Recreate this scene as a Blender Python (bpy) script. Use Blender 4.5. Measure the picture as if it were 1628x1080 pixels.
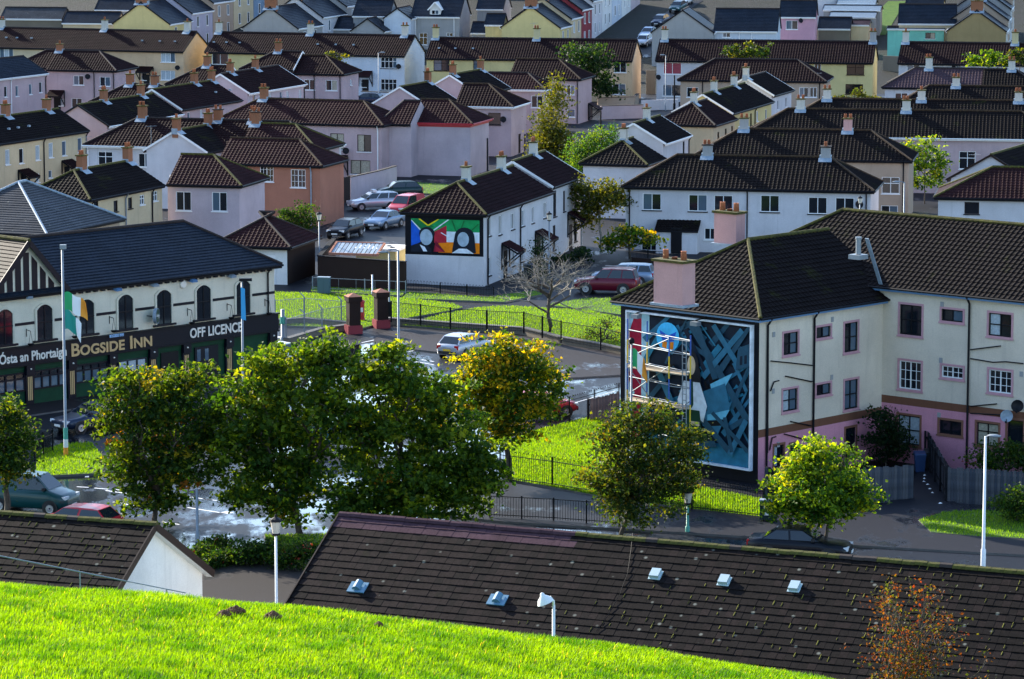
import bpy, math, random
import numpy as np
from mathutils import Vector, Matrix
R = math.radians
random.seed(7)
rng = np.random.default_rng(7)
for o in list(bpy.data.objects):
    bpy.data.objects.remove(o, do_unlink=True)
scn = bpy.context.scene
C = scn.collection

# ------------------------------------------------------------------ camera
F_PX, CAM_H, PITCH = 5600.0, 32.0, math.atan(802 / 5600)
cam_d = bpy.data.cameras.new('camera')
cam_d.sensor_width = 36.0
cam_d.lens = F_PX / 1628 * 36.0
cam_d.clip_start = 0.5
cam_d.clip_end = 4000
cam = bpy.data.objects.new('camera', cam_d)
C.objects.link(cam)
cam.location = (0, 0, CAM_H)
cam.rotation_euler = (math.pi / 2 - PITCH, 0, 0)
scn.camera = cam

# ------------------------------------------------------------------ sky, sun, exposure
SUN_EL, SUN_AZ = R(26), R(-42)          # azimuth from +Y towards +X
sun_dir = Vector((math.sin(SUN_AZ) * math.cos(SUN_EL), math.cos(SUN_AZ) * math.cos(SUN_EL), math.sin(SUN_EL)))
w = bpy.data.worlds.new('World')
scn.world = w
w.use_nodes = True
nt = w.node_tree
nt.nodes.clear()
sky = nt.nodes.new('ShaderNodeTexSky')
sky.sky_type = 'NISHITA'
sky.sun_disc = False
sky.sun_elevation = SUN_EL
sky.sun_rotation = SUN_AZ
sky.air_density = 1.0
sky.dust_density = 0.6
sky.ozone_density = 2.4
bg = nt.nodes.new('ShaderNodeBackground')
bg.inputs[1].default_value = 0.15
wo = nt.nodes.new('ShaderNodeOutputWorld')
nt.links.new(sky.outputs[0], bg.inputs[0])
nt.links.new(bg.outputs[0], wo.inputs[0])
sl = bpy.data.lights.new('sun', 'SUN')
sl.energy = 4.0
sl.angle = R(0.6)
sl.color = (1.0, 0.92, 0.78)
sun = bpy.data.objects.new('sun', sl)
C.objects.link(sun)
sun.rotation_euler = sun_dir.to_track_quat('Z', 'Y').to_euler()
sun.location = (0, 100, 120)
scn.view_settings.view_transform = 'Standard'
scn.view_settings.look = 'None'
scn.view_settings.gamma = 1.0
scn.view_settings.exposure = 1.55
scn.render.resolution_x = 1024
scn.render.resolution_y = 679

# ------------------------------------------------------------------ survey: from a sighting to a place on a level
def ray(px, py):
    dx = (px - 814) / F_PX
    dy = (540 - py) / F_PX
    cp, sp = math.cos(PITCH), math.sin(PITCH)
    return Vector((dx, cp + dy * sp, -sp + dy * cp))
def at(px, py, z=0.0):
    d = ray(px, py)
    t = (z - CAM_H) / d.z
    return Vector((d.x * t, d.y * t, z))
def at_y(px, py, Y):
    d = ray(px, py)
    t = Y / d.y
    return Vector((d.x * t, Y, CAM_H + d.z * t))
def proj(v):
    cp, sp = math.cos(PITCH), math.sin(PITCH)
    z = v[2] - CAM_H
    dep = v[1] * cp - z * sp
    up = v[1] * sp + z * cp
    return (814 + F_PX * v[0] / dep, 540 - F_PX * up / dep)
def hill(Y):
    return max(0.0, 0.1 * (Y - 447)) if Y < 700 else 25.3

# ------------------------------------------------------------------ materials
MATS = {}
def _new(name):
    m = bpy.data.materials.new(name)
    m.use_nodes = True
    n = m.node_tree
    n.nodes.clear()
    o = n.nodes.new('ShaderNodeOutputMaterial')
    b = n.nodes.new('ShaderNodeBsdfPrincipled')
    n.links.new(b.outputs[0], o.inputs[0])
    return m, n, b, o
def _noise(n, scale, detail=3, rough=0.55, stretch=None, world=False):
    tc = n.nodes.new('ShaderNodeNewGeometry' if world else 'ShaderNodeTexCoord')
    src = tc.outputs['Position'] if world else tc.outputs['Object']
    if stretch:
        mp = n.nodes.new('ShaderNodeMapping')
        mp.inputs['Scale'].default_value = stretch
        n.links.new(src, mp.inputs[0])
        src = mp.outputs[0]
    t = n.nodes.new('ShaderNodeTexNoise')
    t.inputs['Scale'].default_value = scale
    t.inputs['Detail'].default_value = detail
    t.inputs['Roughness'].default_value = rough
    n.links.new(src, t.inputs['Vector'])
    return t
def _ramp(n, src, a, b, c0=(0, 0, 0, 1), c1=(1, 1, 1, 1)):
    r = n.nodes.new('ShaderNodeValToRGB')
    r.color_ramp.elements[0].position = a
    r.color_ramp.elements[1].position = b
    r.color_ramp.elements[0].color = c0
    r.color_ramp.elements[1].color = c1
    n.links.new(src, r.inputs[0])
    return r
def _mix(n, fac, a, b, typ='MIX'):
    m = n.nodes.new('ShaderNodeMix')
    m.data_type = 'RGBA'
    m.blend_type = typ
    for i, v in ((0, fac), (6, a), (7, b)):
        if isinstance(v, (int, float)):
            m.inputs[i].default_value = v
        elif isinstance(v, tuple):
            m.inputs[i].default_value = v if len(v) == 4 else (*v, 1)
        else:
            n.links.new(v, m.inputs[i])
    return m.outputs[2]
def _bump(n, b, src, strength, dist):
    bp = n.nodes.new('ShaderNodeBump')
    bp.inputs['Strength'].default_value = strength
    bp.inputs['Distance'].default_value = dist
    n.links.new(src, bp.inputs['Height'])
    n.links.new(bp.outputs[0], b.inputs['Normal'])
def mat(name, col, rough=0.7, metal=0.0, var=0.0, scale=4.0, bump=0.0, spec=0.5, coat=0.0, emit=0.0):
    if name in MATS:
        return MATS[name]
    m, n, b, o = _new(name)
    b.inputs['Roughness'].default_value = rough
    b.inputs['Metallic'].default_value = metal
    b.inputs['Specular IOR Level'].default_value = spec
    b.inputs['Coat Weight'].default_value = coat
    b.inputs['Coat Roughness'].default_value = 0.08
    if var > 0:
        t = _noise(n, scale)
        lo = tuple(c * (1 - var) for c in col)
        hi = tuple(min(1, c * (1 + var)) for c in col)
        r = _ramp(n, t.outputs[0], 0.3, 0.7, (*lo, 1), (*hi, 1))
        n.links.new(r.outputs[0], b.inputs['Base Color'])
        if bump > 0:
            t2 = _noise(n, scale * 6)
            _bump(n, b, t2.outputs[0], 0.5, bump)
    else:
        b.inputs['Base Color'].default_value = (*col, 1)
    if emit:
        b.inputs['Emission Color'].default_value = (*col, 1)
        b.inputs['Emission Strength'].default_value = emit
    MATS[name] = m
    return m
def wall_mat(name, col, dirt=0.25):
    m, n, b, o = _new(name)
    big = _noise(n, 0.35, 4, 0.6)
    streak = _noise(n, 1.0, 4, 0.6, (2.6, 2.6, 0.22))
    fine = _noise(n, 22, 3, 0.6)
    r1 = _ramp(n, big.outputs[0], 0.3, 0.75, (*[c * (1 - dirt) for c in col], 1), (*col, 1))
    dk = tuple(c * 0.62 for c in col)
    f = _ramp(n, streak.outputs[0], 0.56, 0.78, (0, 0, 0, 1), (0.55, 0.55, 0.55, 1))
    c1 = _mix(n, f.outputs[0], r1.outputs[0], dk)
    f2 = _ramp(n, fine.outputs[0], 0.3, 0.7, (0.9, 0.9, 0.9, 1), (1.06, 1.06, 1.06, 1))
    c2 = _mix(n, 1.0, c1, f2.outputs[0], 'MULTIPLY')
    n.links.new(c2, b.inputs['Base Color'])
    b.inputs['Roughness'].default_value = 0.9
    b.inputs['Specular IOR Level'].default_value = 0.2
    _bump(n, b, fine.outputs[0], 0.5, 0.02)
    MATS[name] = m
    return m
def tile_mat(name, col, col2, moss=0.35, lichen=0.0, gloss=0.55):
    m, n, b, o = _new(name)
    t1 = _noise(n, 0.8, 4, 0.6, world=True)
    t2 = _noise(n, 9, 3, 0.7, world=True)
    r = _ramp(n, t2.outputs[0], 0.3, 0.72, (*col, 1), (*col2, 1))
    f = _ramp(n, t1.outputs[0], 0.35, 0.7, (0.72, 0.72, 0.72, 1), (1.12, 1.12, 1.12, 1))
    c = _mix(n, 1.0, r.outputs[0], f.outputs[0], 'MULTIPLY')
    if moss:
        t3 = _noise(n, 0.55, 6, 0.75, world=True)
        fm = _ramp(n, t3.outputs[0], 0.72 - 0.25 * moss, 0.86 - 0.2 * moss)
        c = _mix(n, fm.outputs[0], c, (0.030, 0.032, 0.005, 1))
    if lichen:
        v = n.nodes.new('ShaderNodeTexVoronoi')
        v.inputs['Scale'].default_value = 1.5
        v.inputs['Randomness'].default_value = 1
        tc = n.nodes.new('ShaderNodeNewGeometry')
        n.links.new(tc.outputs['Position'], v.inputs['Vector'])
        fl = _ramp(n, v.outputs['Distance'], 0.06, 0.13, (lichen, lichen, lichen, 1), (0, 0, 0, 1))
        c = _mix(n, fl.outputs[0], c, (0.34, 0.34, 0.28, 1))
    n.links.new(c, b.inputs['Base Color'])
    b.inputs['Roughness'].default_value = gloss
    b.inputs['Specular IOR Level'].default_value = 0.06
    _bump(n, b, t2.outputs[0], 0.5, 0.012)
    MATS[name] = m
    return m
def leaf_mat(name, trans=0.45):
    m, n, b, o = _new(name)
    a = n.nodes.new('ShaderNodeAttribute')
    a.attribute_name = 'tint'
    n.links.new(a.outputs['Color'], b.inputs['Base Color'])
    b.inputs['Roughness'].default_value = 0.55
    b.inputs['Specular IOR Level'].default_value = 0.15
    tr = n.nodes.new('ShaderNodeBsdfTranslucent')
    br = _mix(n, 1.0, a.outputs['Color'], (3.3, 2.9, 0.5, 1), 'MULTIPLY')
    n.links.new(br, tr.inputs[0])
    mx = n.nodes.new('ShaderNodeMixShader')
    mx.inputs[0].default_value = trans
    n.links.new(b.outputs[0], mx.inputs[1])
    n.links.new(tr.outputs[0], mx.inputs[2])
    n.links.new(mx.outputs[0], o.inputs[0])
    MATS[name] = m
    return m
def wet_mat(name, dry, wet, rough_dry=0.55, rough_wet=0.07, amount=0.5, scale=0.35):
    m, n, b, o = _new(name)
    big = _noise(n, scale, 7, 0.66, (1, 0.45, 1), world=True)
    fine = _noise(n, 14, 3, 0.6, world=True)
    f = _ramp(n, big.outputs[0], 0.64 - 0.3 * amount, 0.71 - 0.28 * amount)
    fn = _ramp(n, fine.outputs[0], 0.25, 0.75, (0.75, 0.75, 0.75, 1), (1.2, 1.2, 1.2, 1))
    c = _mix(n, f.outputs[0], (*dry, 1), (*wet, 1))
    c = _mix(n, 1.0, c, fn.outputs[0], 'MULTIPLY')
    n.links.new(c, b.inputs['Base Color'])
    b.inputs['Specular IOR Level'].default_value = 0.5
    sp_ = _ramp(n, f.outputs[0], 0, 1, (.12, .12, .12, 1), (.55, .55, .55, 1))
    n.links.new(sp_.outputs[0], b.inputs['Specular IOR Level'])
    rr = _ramp(n, f.outputs[0], 0, 1, (rough_dry,) * 3 + (1,), (rough_wet,) * 3 + (1,))
    n.links.new(rr.outputs[0], b.inputs['Roughness'])
    _bump(n, b, fine.outputs[0], 0.35, 0.004)
    MATS[name] = m
    return m
def grass_mat(name, a_, b_, scale=1.2):
    m, n, b, o = _new(name)
    t = _noise(n, scale, 6, 0.7, world=True)
    t2 = _noise(n, 25, 3, 0.7, world=True)
    r = _ramp(n, t.outputs[0], 0.32, 0.68, (*a_, 1), (*b_, 1))
    f = _ramp(n, t2.outputs[0], 0.25, 0.75, (0.6, 0.6, 0.6, 1), (1.3, 1.3, 1.3, 1))
    c = _mix(n, 1.0, r.outputs[0], f.outputs[0], 'MULTIPLY')
    n.links.new(c, b.inputs['Base Color'])
    b.inputs['Roughness'].default_value = 0.8
    b.inputs['Specular IOR Level'].default_value = 0.15
    _bump(n, b, t2.outputs[0], 0.8, 0.06)
    MATS[name] = m
    return m

for nm, c in dict(lilac=(.54, .40, .41), lilac_pale=(.56, .46, .49), cream=(.66, .53, .34), peach=(.66, .46, .28),
                  white_wall=(.66, .64, .66), blue_white=(.60, .66, .74), yellow=(.70, .57, .26), tan=(.48, .36, .27),
                  salmon=(.44, .19, .125), grey_wall=(.36, .36, .36), pink=(.66, .36, .44), turquoise=(.22, .60, .48),
                  cream_pub=(.74, .69, .55), flat_cream=(.76, .65, .52), flat_pink=(.70, .30, .38), brown_band=(.20, .085, .05),
                  dark_render=(.030, .017, .014), red_wall=(.30, .05, .06), steel_blue=(.22, .30, .40), olive=(.34, .25, .12),
                  chimney_pink=(.60, .34, .32), chimney_terracotta=(.30, .13, .07), chimney_white=(.60, .58, .52), chimney_yellow=(.6, .52, .3),
                  stone_wall=(.20, .17, .13), black_paint=(.008, .008, .012), white_render=(.78, .78, .76), lavender=(.48, .46, .56)).items():
    wall_mat(nm, c)
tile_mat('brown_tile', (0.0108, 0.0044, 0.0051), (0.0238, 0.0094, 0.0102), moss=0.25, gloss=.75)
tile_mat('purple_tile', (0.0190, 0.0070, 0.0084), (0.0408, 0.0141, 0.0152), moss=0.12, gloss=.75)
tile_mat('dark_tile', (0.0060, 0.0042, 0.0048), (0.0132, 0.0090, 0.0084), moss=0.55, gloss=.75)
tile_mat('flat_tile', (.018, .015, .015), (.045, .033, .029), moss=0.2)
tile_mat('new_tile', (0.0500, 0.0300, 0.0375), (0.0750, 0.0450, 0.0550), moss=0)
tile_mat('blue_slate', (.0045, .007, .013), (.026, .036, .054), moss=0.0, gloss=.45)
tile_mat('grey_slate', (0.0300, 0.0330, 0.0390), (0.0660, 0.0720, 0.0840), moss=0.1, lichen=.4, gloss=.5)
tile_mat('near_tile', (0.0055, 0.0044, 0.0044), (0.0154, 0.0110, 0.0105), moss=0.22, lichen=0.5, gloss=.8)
tile_mat('near_tile_brown', (0.0096, 0.0066, 0.0060), (0.0252, 0.0162, 0.0156), moss=0.12, lichen=0.4, gloss=.8)
tile_mat('near_tile_new', (0.0525, 0.0270, 0.0360), (0.0825, 0.0435, 0.0562), moss=0, gloss=.8)
mat('moss', (.060, .055, .006), .95, var=.55, scale=5, bump=.05)
mat('moss_bright', (.14, .13, .008), .95, var=.4, scale=9)
mat('moss_rust', (.045, .024, .010), .95, var=.55, scale=5, bump=.05)
mat('ridge_dark', (.024, .015, .013), .85, var=.4, scale=5)
mat('white_paint', (.78, .78, .78), .45)
mat('brown_frame', (.024, .013, .010), .5, spec=.15)
mat('black_frame', (.008, .008, .011), .4, spec=.15)
mat('pink_trim', (.50, .26, .29), .7, var=.08, scale=3)
mat('brown_trim', (.20, .085, .05), .7)
mat('lead', (.24, .30, .36), .5, var=.2, scale=6)
mat('gutter_dark', (.009, .009, .012), .5, spec=.15)
mat('gutter_blue', (.10, .22, .42), .45)
mat('red_paint', (.45, .02, .03), .5)
mat('pot', (.36, .12, .055), .85, var=.25, scale=8)
mat('pane_dark', (.008, .011, .016), .06, spec=.5)
mat('pane_reflect_tint', (.07, .11, .15), .06, spec=.6)  # bluish sky reflection painted into the glass colour
mat('pane_curtain', (.34, .31, .24), .3, var=.3, scale=9)
mat('pane_net', (.36, .42, .46), .25, var=.2, scale=9)
mat('pane_red', (.25, .02, .05), .25)
mat('galvanised', (.22, .25, .28), .5, metal=.3, var=.12, scale=3)
mat('iron_black', (.006, .007, .009), .5, spec=.12)
mat('green_post', (.07, .34, .26), .5)
mat('wood_fence', (.040, .046, .060), .85, var=.45, scale=2.2, bump=.01)
mat('wood_fence_blue', (.026, .034, .050), .85, var=.45, scale=2.2, bump=.01)
mat('wood_fence_pale', (.060, .064, .076), .85, var=.45, scale=2.2, bump=.01)
mat('wood_dark', (.012, .012, .015), .9, var=.4, scale=2.2, spec=.1)
mat('kerb', (.10, .095, .09), .8, var=.2, scale=2)
mat('line_paint', (.75, .76, .78), .5, var=.12, scale=5)
mat('bark', (.07, .055, .04), .9, var=.4, scale=6, bump=.02)
mat('bark_pale', (.24, .21, .17), .9, var=.4, scale=6)
mat('soil', (.10, .045, .02), .95, var=.4, scale=12)
leaf_mat('leaf')
leaf_mat('blade', .55)
wet_mat('asphalt_wet', (.012, .014, .020), (.006, .007, .011), .5, .07, amount=.58)
wet_mat('asphalt_dry', (.013, .0135, .018), (.008, .0085, .012), .6, .22, amount=.22)
wet_mat('paving', (.025, .020, .021), (.012, .011, .013), .65, .10, amount=.28, scale=.25)
wet_mat('paving_brown', (.034, .029, .027), (.02, .018, .018), .7, .30, amount=.3)
wet_mat('paving_blue', (.015, .0155, .021), (.009, .0095, .014), .6, .12, amount=.3, scale=.25)
grass_mat('lawn', (.048, .11, .005), (.115, .185, .008), .5)
grass_mat('lawn_shade_tint', (.045, .11, .015), (.10, .17, .02))  # duller copy of lawn with the shade put into its colour
grass_mat('yard', (.018, .022, .014), (.030, .028, .026), .3)
grass_mat('bank_soil', (.05, .12, .004), (.10, .18, .006), 1.4)

# ------------------------------------------------------------------ mesh helpers
class MB:
    """collects faces and links them as ONE mesh object"""
    def __init__(s):
        s.v, s.f, s.m, s.names = [], [], [], []
    def mi(s, name):
        if name not in s.names:
            s.names.append(name)
        return s.names.index(name)
    def add(s, vs, fs, m=0):
        k = len(s.v)
        s.v += [tuple(v) for v in vs]
        for f in fs:
            s.f.append(tuple(i + k for i in f))
            s.m.append(m)
    def quad(s, a, b, c, d, m=0):
        s.add((a, b, c, d), ((0, 1, 2, 3),), m)
    def box(s, x0, x1, y0, y1, z0, z1, m=0, tf=None):
        vs = [(x, y, z) for z in (z0, z1) for y in (y0, y1) for x in (x0, x1)]
        if tf:
            vs = [tf(v) for v in vs]
        s.add(vs, ((0, 2, 3, 1), (4, 5, 7, 6), (0, 1, 5, 4), (1, 3, 7, 5), (3, 2, 6, 7), (2, 0, 4, 6)), m)
    def bar(s, p, q, w, h=None, m=0):
        p, q = Vector(p), Vector(q)
        h = h or w
        d = (q - p).normalized()
        a = d.cross(Vector((0, 0, 1)))
        a = a.normalized() if a.length > 1e-4 else Vector((1, 0, 0))
        b = a.cross(d).normalized()
        vs = [e + a * (w / 2 * i) + b * (h / 2 * j) for e in (p, q) for j in (-1, 1) for i in (-1, 1)]
        s.add(vs, ((0, 2, 3, 1), (4, 5, 7, 6), (0, 1, 5, 4), (1, 3, 7, 5), (3, 2, 6, 7), (2, 0, 4, 6)), m)
    def tube(s, pts, rad, n=6, m=0, cap=True):
        pts = [Vector(p) for p in pts]
        if not isinstance(rad, (list, tuple)):
            rad = [rad] * len(pts)
        k = len(s.v)
        for i, p in enumerate(pts):
            d = (pts[min(i + 1, len(pts) - 1)] - pts[max(i - 1, 0)]).normalized()
            a = d.cross(Vector((0.03, 0.1, 1)))
            a = a.normalized() if a.length > 1e-3 else Vector((1, 0, 0))
            b = d.cross(a).normalized()
            for j in range(n):
                t = 2 * math.pi * j / n
                s.v.append(tuple(p + (a * math.cos(t) + b * math.sin(t)) * rad[i]))
        for i in range(len(pts) - 1):
            for j in range(n):
                j2 = (j + 1) % n
                s.f.append((k + i * n + j, k + i * n + j2, k + (i + 1) * n + j2, k + (i + 1) * n + j))
                s.m.append(m)
        if cap:
            s.f.append(tuple(k + j for j in reversed(range(n))))
            s.m.append(m)
            e = k + (len(pts) - 1) * n
            s.f.append(tuple(e + j for j in range(n)))
            s.m.append(m)
    def lathe(s, prof, n=12, c=(0, 0, 0), m=0):
        k = len(s.v)
        for r, z in prof:
            for j in range(n):
                t = 2 * math.pi * j / n
                s.v.append((c[0] + r * math.cos(t), c[1] + r * math.sin(t), c[2] + z))
        for i in range(len(prof) - 1):
            for j in range(n):
                j2 = (j + 1) % n
                s.f.append((k + i * n + j, k + i * n + j2, k + (i + 1) * n + j2, k + (i + 1) * n + j))
                s.m.append(m)
    def mesh(s, name, mats, smooth=False):
        me = bpy.data.meshes.new(name)
        me.from_pydata(s.v, [], s.f)
        for q in (mats if isinstance(mats, (list, tuple)) else [mats]):
            me.materials.append(MATS[q] if isinstance(q, str) else q)
        if any(s.m):
            me.polygons.foreach_set('material_index', s.m)
        if smooth:
            me.polygons.foreach_set('use_smooth', [True] * len(s.f))
        me.update()
        return me
    def build(s, name, mats, parent=None, loc=(0, 0, 0), rz=0, smooth=False):
        return link(name, s.mesh(name, mats, smooth), parent, loc, rz)
def link(name, me, parent=None, loc=(0, 0, 0), rz=0):
    o = bpy.data.objects.new(name, me)
    C.objects.link(o)
    o.location = loc
    o.rotation_euler = (0, 0, rz)
    o.parent = parent
    return o
def np_mesh(name, V, Fq, mats, tint=None, smooth=False, midx=None):
    """big mesh from numpy arrays of quads (n,4) or triangles (n,3)"""
    me = bpy.data.meshes.new(name)
    n, k = Fq.shape
    me.vertices.add(len(V))
    me.vertices.foreach_set('co', np.ascontiguousarray(V, dtype=np.float32).ravel())
    me.loops.add(n * k)
    me.loops.foreach_set('vertex_index', np.ascontiguousarray(Fq, dtype=np.int32).ravel())
    me.polygons.add(n)
    me.polygons.foreach_set('loop_start', np.arange(0, n * k, k, dtype=np.int32))
    me.polygons.foreach_set('loop_total', np.full(n, k, dtype=np.int32))
    for q in mats:
        me.materials.append(MATS[q])
    if midx is not None:
        me.polygons.foreach_set('material_index', midx)
    me.polygons.foreach_set('use_smooth', np.full(n, bool(smooth)))
    me.update(calc_edges=True)
    if tint is not None:
        at_ = me.color_attributes.new('tint', 'FLOAT_COLOR', 'POINT')
        at_.data.foreach_set('color', np.ascontiguousarray(tint, dtype=np.float32).ravel())
    return me
def tag(o, label=None, cat=None, group=None, kind=None):
    if label: o['label'] = label
    if cat: o['category'] = cat
    if group: o['group'] = group
    if kind: o['kind'] = kind
    return o
def empty(name, loc=(0, 0, 0), rz=0, label=None, cat=None, group=None):
    o = bpy.data.objects.new(name, None)
    o.empty_display_size = .3
    C.objects.link(o)
    o.location = loc
    o.rotation_euler = (0, 0, rz)
    return tag(o, label, cat, group)

# ------------------------------------------------------------------ tiled roof planes
def tile_plane(acc, e0, e1, t0, t1, gauge=.33, tw=.32, prof=.045, step=.035, rib=True):
    """one plane of a roof laid in courses; acc gets (verts, quads)"""
    e0, e1, t0, t1 = (np.array(q, dtype=float) for q in (e0, e1, t0, t1))
    Lx = np.linalg.norm(e1 - e0)
    U = (e1 - e0) / Lx
    d = t0 - e0
    Vv = d - U * d.dot(U)
    S = np.linalg.norm(Vv)
    Vv = Vv / S
    N = np.cross(U, Vv)
    xl, xr = d.dot(U), (t1 - e0).dot(U)
    nc = max(1, int(round(S / gauge)))
    g = S / nc
    if rib:
        nt_ = max(1, int(round(Lx / tw)))
        base = np.arange(nt_)[:, None] * (Lx / nt_)
        xs = (base + np.array([[0, .38, .62]]) * (Lx / nt_)).ravel()
        hs = np.tile([0.0, prof * .25, prof], nt_)
        xs = np.append(xs, Lx)
        hs = np.append(hs, 0.0)
    else:
        xs = np.linspace(0, Lx, max(2, int(Lx / 1.2) + 2))
        hs = np.zeros_like(xs)
    out_v, out_f, k = [], [], 0
    for i in range(nc):
        s0, s1 = i * g, (i + 1) * g
        a0, b0 = xl * s0 / S, Lx + (xr - Lx) * s0 / S
        a1, b1 = xl * s1 / S, Lx + (xr - Lx) * s1 / S
        lo, hi = min(a0, a1), max(b0, b1)
        sel = (xs >= lo - Lx / max(1, len(xs))) & (xs <= hi + Lx / max(1, len(xs)))
        x, h = xs[sel], hs[sel]
        if len(x) < 2:
            continue
        x0, x1 = np.clip(x, a0, b0), np.clip(x, a1, b1)
        low = e0 + np.outer(x0, U) + Vv * s0 + np.outer(h + step, N)
        bot = e0 + np.outer(x0, U) + Vv * s0 - N * .01
        top = e0 + np.outer(x1, U) + Vv * s1 + np.outer(h, N)
        n = len(x)
        out_v += [bot, low, top]
        j = np.arange(n - 1)
        keep = ((x0[1:] - x0[:-1]) + (x1[1:] - x1[:-1])) > 1e-5
        j = j[keep]
        out_f.append(np.stack([k + j, k + j + 1, k + n + j + 1, k + n + j], 1))
        out_f.append(np.stack([k + n + j, k + n + j + 1, k + 2 * n + j + 1, k + 2 * n + j], 1))
        k += 3 * n
    if out_v:
        acc.append((np.concatenate(out_v), np.concatenate(out_f)))
def merge(acc):
    V, Fs, k = [], [], 0
    for v, f in acc:
        V.append(v)
        Fs.append(f + k)
        k += len(v)
    return np.concatenate(V), np.concatenate(Fs)
# ------------------------------------------------------------------ windows
STY = {  # frame, columns, rows, glazing bars (cols, rows) per pane, sill, panes
    'W1': ('white_paint', 1, 1, None, 'white_paint', ('pane_dark', 'pane_reflect_tint', 'pane_net')),
    'W2': ('white_paint', 2, 1, None, 'white_paint', ('pane_dark', 'pane_dark', 'pane_reflect_tint')),
    'WC': ('white_paint', 2, 1, None, 'white_paint', ('pane_curtain', 'pane_dark', 'pane_dark')),
    'W3': ('white_paint', 3, 1, None, 'white_paint', ('pane_net', 'pane_reflect_tint', 'pane_net')),
    'W22': ('white_paint', 2, 2, None, 'white_paint', ('pane_dark', 'pane_reflect_tint')),
    'WG': ('white_paint', 2, 1, (2, 3), 'white_paint', ('pane_dark',)),
    'W4G': ('white_paint', 4, 2, None, 'black_frame', ('pane_dark', 'pane_reflect_tint')),
    'WD': ('white_paint', 2, 1, None, 'gutter_dark', ('pane_dark', 'pane_dark', 'pane_reflect_tint')),
    'WR': ('white_paint', 2, 1, None, 'white_paint', ('pane_red', 'pane_dark')),
    'B1': ('brown_frame', 1, 1, None, 'gutter_dark', ('pane_dark',)),
    'B2': ('brown_frame', 2, 1, None, 'white_paint', ('pane_curtain', 'pane_curtain', 'pane_dark')),
    'B22': ('brown_frame', 2, 2, None, 'brown_frame', ('pane_reflect_tint', 'pane_dark')),
    'K22': ('black_frame', 2, 2, None, None, ('pane_dark', 'pane_reflect_tint', 'pane_net')),
    'K21': ('black_frame', 2, 1, None, None, ('pane_dark', 'pane_reflect_tint')),
    'KY': ('black_frame', 2, 2, None, None, ('pane_curtain',)),
    'WGG': ('white_paint', 2, 1, (2, 3), None, ('pane_dark',)),
    'WG2': ('white_paint', 2, 1, (2, 2), None, ('pane_dark',)),
    'KD': ('black_frame', 1, 1, None, None, ('pane_dark',)),
    'DR': ('brown_frame', 1, 1, None, None, ('brown_frame',)),
}
_wc = {}
def q2(v):
    return round(v * 20) / 20
def window(parent, loc, rz, w, h, style, rec=.09, trim=None):
    """loc = lower left corner of the opening on the wall face, x along the wall, y into it"""
    fm, nx, ny, bars, sillm, panes = STY[style]
    key = (w, h, style)
    if key not in _wc:
        t = .055 if w > .7 else .045
        mb = MB()
        mb.box(0, w, rec - .05, rec + .02, 0, t)
        mb.box(0, w, rec - .05, rec + .02, h - t, h)
        mb.box(0, t, rec - .05, rec + .02, t, h - t)
        mb.box(w - t, w, rec - .05, rec + .02, t, h - t)
        for i in range(1, nx):
            x = w * i / nx
            mb.box(x - t / 2, x + t / 2, rec - .047, rec + .02, t, h - t)
        for j in range(1, ny):
            z = h * (.62 if ny == 2 and style != 'K22' else j / ny)
            mb.box(t, w - t, rec - .044, rec + .02, z - t / 2, z + t / 2)
        if bars:
            for i in range(nx):
                for k in range(1, bars[0]):
                    x = w * (i + k / bars[0]) / nx
                    mb.box(x - .012, x + .012, rec - .035, rec + .02, t, h - t)
            for k in range(1, bars[1]):
                z = h * k / bars[1]
                mb.box(t, w - t, rec - .032, rec + .02, z - .012, z + .012)
        fr = mb.mesh('window', fm)
        pm = MB()
        pw = w / nx
        pm.quad((0, rec, 0), (pw, rec, 0), (pw, rec, h), (0, rec, h))
        ps = {}
        for p in set(panes):
            ps[p] = pm.mesh('pane', p)
        sm = None
        if sillm:
            s = MB()
            s.box(-.07, w + .07, -.09, rec - .055, -.08, -.003)
            sm = s.mesh('sill', sillm)
        _wc[key] = (fr, ps, sm)
    fr, ps, sm = _wc[key]
    o = link('window', fr, parent, loc, rz)
    for i in range(nx):
        link('pane', ps[random.choice(panes)], o, (w * i / nx, 0, 0))
    if sm:
        link('sill', sm, o)
    if trim:
        k2 = (w, h, trim)
        if k2 not in _wc:
            s = MB()
            b = .11
            s.box(-b, 0, -.03, .03, -b, h + b)
            s.box(w, w + b, -.03, .03, -b, h + b)
            s.box(0, w, -.03, .03, h, h + b)
            s.box(-b - .04, w + b + .04, -.07, -.032, -b - .03, -b + .05)
            s.box(0, w, -.03, .03, -b, 0)
            _wc[k2] = s.mesh('surround', trim)
        link('surround', _wc[k2], o)
    return o

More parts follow.
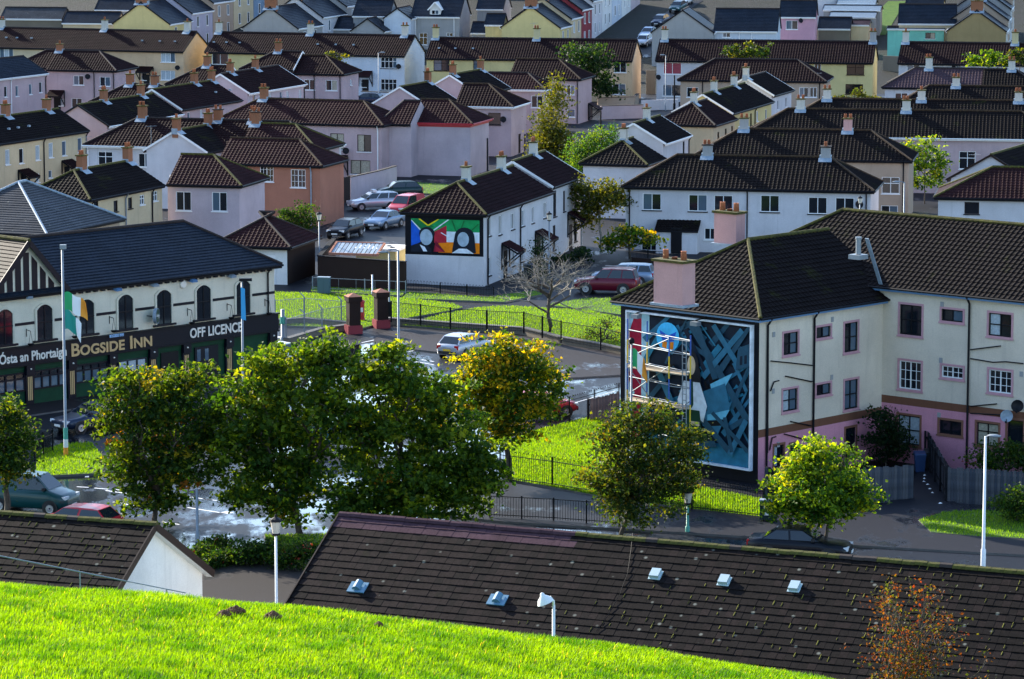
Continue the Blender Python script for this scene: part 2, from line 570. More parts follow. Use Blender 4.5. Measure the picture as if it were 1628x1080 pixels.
# ------------------------------------------------------------------ walls with real openings
def wall_face(mb, M, L, z0, z1, holes, bands, rev=.12, gable=0.0, mi_rev=None):
    """a wall in x (0..L), z; outside is -y. holes (x0,z0,x1,z1); bands [(ztop, material index)]"""
    xs = sorted({0, L, *[h[0] for h in holes], *[h[2] for h in holes]})
    zs = sorted({z0, z1, *[h[1] for h in holes], *[h[3] for h in holes], *[b[0] for b in bands if z0 < b[0] < z1]})
    for i in range(len(xs) - 1):
        for j in range(len(zs) - 1):
            cx, cz = (xs[i] + xs[i + 1]) / 2, (zs[j] + zs[j + 1]) / 2
            if any(h[0] < cx < h[2] and h[1] < cz < h[3] for h in holes):
                continue
            m = next((b[1] for b in bands if cz < b[0]), bands[-1][1])
            mb.add([M @ Vector(p) for p in ((xs[i], 0, zs[j]), (xs[i + 1], 0, zs[j]), (xs[i + 1], 0, zs[j + 1]), (xs[i], 0, zs[j + 1]))], ((0, 1, 2, 3),), m)
    for (a, b, c, d) in holes:
        m = next((bb[1] for bb in bands if (b + d) / 2 < bb[0]), bands[-1][1])
        for p, q in (((a, b), (c, b)), ((c, b), (c, d)), ((c, d), (a, d)), ((a, d), (a, b))):
            mb.add([M @ Vector(v) for v in ((p[0], 0, p[1]), (q[0], 0, q[1]), (q[0], rev, q[1]), (p[0], rev, p[1]))], ((0, 1, 2, 3),), m)
    if gable > 0:
        mb.add([M @ Vector(p) for p in ((0, 0, z1), (L, 0, z1), (L / 2, 0, z1 + gable))], ((0, 1, 2),), bands[-1][1])

def line_meet(A, d, px):
    """distance along the level line A + t d at which it is sighted at column px"""
    r = ray(px, 540)
    # plane through the camera with normal n = (r.y, -r.x) in plan (small sideways lean of the sight plane ignored)
    r2 = Vector(((px - 814) / F_PX, 1.0))
    cp, sp = math.cos(PITCH), math.sin(PITCH)
    # exact: x = k * (y cp - (z-H) sp)
    k = (px - 814) / F_PX
    z = A.z - CAM_H
    return (k * (A.y * cp - z * sp) - A.x) / (d.x - k * d.y * cp)

class House:
    pass
def house(label, A, B, ze, D=6.6, ang=None, zg=0.0, pitch=30, ax='x', e0='hip', e1='hip', wall='lilac', roof='brown_tile',
          fascia='gutter_dark', barge='white_paint', win=(), chim=(), pipes=(), oh=.3, ext0=0.0, ext1=0.0, name='house', cat='house',
          group='houses of the estate', bands=None, ridge='ridge_dark', rib=None, L=None, trim=None, gauge=.33, tw=.32, wall_base=None,
          h0=None, h1=None, dishes=(), vents=(), back_win=False, plinth=None, og=.1):
    a = A if isinstance(A, Vector) else at(A[0], A[1], ze)
    if L is None:
        if ang is None:
            b = B if isinstance(B, Vector) else at(B[0], B[1], ze)
            dv = b - a
            L = dv.length
            ang = math.degrees(math.atan2(dv.y, dv.x))
        else:
            d = Vector((math.cos(R(ang)), math.sin(R(ang)), 0))
            L = line_meet(a, d, B if isinstance(B, (int, float)) else B[0])
    d = Vector((math.cos(R(ang)), math.sin(R(ang)), 0))
    n = Vector((-d.y, d.x, 0))
    a = a - d * ext0
    L += ext0 + ext1
    H = House()
    H.d, H.n, H.L, H.D, H.ze, H.zg, H.ang = d, n, L, D, ze, zg, ang
    root = empty(name, (a.x, a.y, zg), R(ang), label, cat, group)
    H.root, H.o = root, Vector((a.x, a.y, zg))
    z_e = ze - zg
    tp = math.tan(R(pitch))
    half = D / 2 if ax == 'x' else L / 2
    zr = z_e + half * tp
    H.zr = zr
    h0 = (half if h0 is None else h0) if e0 == 'hip' else 0
    h1 = (half if h1 is None else h1) if e1 == 'hip' else 0
    if ax == 'x':
        R0, R1 = Vector((h0, D / 2, zr)), Vector((L - h1, D / 2, zr))
    else:
        R0, R1 = Vector((L / 2, h0, zr)), Vector((L / 2, D - h1, zr))
    c = [Vector((0, 0, z_e)), Vector((L, 0, z_e)), Vector((L, D, z_e)), Vector((0, D, z_e))]
    dist = a.y
    rib = (dist < 440) if rib is None else rib
    acc = []
    def plane(i, j, t0, t1, front):
        tile_plane(acc, c[i], c[j], t0, t1, gauge=gauge, tw=tw, rib=rib and front)
    eaves, gables = [], []
    if ax == 'x':
        plane(0, 1, R0, R1, True); eaves.append((0, 1))
        plane(2, 3, R1, R0, False); eaves.append((2, 3))
        if h1: plane(1, 2, R1, R1, True); eaves.append((1, 2))
        else: gables.append((1, 2, R1, e1))
        if h0: plane(3, 0, R0, R0, ang > 20 or ang < -30); eaves.append((3, 0))
        else: gables.append((3, 0, R0, e0))
    else:
        plane(1, 2, R0, R1, True); eaves.append((1, 2))
        plane(3, 0, R1, R0, ang < -15); eaves.append((3, 0))
        if h0: plane(0, 1, R0, R0, True); eaves.append((0, 1))
        else: gables.append((0, 1, R0, e0))
        if h1: plane(2, 3, R1, R1, False); eaves.append((2, 3))
        else: gables.append((2, 3, R1, e1))
    V, Fq = merge(acc)
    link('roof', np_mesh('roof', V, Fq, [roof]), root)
    # ridge and hip caps
    mb = MB()
    up = Vector((0, 0, .05))
    if (R1 - R0).length > .05:
        mb.tube([R0 + up, R1 + up], .11, 6)
    if h0:
        i, j = ((3, 0) if ax == 'x' else (0, 1))
        mb.tube([c[i] + up, R0 + up], .095, 6); mb.tube([c[j] + up, R0 + up], .095, 6)
    if h1:
        i, j = ((1, 2) if ax == 'x' else (2, 3))
        mb.tube([c[i] + up, R1 + up], .095, 6); mb.tube([c[j] + up, R1 + up], .095, 6)
    mb.build('ridge_cap', ridge, root)
    # fascia and gutter
    gm = 'red_paint' if fascia == 'red_paint' else 'gutter_dark' if fascia in ('gutter_dark', 'gutter_blue') else fascia
    for i, j in eaves:
        p, q = c[i], c[j]
        e = (q - p).normalized()
        nn = Vector((e.y, -e.x, 0))
        mb = MB()
        mb.bar(p + Vector((0, 0, -.10)) - nn * .05, q + Vector((0, 0, -.10)) - nn * .05, .05, .22)
        mb.build('fascia', fascia, root)
        gt = MB()
        gt.tube([p + Vector((0, 0, -.04)) + nn * .06, q + Vector((0, 0, -.04)) + nn * .06], .065, 6)
        gt.build('gutter', gm, root)
    for i, j, ap, typ in gables:
        if typ == 'none':
            continue
        mb = MB()
        e = (c[j] - c[i]).normalized()
        nn = Vector((e.y, -e.x, 0))
        for p in (c[i], c[j]):
            mb.bar(p + nn * .03 + Vector((0, 0, -.02)), ap + nn * .03 + Vector((0, 0, -.02)), .06, .17)
        mb.build('bargeboard', barge, root)
    # walls
    gx0 = oh if (ax == 'y' or h0) else (og if e0 == 'gable' else 0)
    gx1 = oh if (ax == 'y' or h1) else (og if e1 == 'gable' else 0)
    gy0 = oh if (ax == 'x' or h0) else og
    gy1 = oh if (ax == 'x' or h1) else og
    x0, x1, y0, y1 = gx0, L - gx1, gy0, D - gy1
    H.rect = (x0, x1, y0, y1)
    zt = z_e + oh * tp - .02
    gab = (half - oh) * tp
    FR = {'f': ((x0, y0), 0, x1 - x0), 'r': ((x1, y0), 90, y1 - y0), 'b': ((x1, y1), 180, x1 - x0), 'l': ((x0, y1), 270, y1 - y0)}
    H.FR = FR
    if bands is None:
        bands = [(99, wall)]
    mb = MB()
    bb = [(zz, mb.mi(mm)) for zz, mm in bands]
    wl = {k: [] for k in FR}
    for wv in win:
        face, px, py, ww, hh, sty = wv[:6]
        u, z = H_uv(H, face, px, py)
        fl = FR[face][2]
        ww, hh = q2(ww), q2(hh)
        u = min(max(u, ww / 2 + .12), fl - ww / 2 - .12)
        z = min(max(z, hh / 2 + .02), zt - hh / 2 - .1)
        wl[face].append((u - ww / 2, z - hh / 2, ww, hh, sty))
    for face, ((ox, oy), fa, fl) in FR.items():
        M = Matrix.Translation((ox, oy, 0)) @ Matrix.Rotation(R(fa), 4, 'Z')
        gg = 0
        if ax == 'x' and ((face == 'r' and not h1) or (face == 'l' and not h0)): gg = gab
        if ax == 'y' and ((face == 'f' and not h0) or (face == 'b' and not h1)): gg = gab
        hs = [(u, z, u + w_, z + h_) for u, z, w_, h_, s_ in wl[face]]
        wall_face(mb, M, fl, 0, zt, hs, bb, gable=gg)
        for u, z, w_, h_, s_ in wl[face]:
            p = M @ Vector((u, 0, z))
            window(root, p, R(fa), w_, h_, s_, trim=trim(z, s_) if callable(trim) else trim)
    mb.build('wall', mb.names, root)
    # chimneys on the ridge
    rd = (R1 - R0).normalized()
    for cs in chim:
        px, cm = cs[0], cs[1]
        hgt = cs[2] if len(cs) > 2 else 1.25
        rw = H.o + d * R0.x + n * R0.y + Vector((0, 0, zr))
        rdw = d * rd.x + n * rd.y
        t = line_meet(rw, rdw, px)
        t = min(max(t, .35), (R1 - R0).length - .35) if (R1 - R0).length > .8 else t
        p = R0 + rd * t
        chimney(root, p, cm, hgt, (0 if ax == 'x' else math.pi / 2), tp)
    for pv in pipes:
        face, px = pv[0], pv[1]
        u, _ = H_uv(H, face, px, None, z_e * .6)
        (ox, oy), fa, fl = FR[face]
        u = min(max(u, .1), fl - .1)
        M = Matrix.Translation((ox, oy, 0)) @ Matrix.Rotation(R(fa), 4, 'Z')
        mb = MB()
        mb.tube([M @ Vector((u, -oh - .02, z_e - .06)), M @ Vector((u, -.09, z_e - .45)), M @ Vector((u, -.09, .05))], .058, 6)
        mb.build('downpipe', pv[2] if len(pv) > 2 else 'gutter_dark', root)
    for dv in dishes:
        face, px, py = dv[:3]
        u, z = H_uv(H, face, px, py)
        (ox, oy), fa, fl = FR[face]
        M = Matrix.Translation((ox, oy, 0)) @ Matrix.Rotation(R(fa), 4, 'Z')
        dish(root, M @ Vector((u, -.35, z)), R(fa), dv[3] if len(dv) > 3 else 'gutter_dark')
    for px, py in vents:
        # little flue caps on the front slope
        for k in range(1):
            zz = z_e + half * tp * .45
            pw = H.o + n * (half * .45) + Vector((0, 0, zz))
            t = line_meet(pw, d, px)
            p = Vector((t, half * .45, zz + .06))
            mb = MB()
            mb.box(-.13, .13, -.1, .1, 0, .16)
            mb.build('roof_vent', 'lead', root, p)
    return H
def H_uv(H, face, px, py, z=None):
    """where a sighting meets a wall of the house: distance along the wall, height above its ground"""
    (ox, oy), fa, fl = H.FR[face]
    o = H.o + H.d * ox + H.n * oy
    t = R(H.ang + fa)
    dx = Vector((math.cos(t), math.sin(t), 0))
    if py is None:
        return line_meet(Vector((o.x, o.y, H.zg + z)), dx, px), z
    nn = Vector((dx.y, -dx.x, 0))
    r = ray(px, py)
    cam0 = Vector((0, 0, CAM_H))
    k = (o - cam0).dot(nn) / r.dot(nn)
    P = cam0 + r * k
    return (P - o).dot(dx), P.z - H.zg
def H_pt(H, face, u, out, z):
    (ox, oy), fa, fl = H.FR[face]
    t = R(fa)
    return Vector((ox + math.cos(t) * u + math.sin(t) * out, oy + math.sin(t) * u - math.cos(t) * out, z))
_cc = {}
def chimney(root, p, cm, hgt, rz, tp, w=.72, dp=.52):
    hgt *= .8
    key = (cm, round(hgt, 2), round(tp, 3), w, dp)
    if key not in _cc:
        s = MB()
        s.box(-w / 2, w / 2, -dp / 2, dp / 2, -.6, hgt)
        c = MB()
        c.box(-w / 2 - .08, w / 2 + .08, -dp / 2 - .08, dp / 2 + .08, hgt, hgt + .1)
        q = MB()
        q.lathe([(0, 0), (.13, 0), (.11, .32), (.13, .34), (.09, .34), (.09, .2), (0, .2)], 8)
        fl = MB()
        for sgn in (-1, 1):
            y0, y1 = sgn * (dp / 2 + .005), sgn * (dp / 2 + .42)
            z0, z1 = -abs(y0) * tp + .14, -abs(y1) * tp + .10
            vs = [(-w / 2 - .16, y0, z0), (w / 2 + .16, y0, z0), (w / 2 + .16, y1, z1), (-w / 2 - .16, y1, z1)]
            fl.add(vs, (((0, 1, 2, 3) if sgn < 0 else (3, 2, 1, 0)),))
        for sx in (-1, 1):
            fl.box(min(sx * w / 2, sx * (w / 2 + .1)), max(sx * w / 2, sx * (w / 2 + .1)), -dp / 2, dp / 2, -.3, .2)
        _cc[key] = (s.mesh('chimney', cm), c.mesh('coping', 'moss' if random.random() < .7 else 'ridge_dark'), q.mesh('chimney_pot', 'pot', True), fl.mesh('flashing', 'lead'))
    a, b, q, fl = _cc[key]
    o = link('chimney', a, root, p, rz)
    link('coping', b, o)
    for x in random.choice(((-.22, .22), (0,), (-.22, .1))):
        link('chimney_pot', q, o, (x, 0, hgt + .1))
    link('flashing', fl, o)
    return o
_dc = {}
def dish(root, p, rz, m='gutter_dark', r=.32):
    k = (m, r)
    if k not in _dc:
        s = MB()
        prof = [(0.001, 0), (r * .5, .03), (r * .85, .08), (r, .13), (r * .98, .13), (r * .84, .095), (r * .5, .045), (0.001, .015)]
        s.lathe(prof, 14)
        t = MB()
        t.bar((0, 0, 0), (0, .35, -.12), .04)
        t.bar((0, -.0, -.1), (0, -.34, -.24), .03)
        t.box(-.05, .05, -.40, -.32, -.28, -.18)
        _dc[k] = (s.mesh('satellite_dish', m, True), t.mesh('dish_arm', 'gutter_dark'))
    a, b = _dc[k]
    o = link('satellite_dish', a, root, p)
    o.rotation_euler = (R(72), 0, rz + R(25))
    e = link('dish_arm', b, o)
    e.rotation_euler = (R(-72), 0, 0)
    return o
def porch(H, face, px, py, w=2.0, dp=1.1, roof='brown_tile', wall=None, legs=True):
    """little lean-to roof over a door, on raking struts or with side walls"""
    u, z = H_uv(H, face, px, py)
    (ox, oy), fa, fl = H.FR[face]
    u = min(max(u, w / 2 + .05), fl - w / 2 - .05)
    o = empty('porch', H_pt(H, face, u, 0, 0), R(fa))
    o.parent = H.root
    acc = []
    tile_plane(acc, (-w / 2, -dp, z - .3), (w / 2, -dp, z - .3), (-w / 2, -.01, z + .35), (w / 2, -.01, z + .35), .3, .3, rib=H.o.y < 330)
    V, Fq = merge(acc)
    link('porch_roof', np_mesh('porch_roof', V, Fq, [roof]), o)
    mb = MB()
    mb.box(-w / 2, w / 2, -dp, -dp + .05, z - .46, z - .3)
    for s in (-1, 1):
        x = s * (w / 2 - .04)
        mb.bar((x, -dp + .03, z - .4), (x, -.03, z + .3), .05, .12)
        if legs:
            mb.bar((x, -dp + .06, z - .42), (x, -.06, z - 1.4), .09)
            mb.bar((x, -.06, z - 1.6), (x, -.06, z + .2), .09)
    mb.build('porch_frame', 'gutter_dark', o)
    if wall:
        mb = MB()
        mb.box(-w / 2 + .1, w / 2 - .1, -dp + .12, -.005, 0, z - .32)
        mb.build('porch_wall', wall, o)
    dm = MB()
    dm.box(-.42, .42, (-dp + .06 if wall else -.05), (-dp + .11 if wall else -.006), .02, 2.0)
    dm.build('door', 'black_frame', o)
    return o
# ------------------------------------------------------------------ ground
def ground_sheet():
    xs = np.concatenate([np.linspace(-900, -120, 8), np.linspace(-110, 110, 45), np.linspace(120, 900, 8)])
    ys = np.concatenate([[100, 112, 125], np.linspace(140, 460, 33), np.linspace(470, 700, 24), [800, 1000, 1400, 2000]])
    V = np.array([(x, y, hill(y) - (0 if y < 447 else .02)) for y in ys for x in xs])
    nx = len(xs)
    Fq = np.array([(j * nx + i, j * nx + i + 1, (j + 1) * nx + i + 1, (j + 1) * nx + i) for j in range(len(ys) - 1) for i in range(nx - 1)])
    mi = np.array([1 if ys[j] > 430 else 0 for j in range(len(ys) - 1) for i in range(nx - 1)], dtype=np.int32)
    o = link('ground', np_mesh('ground', V, Fq, ['asphalt_dry', 'yard'], midx=mi))
    tag(o, kind='structure')
ground_sheet()
def sheet(name, pts, z, m, label=None, cat=None, kind='structure', thick=0.0, kerb=None):
    """a level area outlined by sightings (px, py) or plan points"""
    P = [p if isinstance(p, Vector) else at(p[0], p[1], z) for p in pts]
    n = len(P)
    mb = MB()
    area = sum(P[i].x * P[(i + 1) % n].y - P[(i + 1) % n].x * P[i].y for i in range(n))
    if area < 0:
        P.reverse()
    mb.add([(p.x, p.y, z) for p in P], (tuple(range(n)),), 0)
    if thick:
        for i in range(n):
            a, b = P[i], P[(i + 1) % n]
            mb.quad((a.x, a.y, z - thick), (b.x, b.y, z - thick), (b.x, b.y, z), (a.x, a.y, z), 1)
    o = mb.build(name, [m, kerb or m])
    tag(o, label, cat, kind=kind)
    return P
def inside(P, x, y):
    r = np.zeros(len(x), bool)
    n = len(P)
    for i in range(n):
        a, b = P[i], P[(i + 1) % n]
        c = ((a.y > y) != (b.y > y)) & (x < (b.x - a.x) * (y - a.y) / (b.y - a.y + 1e-12) + a.x)
        r ^= c
    return r
def scatter(P, per_m2):
    x0, x1 = min(p.x for p in P), max(p.x for p in P)
    y0, y1 = min(p.y for p in P), max(p.y for p in P)
    k = int((x1 - x0) * (y1 - y0) * per_m2)
    x, y = rng.uniform(x0, x1, k), rng.uniform(y0, y1, k)
    s = inside(P, x, y)
    return x[s], y[s]
def blades(x, y, z, hgt, wid, cols, name, label, lean=.5, parent=None):
    """a mass of grass blades, two quads each, bent"""
    n = len(x)
    a = rng.uniform(0, 2 * np.pi, n)
    h = hgt * rng.uniform(.55, 1.25, n)
    wv = wid * rng.uniform(.7, 1.3, n)
    ln = lean * h * rng.uniform(.2, 1.0, n)
    b = rng.uniform(0, 2 * np.pi, n)
    dx, dy = np.cos(a) * wv, np.sin(a) * wv
    lx, ly = np.cos(b) * ln, np.sin(b) * ln
    V = np.zeros((n, 6, 3))
    V[:, 0] = np.stack([x - dx, y - dy, z], 1)
    V[:, 1] = np.stack([x + dx, y + dy, z], 1)
    V[:, 2] = np.stack([x - dx * .8 + lx * .35, y - dy * .8 + ly * .35, z + h * .55], 1)
    V[:, 3] = np.stack([x + dx * .8 + lx * .35, y + dy * .8 + ly * .35, z + h * .55], 1)
    V[:, 4] = np.stack([x - dx * .15 + lx, y - dy * .15 + ly, z + h], 1)
    V[:, 5] = np.stack([x + dx * .15 + lx, y + dy * .15 + ly, z + h], 1)
    i = np.arange(n)[:, None] * 6
    Fq = np.concatenate([i + np.array([[0, 1, 3, 2]]), i + np.array([[2, 3, 5, 4]])])
    t = rng.uniform(0, 1, n)
    t = np.clip(t, 0, 1)
    col = np.array(cols[0]) * (1 - t[:, None]) + np.array(cols[1]) * t[:, None]
    col *= rng.uniform(.8, 1.2, (n, 1))
    T = np.ones((n, 6, 4))
    T[:, :, :3] = col[:, None, :]
    o = link(name, np_mesh(name, V.reshape(-1, 3), Fq, ['blade'], T.reshape(-1, 4)), parent)
    tag(o, label, 'grass', kind='stuff')
    return o

# roads, pavements, lawns
sheet('road', [(-60, 850), (-60, 690), (60, 690), (440, 560), (600, 545), (700, 562), (790, 580), (900, 603), (1030, 600), (1030, 640), (840, 690), (800, 755),
               (780, 800), (700, 826), (800, 832), (1210, 858), (1364, 871), (1700, 890), (1700, 1000), (900, 940), (400, 905), (200, 880)], .004, 'asphalt_wet')
sheet('front_pavement', [(640, 812), (790, 764), (940, 789), (1100, 811), (1218, 824), (1385, 812), (1440, 785), (1465, 742), (1515, 760), (1520, 800), (1700, 812),
                         (1700, 886), (1364, 867), (1210, 854), (800, 829)], .11, 'paving_blue', thick=.115, kerb='kerb')
sheet('plaza_pavement', [(588, 548), (606, 528), (655, 524), (720, 530), (830, 536), (890, 547), (985, 562), (1060, 575), (1060, 592), (985, 596), (900, 601), (790, 577), (700, 560)],
      .10, 'paving', thick=.105, kerb='kerb')
sheet('rear_paving', [(300, 900), (345, 885), (520, 885), (560, 905), (560, 990), (300, 990)], .012, 'paving_brown')
LAWN = {}
def lawn(key, label, pts, z=.13, dens=90, shade=False):
    P = sheet('lawn', pts, z, 'lawn_shade_tint' if shade else 'lawn', label, 'lawn', thick=.135, kerb='kerb')
    LAWN[key] = (P, z, dens, shade)
lawn('a', 'bright lawn behind the metal fence beside the public house', [(437, 464), (560, 468), (650, 474), (722, 483), (735, 489), (715, 494), (645, 506), (612, 512), (575, 522), (437, 517)])
lawn('b', 'bright pointed lawn around the bare tree', [(640, 517), (700, 500), (760, 489), (800, 486), (860, 489), (940, 494), (985, 505), (1040, 520), (1040, 568), (985, 555), (890, 541), (830, 529), (720, 523)])
lawn('c', 'narrow shaded verge below the dark yard wall', [(495, 456), (645, 461), (640, 470), (495, 463)], dens=40, shade=True)
lawn('d', 'shaded lawn under the gable with the flag mural', [(648, 464), (775, 472), (850, 462), (862, 468), (800, 480), (640, 474)], dens=40, shade=True)
lawn('e', 'shaded lawn beside the dark red parked car', [(868, 485), (930, 474), (1040, 474), (1040, 505), (985, 500), (930, 492)], dens=40, shade=True)
lawn('f', 'sunny lawn wrapping the corner of the tall mural', [(805, 706), (845, 686), (945, 662), (985, 690), (985, 748), (1216, 795), (1216, 822), (1100, 809), (940, 786), (800, 760)], dens=220)
lawn('g', 'small grass island with the tricolour lamp post', [(58, 718), (100, 706), (145, 704), (168, 732), (162, 752), (58, 757)], dens=160)
lawn('h', 'rounded lawn beside the timber fence on the right', [(1460, 827), (1500, 814), (1560, 811), (1700, 818), (1700, 859), (1560, 853), (1480, 846)], dens=120, shade=True)
lawn('i', 'strip of grass under the blank lilac wall', [(636, 298), (660, 290), (760, 296), (720, 310), (650, 306)], dens=10, shade=True)
lawn('j', 'grass behind the shrub bed by the near houses', [(420, 850), (530, 848), (530, 868), (430, 872)], dens=80)
for k, (P, z, dn, sh) in LAWN.items():
    x, y = scatter(P, dn)
    cols = ((.05, .13, .01), (.11, .19, .015)) if sh else ((.042, .115, .004), (.135, .215, .008))  # blades of shaded lawns have the shade painted into their colour
    blades(x, y, np.full(len(x), z), .11 if k in 'fg' else .09, .016, cols, 'lawn_grass', 'short grass blades of the lawn ' + dict(
        a='beside the public house', b='around the bare tree', c='below the dark yard wall', d='under the flag mural', e='beside the dark red car',
        f='around the tall mural', g='on the lamp post island', h='beside the timber fence', i='under the blank lilac wall', j='behind the shrub bed')[k])
def strip(a, b, wd, name='road_marking', z=.010, label='white painted line on the wet road', m='line_paint'):
    A, B = at(*a, z), at(*b, z)
    d = (B - A).normalized()
    n = Vector((-d.y, d.x, 0)) * wd / 2
    mb = MB()
    mb.quad(A - n, B - n, B + n, A + n)
    o = mb.build(name, m)
    tag(o, kind='structure')
for a, b, wd in (((180, 798), (218, 805), .14), ((298, 807), (349, 815), .14), ((258, 830), (285, 834), .14), ((356, 816), (366, 814), .5), ((136, 757), (142, 757), .6),
                 ((142, 755), (164, 754), .14), ((122, 774), (141, 775), .12), ((150, 776), (172, 778), .12), ((180, 778), (205, 781), .12), ((168, 780), (210, 786), .14),
                 ((300, 790), (345, 796), .12), ((322, 793), (338, 795), .14), ((530, 549), (545, 544), .12), ((575, 545), (603, 539), .12), ((590, 556), (628, 547), .14),
                 ((650, 559), (692, 552), .14), ((435, 536), (448, 536), .5), ((670, 572), (690, 575), .14), ((874, 652), (978, 622), .1),
                 ((610, 567), (690, 580), .12), ((400, 640), (560, 660), .14)):
    strip(a, b, wd)

# ------------------------------------------------------------------ the estate
HS = {}
GL, GR = -19.0, -11.0
# --- far terrace rows, left to right
def row(names, A, B, ze, splits, **kw):
    a, b = at(*A, ze), at(*B, ze)
    n = len(names)
    e0, e1 = kw.pop('e0', 'gable'), kw.pop('e1', 'gable')
    wins, chims, dd = kw.pop('wins', [()] * n), kw.pop('chims', [()] * n), kw.pop('dishs', [()] * n)
    walls = kw.pop('walls')
    vv = kw.pop('vnts', [()] * n)
    out = []
    for i in range(n):
        p, q = a.lerp(b, splits[i]), a.lerp(b, splits[i + 1])
        out.append(house(names[i], p, q, ze, e0=e0 if i == 0 else 'none', e1=e1 if i == n - 1 else 'none', wall=walls[i], win=wins[i], chim=chims[i], dishes=dd[i], vents=vv[i], **kw))
    return out
RV = [((10, 0), (27, 0), (50, 0)), ((226, 0), (254, 0), (278, 0))]
RK = dict(D=8.0, roof='brown_tile', fascia='gutter_dark', barge='gutter_dark', group='houses of the long far terraces', rib=True)
r1 = row(['cream terrace house at the far left edge below slate roofs', 'cream end-terrace house with a peach gable and a dish by its door'], (-40, 74.5), (291, 82.5), 5, [0, .55, 1],
         walls=['cream', 'peach'], chims=[((3, 'chimney_white'),), ((148, 'chimney_white', 1.5), (298, 'chimney_white', 1.5))], wins=[(('f', 10, 84, 2.0, 1.3, 'W3'),), (('f', 267, 91, 2.0, 1.3, 'W3'), ('f', 267, 120, 2.0, 1.2, 'W3'), ('f', 229, 122, .7, .9, 'W1'))],
         dishs=[(), (('f', 284, 108),)], vnts=RV, **RK)
porch(r1[1], 'f', 233, 110, 2.0, 1.2)
r2 = row(['cream terrace house with a large green window and a white chimney', 'pale blue end-terrace house with white glazed bars and a red porch roof'], (325, 83), (643, 89.5), 5, [0, .62, 1],
         walls=['yellow', 'blue_white'], chims=[((341, 'chimney_white', 1.5), (494, 'chimney_white', 1.5)), ((644, 'chimney_white', 1.5),)],
         wins=[(('f', 350, 94, 2.2, 1.4, 'W2'), ('f', 470, 98, 1.2, 1.2, 'W2')), (('f', 618, 100, 2.1, 1.35, 'W4G'), ('f', 618, 135, 2.1, 1.4, 'W4G'), ('f', 578, 133, .75, .9, 'W22'))],
         dishs=[(), (('f', 635, 106),)], vnts=[((340, 0), (360, 0), (381, 0)), ((505, 0), (534, 0), (562, 0))], **RK)
porch(r2[1], 'f', 581, 117, 1.9, 1.2, 'purple_tile')
r3 = row(['yellow terrace house with dark barred windows behind the lilac houses', 'peach end-terrace house with a patched roof beside the dark round tree'], (676, 93), (1005, 97), 5, [0, .5, 1],
         walls=['yellow', 'peach'], chims=[((693, 'chimney_yellow', 1.5),), ((849, 'chimney_yellow', 1.5),)],
         wins=[(('f', 702, 103, 2.0, 1.5, 'B22'), ('f', 760, 104, 1.2, 1.2, 'B22')), (('f', 986, 107, 1.5, 1.3, 'W2'), ('f', 984, 142, 1.6, 1.3, 'W2'))], dishs=[(('f', 682, 120),), ()], vnts=[((698, 0), (724, 0), (752, 0)), ()], **RK)
r4 = row(['white terrace house with a dark red curtain upstairs and a white garden wall', 'bright yellow end-terrace house with a dark brown window'], (1042, 96.5), (1388, 100.5), 5, [0, .62, 1],
         walls=['white_wall', 'yellow'], chims=[((1057, 'chimney_white', 1.5),), ((1388, 'grey_wall', 1.5),)],
         wins=[(('f', 1069, 109, 2.2, 1.4, 'WR'), ('f', 1068, 144, 2.2, 1.4, 'W2'), ('f', 1200, 108, 1.2, 1.2, 'W2')), (('f', 1360, 110, 2.1, 1.4, 'B22'), ('f', 1358, 142, 2.1, 1.2, 'B22'), ('f', 1300, 108, .8, 1.0, 'W2'))],
         dishs=[(('f', 1047, 123),), ()], **RK)
r5 = row(['white terrace house with a yellow chimney at the far right'], (1427, 100.7), (1650, 104), 5, [0, 1], walls=['white_wall'],
         chims=[((1440, 'chimney_white', 1.5), (1614, 'chimney_yellow', 1.6))], wins=[(('f', 1452, 106, 1.5, 1.0, 'W2'), ('f', 1520, 108, 1.2, 1.0, 'W2'))], **RK)

E_ = dict(group='houses of the brown-roofed estate', pitch=30)
def hs(key, label, A, B, ze=5.0, **kw):
    k = dict(E_)
    k.update(kw)
    HS[key] = house(label, A, B, ze, **k)
    return HS[key]
SW = ('W2', 'WD')
# --- left back
hs('m1', 'lilac hipped house with two white windows and a dish near the far left', (73, 111), 185, ang=-15, wall='lilac', e0='none', e1='hip', D=7, ext0=0,
   win=(('f', 125, 128, 1.3, 1.1, 'W2'), ('f', 167, 130, 1.3, 1.1, 'W2'), ('f', 122, 164, 1.3, 1.1, 'W2'), ('f', 98, 163, .6, .8, 'W1')), pipes=(('f', 150), ('f', 181)), dishes=(('f', 141, 122),), chim=((90, 'chimney_terracotta', .9),))
hs('m1b', 'brown-roofed house behind the lilac hipped house at the far left', (17, 107), 75, ang=-15, wall='lilac', e0='hip', e1='none', D=6.4)
porch(HS['m1'], 'f', 91, 148, 1.9, 1.2)
hs('m0', 'lilac house with narrow white windows and navy roof at the left edge', (0, 126), (77, 118), ang=66, wall='lilac', e1='gable', ext0=8, roof='blue_slate', fascia='white_paint', barge='gutter_dark',
   win=(('f', 9, 146, .6, 1.2, 'W1'), ('f', 27, 145, .6, 1.2, 'W1'), ('f', 48.5, 142, .6, 1.2, 'W1'), ('f', 64.5, 139, .6, 1.2, 'W1')), pipes=(('f', 17, 'white_paint'), ('f', 72)))
